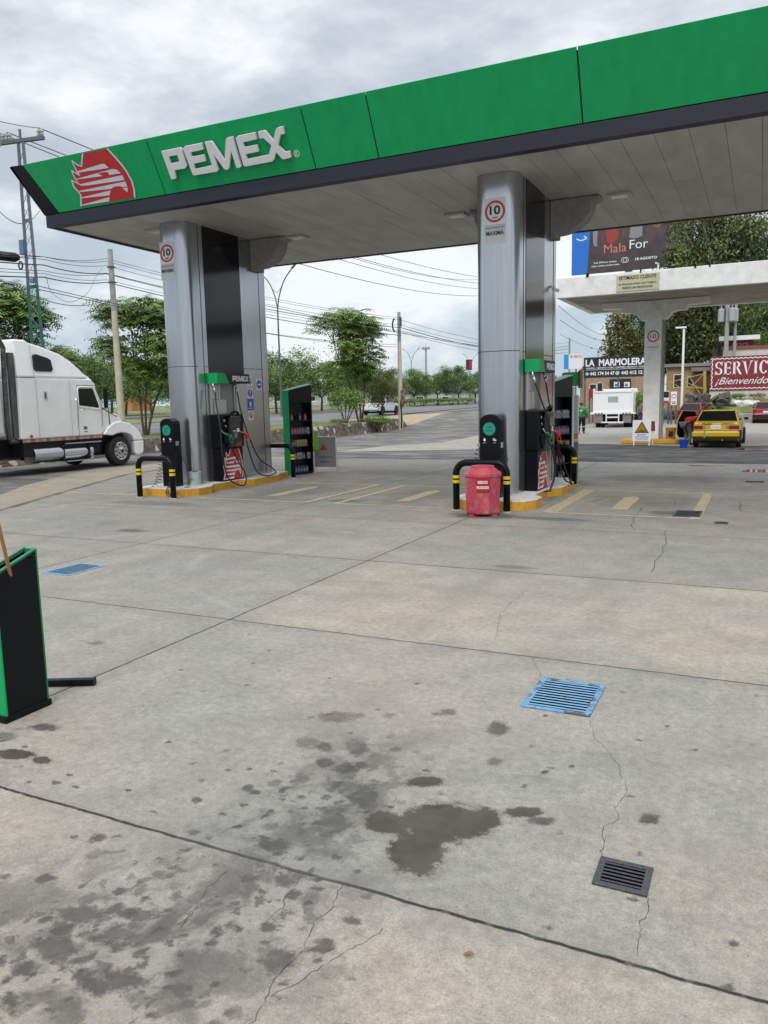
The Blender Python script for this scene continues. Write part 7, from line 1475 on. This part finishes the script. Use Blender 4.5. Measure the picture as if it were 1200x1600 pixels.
text('writing', 'PELIGRO', (0, -.0165, .43), (1, 0, 0), (0, 0, 1), .055, m_sblue, af, width=.36, align='C', bold=.02); text('writing', 'NO ESTACIONARSE', (0, -.0165, .345), (1, 0, 0), (0, 0, 1), .045, m_sblue, af, width=.54, align='C', bold=.02); text('writing', 'COMBUSTIBLE', (0, -.0165, .265), (1, 0, 0), (0, 0, 1), .045, m_sblue, af, width=.48, align='C', bold=.02)
hy = thing('fire_extinguisher', 'dark red extinguisher stand beside the white warning board', 'extinguisher', (-3.97, 33.9, .0)); b_ = MB(); b_.cyl((0, 0, .55), (0, 0, .95), .09, .07, 12); b_.build('cylinder', m_maroon, hy, autosm=35); b_ = MB(); b_.tube([(0, 0, 0), (0, 0, .55)], .02, 6); b_.tube([(.0, 0, .93), (.14, 0, .98), (.2, 0, .8)], .02, 6); b_.build('stand', m_white, hy)
g = onz(1068, 699.5); bb_ = thing('bucket', 'bright blue plastic bucket on wet asphalt beside the yellow taxi', 'bucket', (g.x, g.y, 0)); b_ = MB(); b_.lathe((0, 0, 0), [(.12, 0), (.165, .27), (.175, .28), (.175, .30), (.155, .30), (.11, .02)], 20); b_.build('pail', mat('blue plastic', (.01, .05, .50), .4), bb_, autosm=30); b_ = MB(); b_.tube([(-.165, 0, .28)]+[(-.165*math.cos(a), -.05, .28-.1*math.sin(a)) for a in [math.pi*i/8 for i in range(1, 8)]]+[(.165, 0, .28)], .005, 5); b_.build('handle', m_steel, bb_)
g = onz(1051, 655); cn_ = thing('traffic_cone', 'orange traffic cone left of the open taxi door', 'cone', (g.x, g.y, 0)); b_ = MB(); b_.lathe((0, 0, 0), [(.17, .03), (.03, .70), (.0, .70)], 16); b_.build('cone', mat('cone orange', (.60, .08, .02), .5), cn_, autosm=40); b_ = MB(); b_.b2((-.2, -.2, 0), (.2, .2, .03)); b_.build('foot', mat('cone orange', (.60, .08, .02), .5), cn_)
b_ = MB(); b_.lathe((0, 0, 0), [(.118, .28), (.082, .45)], 16); b_.build('white_band', m_white, cn_)
# parking signs
def board(name, label, cat, px0, px1, y0, y1, Y, m, post=None, th=.06, parts=None, zb=None):
    a = onY(px0, y1, Y); c = onY(px1, y0, Y); c2 = onY(px1, y1, Y); w_ = c.x-a.x; hh = onY(px0, y0, Y).z-a.z; gz_ = (h(a.x, Y) if zb is None else zb)
    t = thing(name, label, cat, ((a.x+c.x)/2, Y, gz_)); z0 = a.z-gz_
    b = MB(); b.b2((-w_/2, 0, z0), (w_/2, th, z0+hh)); pn = b.build('panel', m, t)
    if post:
        b = MB()
        for s in post: b.b2((s*w_/2-.05, th+.002, 0), (s*w_/2+.05, th+.1, z0+hh*.9))
        b.build('post', m_galv, t)
    return t, pn, w_, hh, z0
t, pn, w_, hh, z0 = board('black_sign', 'large black sign with white lettering above the white truck', 'sign', 912, 1022, 559, 591, 60, mat('black sign face', (.015, .015, .017), .5), (-.97, .0, .97))
text('writing', 'LA  MARMOLERA', (-w_/2+.13, -.004, z0+hh*.56), (1, 0, 0), (0, 0, 1), hh*.34, m_white, pn, width=w_*.865, bold=.03)
text('writing', 'MARMOL / GRANITO / ONIX / CANTERA / RECINTO / CONCRETO', (-w_/2+.2, -.004, z0+hh*.44), (1, 0, 0), (0, 0, 1), hh*.07, m_white, pn, width=w_*.92, bold=.02)
b_ = MB(); b_.b2((-w_/2+.15, -.01, z0+hh*.385), (w_/2-.1, -.001, z0+hh*.40)); b_.build('white_rule', m_white, pn)
text('writing', '442 174 54 47', (-w_/2+.45, -.004, z0+hh*.12), (1, 0, 0), (0, 0, 1), hh*.17, m_white, pn, width=w_*.36, bold=.03); text('writing', '442 412 12 63', (-w_/2+w_*.545, -.004, z0+hh*.12), (1, 0, 0), (0, 0, 1), hh*.17, m_white, pn, width=w_*.38, bold=.03)
b_ = MB(); fb = lambda u, v, tt: (u, -.002-tt, v); disc_plate(b_, fb, -w_/2+.25, z0+hh*.2, .12, 0, .01, 16); disc_plate(b_, fb, -w_/2+w_*.49, z0+hh*.2, .15, 0, .01, 16); b_.pieces('phone_icon', mat('pale blue icon', (.25, .55, .70), .5), pn)
# billboard
t, pn, w_, hh, z0 = board('billboard', 'tall roadside billboard with a blue stripe and a dark film advertisement', 'billboard', 893, 1085, 322, 430, 92, mat('billboard dark print', (.045, .038, .042), .5, n=.2, ns=.3, col2=(.09, .06, .06), c2t=(.45, .65)), None, .4)
fb = lambda u, v, tt: (u, -.004-tt, v); x0_, zl = -w_/2, z0
sx_ = w_/192; sy_ = hh/108
U = lambda px: x0_+(px-893)*sx_; Vv = lambda py, px=893: zl+(430-py)*sy_-(px-893)*.008*sx_
b_ = MB(); b_.plate([(U(893), zl), (U(919), zl), (U(926), zl+hh), (U(893), zl+hh)], fb, 0, .01); b_.build('blue_stripe', mat('billboard blue', (.015, .16, .62), .5), pn)
b_ = MB(); rim(b_, [(U(901)+sx_*16*k/8, Vv(374)-sy_*3.2*math.sin(math.pi*k/8)) for k in range(9)], .12, fb, .012, .02); rim(b_, [(U(913), Vv(371)), (U(917.5), Vv(373.5)), (U(916.5), Vv(376.5))], .12, fb, .012, .02); b_.build('curved_mark', m_white, pn)
def blob(px, py, rx, ry, m, nm, t0=0, wav=.12, ph=0):
    b = MB(); b.plate([(U(px)+sx_*rx*math.cos(a)*(1+wav*math.sin(3*a+ph)), Vv(py)+sy_*ry*math.sin(a)*(1+wav*math.sin(2*a+ph))) for a in [2*math.pi*k/28 for k in range(28)]], fb, t0, t0+.004); return b.build(nm, m, pn)
m_ha = mat('poster brown', (.085, .05, .045), .5, n=.4, ns=.8, stretch=(3, 1, .5))
blob(1000, 360, 24, 22, mat('poster pale', (.24, .24, .27), .5), 'pale_shape'); blob(934, 365, 7, 26, mat('poster pale', (.24, .24, .27), .5), 'pale_shape', .0, .1, 1)
blob(943, 372, 9, 26, m_ha, 'brown_shape', .005, .15, 2); blob(975, 372, 12, 24, m_ha, 'brown_shape', .005, .12, .5); blob(1018, 368, 13, 26, m_ha, 'brown_shape', .005, .15, 1.4)
blob(959, 374, 10, 13, mat('poster red', (.34, .035, .035), .5), 'red_shape', .010, .10, 0); blob(1030, 352, 9, 20, mat('poster brown red', (.22, .10, .09), .5), 'brown_shape', .010, .1, 2)
blob(975, 402, 50, 10, mat('billboard dark print', (.045, .038, .042), .5), 'dark_shape', .0145, .05)
m_pr = mat('poster letter red', (.66, .17, .16), .5)
text('writing', 'Mala', (U(946.5), -.024, Vv(401)), (1, 0, .0), (0, 0, 1), sy_*13.5, m_pr, pn, width=sx_*36, bold=.0, ext=.01); text('writing', 'For', (U(987.5), -.024, Vv(398)), (1, 0, 0), (0, 0, 1), sy_*13.5, m_white, pn, width=sx_*29, ext=.01)
text('writing', 'Solo $99/mes. Incluye', (U(930), -.024, Vv(416.5)), (1, 0, 0), (0, 0, 1), sy_*3.4, m_white, pn, width=sx_*37, bold=.02, ext=.01); text('writing', 'video, música y envíos gratis.', (U(926), -.024, Vv(421.5)), (1, 0, 0), (0, 0, 1), sy_*3.4, m_white, pn, width=sx_*46, bold=.02, ext=.01)
text('writing', '18 AGOSTO', (U(997), -.024, Vv(416)), (1, 0, 0), (0, 0, 1), sy_*4.0, m_white, pn, width=sx_*34, bold=.03, ext=.01)
b_ = MB(); disc_plate(b_, fb, U(979), Vv(414), .30, .019, .026, 16, .25); disc_plate(b_, fb, U(982), Vv(414), .30, .019, .026, 16, .25); b_.pieces('round_icon', m_white, pn)
xp = onY(980, 500, 92.6).x-t.location.x; b_ = MB(); b_.cyl((xp, .9, -.2), (xp, .9, z0+hh*.8), .42, n=16); b_.b2((xp-6, .5, z0+.4), (xp+6, .8, z0+.9)); b_.build('monopole', m_white, t)
# banners beside the sign
t, pn, w_, hh, z0 = board('rent_banner', 'white and blue rent banner on a pole behind the right product rack', 'banner', 881, 910, 554, 577, 66, m_white, (.3,))
b_ = MB(); b_.b2((-w_/2, -.01, z0), (-w_/2+w_*.26, -.001, z0+hh)); b_.build('blue_strip', mat('banner blue', (.02, .30, .62), .5), pn); text('writing', 'EN RENTA', (-w_/2+w_*.34, -.006, z0+hh*.74), (1, 0, 0), (0, 0, 1), hh*.2, m_pr, pn, width=w_*.62, bold=.03)
for px0, px1, y0, y1, Y, lab, m_ in ((1048, 1058, 612, 633, 57, 'small white traffic notice beside the white lamp post', m_white), (1035, 1046, 611, 630, 58, 'dark and white notice board right of the white column', m_white), (920, 927, 608, 622, 62, 'red notice board on the stone wall left of the white truck', m_red)):
    t, pn, w_, hh, z0 = board('notice_board', lab, 'sign', px0, px1, y0, y1, Y, m_, (-.8, .8))
    if px0 == 1048:
        b_ = MB(); disc_plate(b_, fb, 0, z0+hh*.66, w_*.4, 0, .006, 20, w_*.3); b_.build('red_ring', m_red, pn); b_ = MB(); b_.b2((-w_*.35, -.008, z0+hh*.2), (w_*.35, -.001, z0+hh*.26)); b_.b2((-w_*.3, -.008, z0+hh*.08), (w_*.3, -.001, z0+hh*.13)); b_.build('text_bars', m_sfont, pn)
    elif px0 == 1035:
        b_ = MB(); b_.b2((-w_*.45, -.008, z0+hh*.45), (w_*.45, -.001, z0+hh*.95)); b_.build('dark_area', m_sfont, pn); b_ = MB(); b_.b2((-w_*.45, -.008, z0), (w_*.45, -.001, z0+hh*.2)); b_.build('red_area', m_red, pn)
# ================================================================= grass bank, low wall, mural
bx0, bx1 = -4.0, 24
V = []; prof = [(61.0, 0, 0), (61.0, .62, 0), (61.35, .62, 0), (61.4, .66, 0), (63, 1.05, 0), (65.9, 1.62, 0), (74, 2.0, 0), (100, 3.0, 0), (140, 8, 0), (200, 14, 0)]
b_ = MB(); xs_ = fr(bx0, bx1, 2)+[40, 90]
for y, z, _ in prof[3:]:
    for x in xs_: V.append((x, y, z+.10*math.sin(x*1.3+y)*(1 if y < 75 else 3)*(0 if y < 61.5 else 1)))
n = len(xs_); b_.add(V, [(j*n+i, j*n+i+1, (j+1)*n+i+1, (j+1)*n+i) for j in range(len(prof)-4) for i in range(n-1)]); tag(b_.build('grass_bank', m_grass_far, None, smooth=True, fix=False), kind='structure')
b_ = MB(); b_.b2((bx0, 60.98, -.05), (90, 61.38, .62)); tag(b_.build('low_wall', mat('broken concrete wall', (.40, .37, .31), .9, n=.3, ns=1.5, col2=(.25, .22, .18), c2t=(.5, .65)), None, bevel=.03), 'low broken concrete wall holding the grass bank behind the cars', 'wall')
b_ = MB(); b_.b2((-30, 74, -.3), (bx0-.2, 74.2, .5)); 
Ym = 66; a = onY(1108.5, 611, Ym); z1_ = onY(1108.5, 558, Ym).z; zb = a.z; x1_ = 26
mw = thing('mural_wall', 'white garden wall with a large dark red painted panel, at the right edge', 'wall', (a.x, Ym, 1.3))
b_ = MB(); b_.b2((0, .06, 0), (x1_-a.x, .35, z1_-1.3-.05)); b_.build('wall', mat('whitewashed wall', (.58, .57, .55), .85, n=.12, ns=1.2), mw)
hP = z1_-zb; b_ = MB(); b_.b2((0, 0, zb-1.3), (x1_-a.x, .055, z1_-1.3)); pn = b_.build('red_panel', mat('mural red', (.22, .025, .035), .7, n=.08, ns=1), mw)
b_ = MB(); fm = lambda u, v, tt: (u, -.002-tt, v); w1 = .085
for k in range(70):
    for zc in (zb-1.3+.16, z1_-1.3-.16):
        c = (.16+.33*k, zc); 
        for q in range(4): a0, a1 = math.pi*q/4, math.pi*(q+1)/4; b_.plate([(c[0]+.17*math.cos(a0), c[1]+.12*math.sin(a0)-.06), (c[0]+.17*math.cos(a1), c[1]+.12*math.sin(a1)-.06), (c[0]+.10*math.cos(a1), c[1]+.05*math.sin(a1)-.06), (c[0]+.10*math.cos(a0), c[1]+.05*math.sin(a0)-.06)], fm, 0, .004)
for k in range(7):
    c = (.14, zb-1.3+.35+.33*k)
    for q in range(4): a0, a1 = -math.pi/2+math.pi*q/4, -math.pi/2+math.pi*(q+1)/4; b_.plate([(c[0]+.12*math.cos(a0)-.06, c[1]+.17*math.sin(a0)), (c[0]+.12*math.cos(a1)-.06, c[1]+.17*math.sin(a1)), (c[0]+.05*math.cos(a1)-.06, c[1]+.10*math.sin(a1)), (c[0]+.05*math.cos(a0)-.06, c[1]+.10*math.sin(a0))], fm, 0, .004)
b_.build('scalloped_border', m_white, pn)
# serif capitals drawn as polygons
def serif_word(word, x, z, Hc, parent):
    b = MB(); th = .16*Hc; tn = .07*Hc; sf = .05*Hc
    def box(x0, z0, x1, z1): b.plate([(x0, z0), (x1, z0), (x1, z1), (x0, z1)], fm, 0, .005)
    def arc(cx_, cz_, rx, rz_, a0, a1, wA, n=12):
        for i in range(n):
            p_, q_ = a0+(a1-a0)*i/n, a0+(a1-a0)*(i+1)/n; f_ = lambda t_: wA*(.45+.55*abs(math.cos(t_)))
            b.plate([(cx_+rx*math.cos(p_), cz_+rz_*math.sin(p_)), (cx_+rx*math.cos(q_), cz_+rz_*math.sin(q_)), (cx_+(rx-f_(q_))*math.cos(q_), cz_+(rz_-f_(q_)*.8)*math.sin(q_)), (cx_+(rx-f_(p_))*math.cos(p_), cz_+(rz_-f_(p_)*.8)*math.sin(p_))], fm, 0, .005)
    for ch in word:
        if ch == 'S':
            w_ = .52*Hc; arc(x+w_/2, z+Hc*.74, w_/2, Hc*.26, R(20), R(270), th*.9); arc(x+w_/2, z+Hc*.27, w_/2, Hc*.27, R(90), R(-160), th*.95); box(x+w_-tn, z+Hc*.72, x+w_, z+Hc); box(x, z, x+tn, z+Hc*.28)
        elif ch == 'E':
            w_ = .52*Hc; box(x+.05*Hc, z, x+.05*Hc+th, z+Hc); box(x, z, x+w_, z+tn); box(x, z+Hc-tn, x+w_, z+Hc); box(x+th, z+Hc*.47, x+w_*.8, z+Hc*.47+tn); box(x+w_-tn, z, x+w_, z+Hc*.22); box(x+w_-tn, z+Hc*.8, x+w_, z+Hc); box(x+w_*.76, z+Hc*.40, x+w_*.76+tn, z+Hc*.62)
        elif ch == 'R':
            w_ = .60*Hc; box(x+.05*Hc, z, x+.05*Hc+th, z+Hc); box(x, z, x+.05*Hc+th+.05*Hc, z+sf); box(x, z+Hc-tn, x+w_*.5, z+Hc); arc(x+w_*.42, z+Hc*.75, w_*.48, Hc*.25, R(90), R(-90), th); box(x+th, z+Hc*.5, x+w_*.5, z+Hc*.5+tn); b.plate([(x+w_*.42, z+Hc*.52), (x+w_*.68, z+Hc*.52), (x+w_*1.12, z), (x+w_*.85, z)], fm, 0, .005)
        elif ch == 'V':
            w_ = .68*Hc; b.plate([(x+.03*Hc, z+Hc), (x+.03*Hc+th*1.1, z+Hc), (x+w_*.56, z+.12*Hc), (x+w_*.5, z-.02*Hc), (x+w_*.44, z)], fm, 0, .005); b.plate([(x+w_*.5, z), (x+w_*.56, z+.15*Hc), (x+w_-.03*Hc, z+Hc), (x+w_-.03*Hc-tn, z+Hc)], fm, 0, .0052); box(x-.04*Hc, z+Hc-sf, x+.05*Hc+th*1.2, z+Hc+.005); box(x+w_-.16*Hc, z+Hc-sf, x+w_+.05*Hc, z+Hc+.005)
        elif ch == 'I':
            w_ = .30*Hc; box(x+w_/2-th/2, z, x+w_/2+th/2, z+Hc); box(x+.02*Hc, z, x+w_-.02*Hc, z+sf); box(x+.02*Hc, z+Hc-sf, x+w_-.02*Hc, z+Hc)
        elif ch == 'C':
            w_ = .62*Hc; arc(x+w_/2, z+Hc*.5, w_/2, Hc*.5, R(40), R(320), th*1.1, 18); box(x+w_*.86, z+Hc*.7, x+w_*.86+tn, z+Hc*.98)
        elif ch == 'O':
            w_ = .70*Hc; arc(x+w_/2, z+Hc*.5, w_/2, Hc*.5, 0, 2*math.pi, th*1.1, 24)
        x += w_+.10*Hc
    return b.build('writing', m_white, parent)
serif_word('SERVICIO', .35, zb-1.3+hP*.47, hP*.38, pn)
text('writing', '¡Bienvenidos!', (.38, -.003, zb-1.3+hP*.13), (1, 0, 0), (0, 0, 1), hP*.26, m_white, pn, width=4.3, shear=.45, bold=.0)
# ================================================================= houses and far buildings
m_tan = mat('tan render', (.34, .22, .12), .85, n=.1, ns=.8); m_brown = mat('dark brown timber', (.10, .05, .03), .8, n=.2, ns=2); m_bwin = mat('dark window', (.02, .022, .028), .2)
def house(name, label, px0, px1, ytop, Y, D, zg, m, wins=(), roof=None, rm=None, over=.3, cat='house', ybase=640):
    a = onY(px0, ybase, Y); c = onY(px1, ybase, Y); zt = onY((px0+px1)/2, ytop, Y).z; w_ = c.x-a.x
    t = thing(name, label, cat, (a.x, Y, zg)); b = MB(); b.b2((0, 0, 0), (w_, D, zt-zg)); b.build('wall', m, t)
    if roof is not None: b = MB(); b.b2((-over, -over, zt-zg+.003), (w_+over, D+over, zt-zg+roof)); b.build('roof', rm, t)
    for wx0, wx1, wy0, wy1 in wins:
        A = onY(wx0, wy1, Y); B_ = onY(wx1, wy0, Y); A2 = onY(wx0, wy0, Y); b = MB(); b.b2((A.x-a.x, -.02, A.z-zg), (B_.x-a.x, -.004, A2.z-zg)); fr_ = b.build('window', m_white, t); b = MB(); wd = (B_.x-A.x)*.08; b.b2((A.x-a.x+wd, -.03, A.z-zg+wd), (B_.x-a.x-wd, -.0205, A2.z-zg-wd)); b.build('pane', m_bwin, fr_)
    return t
house('tan_house', 'tan house with dark windows behind the yellow frame, right of the white column', 1040, 1104, 573, 68, 5, .8, m_tan, ((1052, 1066, 585, 606), (1074, 1083, 588, 604)), .25, mat('grey sheet roof', (.22, .22, .23), .6))
house('brown_house', 'dark brown lower house wing beside the mural wall', 1085, 1112, 580, 67.2, 3, .8, m_brown, (), .3, mat('grey tile roof', (.20, .18, .17), .8))
house('red_house', 'dark red house with white flat roof above the mural wall', 1130, 1172, 532, 70.5, 2.2, 1.7, mat('dark red render', (.17, .04, .035), .8), ((1144, 1151, 536, 549), (1152, 1158, 536, 549), (1160, 1168, 536, 549)), .35, m_white, .5)
house('white_parapet', 'white parapet wall with red tile edge right of the red house', 1126, 1215, 545, 70.0, .35, 1.7, mat('whitewashed wall', (.58, .57, .55), .85), (), .25, mat('red tile', (.30, .07, .05), .8), .1, 'wall')
house('marble_workshop', 'tan stone workshop building below the black marble works sign', 906, 1018, 574, 68, 9, .0, mat('tan stone wall', (.36, .26, .17), .85, n=.2, ns=2), ((921, 932, 600, 612), (933, 942, 598, 612)), .2, m_brown, .1, 'building')
b_ = MB(); A = onY(952, 640, 67.9); c = onY(986, 590, 67.9); b_.b2((A.x, 67.8, 0), (c.x, 67.96, onY(965, 592, 67.9).z)); ga = b_.build('workshop_gate', mat('dark gate', (.02, .023, .03), .5), None, bevel=.02); tag(ga, 'dark gate of the marble workshop behind the white truck', 'gate')
for px0, px1 in ((959, 968), (975, 984)):
    A = onY(px0, 605, 67.7); c = onY(px1, 597, 67.7); b_ = MB(); b_.b2((A.x, 67.72, A.z), (c.x, 67.78, onY(px0, 597, 67.7).z)); o = b_.build('poster', m_white, ga); b_ = MB(); b_.b2((A.x+.08, 67.70, A.z+.08), (A.x+.3, 67.715, A.z+.28)); b_.build('poster_mark', mat('poster grey', (.15, .15, .16), .6), o)
b_ = MB(); A = onY(872, 640, 72); b_.b2((A.x, 72, 0), (onY(912, 640, 72).x, 72.3, 1.3)); tag(b_.build('white_fence_wall', mat('whitewashed wall', (.58, .57, .55), .85), None), 'low white wall left of the marble workshop', 'wall')
house('long_white_building', 'long low white building behind the avenue trees, right of the left column', 372, 590, 612, 185, 12, 1.0, mat('white warehouse wall', (.42, .43, .42), .8, n=.05, ns=.2), ((430, 444, 619, 628), (452, 462, 619, 628), (478, 494, 619, 628), (510, 524, 619, 628), (540, 556, 619, 628)), .4, m_cgrey, .3, 'building', 635)
house('white_warehouse', 'pale low building behind the trees right of the cream pole', 600, 760, 614, 215, 12, 1.2, mat('white warehouse wall', (.42, .43, .42), .8), ((650, 662, 619, 626), (690, 702, 619, 626)), .4, m_cgrey, .3, 'building', 630)
house('orange_house', 'small orange house in the meadow left of the left column', 194, 206, 616, 120, 6, 1.0, mat('orange render', (.42, .20, .08), .8), ((197, 201, 619, 624),), .3, m_cgrey, .2, 'house', 635)
t, pn, w_, hh, z0 = board('roadside_sign', 'distant tall black and red roadside sign beside the right column', 'sign', 728, 737, 562, 578, 170, mat('sign dark', (.03, .03, .04), .5), (0,), .3, zb=1.3)
b_ = MB(); b_.b2((-w_/2+w_*.6, -.03, z0+hh*.1), (w_/2, -.002, z0+hh*.9)); b_.build('red_field', m_red, pn)
# yellow steel frame
yf = thing('steel_frame', 'yellow painted steel frame structure behind the red cars', 'frame', (0, 0, 0))
b_ = MB(); Q = lambda px, py, Y=64.5: onY(px, py, Y)
for a_, c_ in (((1047, 597), (1104, 583)), ((1047, 597), (1090, 620)), ((1066, 620), (1100, 584)), ((1047, 597), (1049, 628)), ((1062, 594), (1104, 610)), ((1053, 606), (1104, 606)), ((1078, 590), (1098, 622)), ((1092, 625), (1104, 607))): b_.tube([Q(*a_), Q(*c_)], .035, 6)
b_.build('braces', mat('yellow steel paint', (.42, .30, .07), .7), yf); b_ = MB(); b_.tube([Q(1101, 636), Q(1101, 580)], .11, 8); b_.build('post', mat('yellow steel paint', (.42, .30, .07), .7), yf)
# rocks and rubble on the bank
for px, py, s, lab, c in ((1139, 628, .8, 'grey and white boulder on the grass bank behind the taxi', .34), (1149, 630, .7, 'white boulder beside the grey one on the grass bank', .58), (1163, 634, 1.0, 'long white stone on the grass bank between the red cars', .60), (1180, 630, .6, 'small white stone by the red shrub on the grass bank', .58)):
    b = bmesh.new(); bmesh.ops.create_icosphere(b, subdivisions=2, radius=.5); rr = random.Random(px)
    for v in b.verts: v.co *= rr.uniform(.8, 1.15); v.co.z *= .7; v.co.x *= 1.4
    me = bpy.data.meshes.new('boulder'); b.to_mesh(me); b.free(); o = bpy.data.objects.new('boulder', me); COL.objects.link(o); me.materials.append(mat('pale boulder' if c > .5 else 'grey boulder', (c, c*.97, c*.92), .9, n=.2, ns=2)); p_ = onY(px, py, 63.5); o.location = (p_.x, 63.5, max(1.2, p_.z)); o.scale = (s, s, s); tag(o, lab, 'rock')
rr = random.Random(4)
rub = MB()
for i in range(40): rub.box((rr.uniform(-4.8, -2.2), rr.uniform(62, 64), 1.0+rr.uniform(0, .9)), [rr.uniform(.1, .6) for _ in range(3)], M=Matrix.Rotation(rr.random()*3, 3, Vector((rr.random(), rr.random(), rr.random())).normalized()))
tag(rub.build('debris_heap', mat('scrap grey', (.10, .09, .08), .8, n=.4, ns=3), None), 'heap of dark scrap and debris behind the dark red estate car', 'debris', kind='stuff')
# wet patches on the old forecourt
m_wet = mat('standing water', (.05, .05, .05), .06)
for px, py, sx1, sy1, lab in ((1183, 702, .7, .25, None), (1100, 727.5, .45, .12, None), (1190, 736, .5, .25, None)):
    g = onz(px, py); P = [(g.x+sx1*math.cos(a)*(1+.25*math.sin(3*a+px)), g.y+sy1*2*math.sin(a)*(1+.2*math.cos(2*a))) for a in [2*math.pi*k/24 for k in range(24)]]; b_ = MB(); b_.add([(x, y, .003) for x, y in P], [tuple(range(24))]); tag(b_.build('water_puddle', m_wet, None, fix=False), kind='structure')
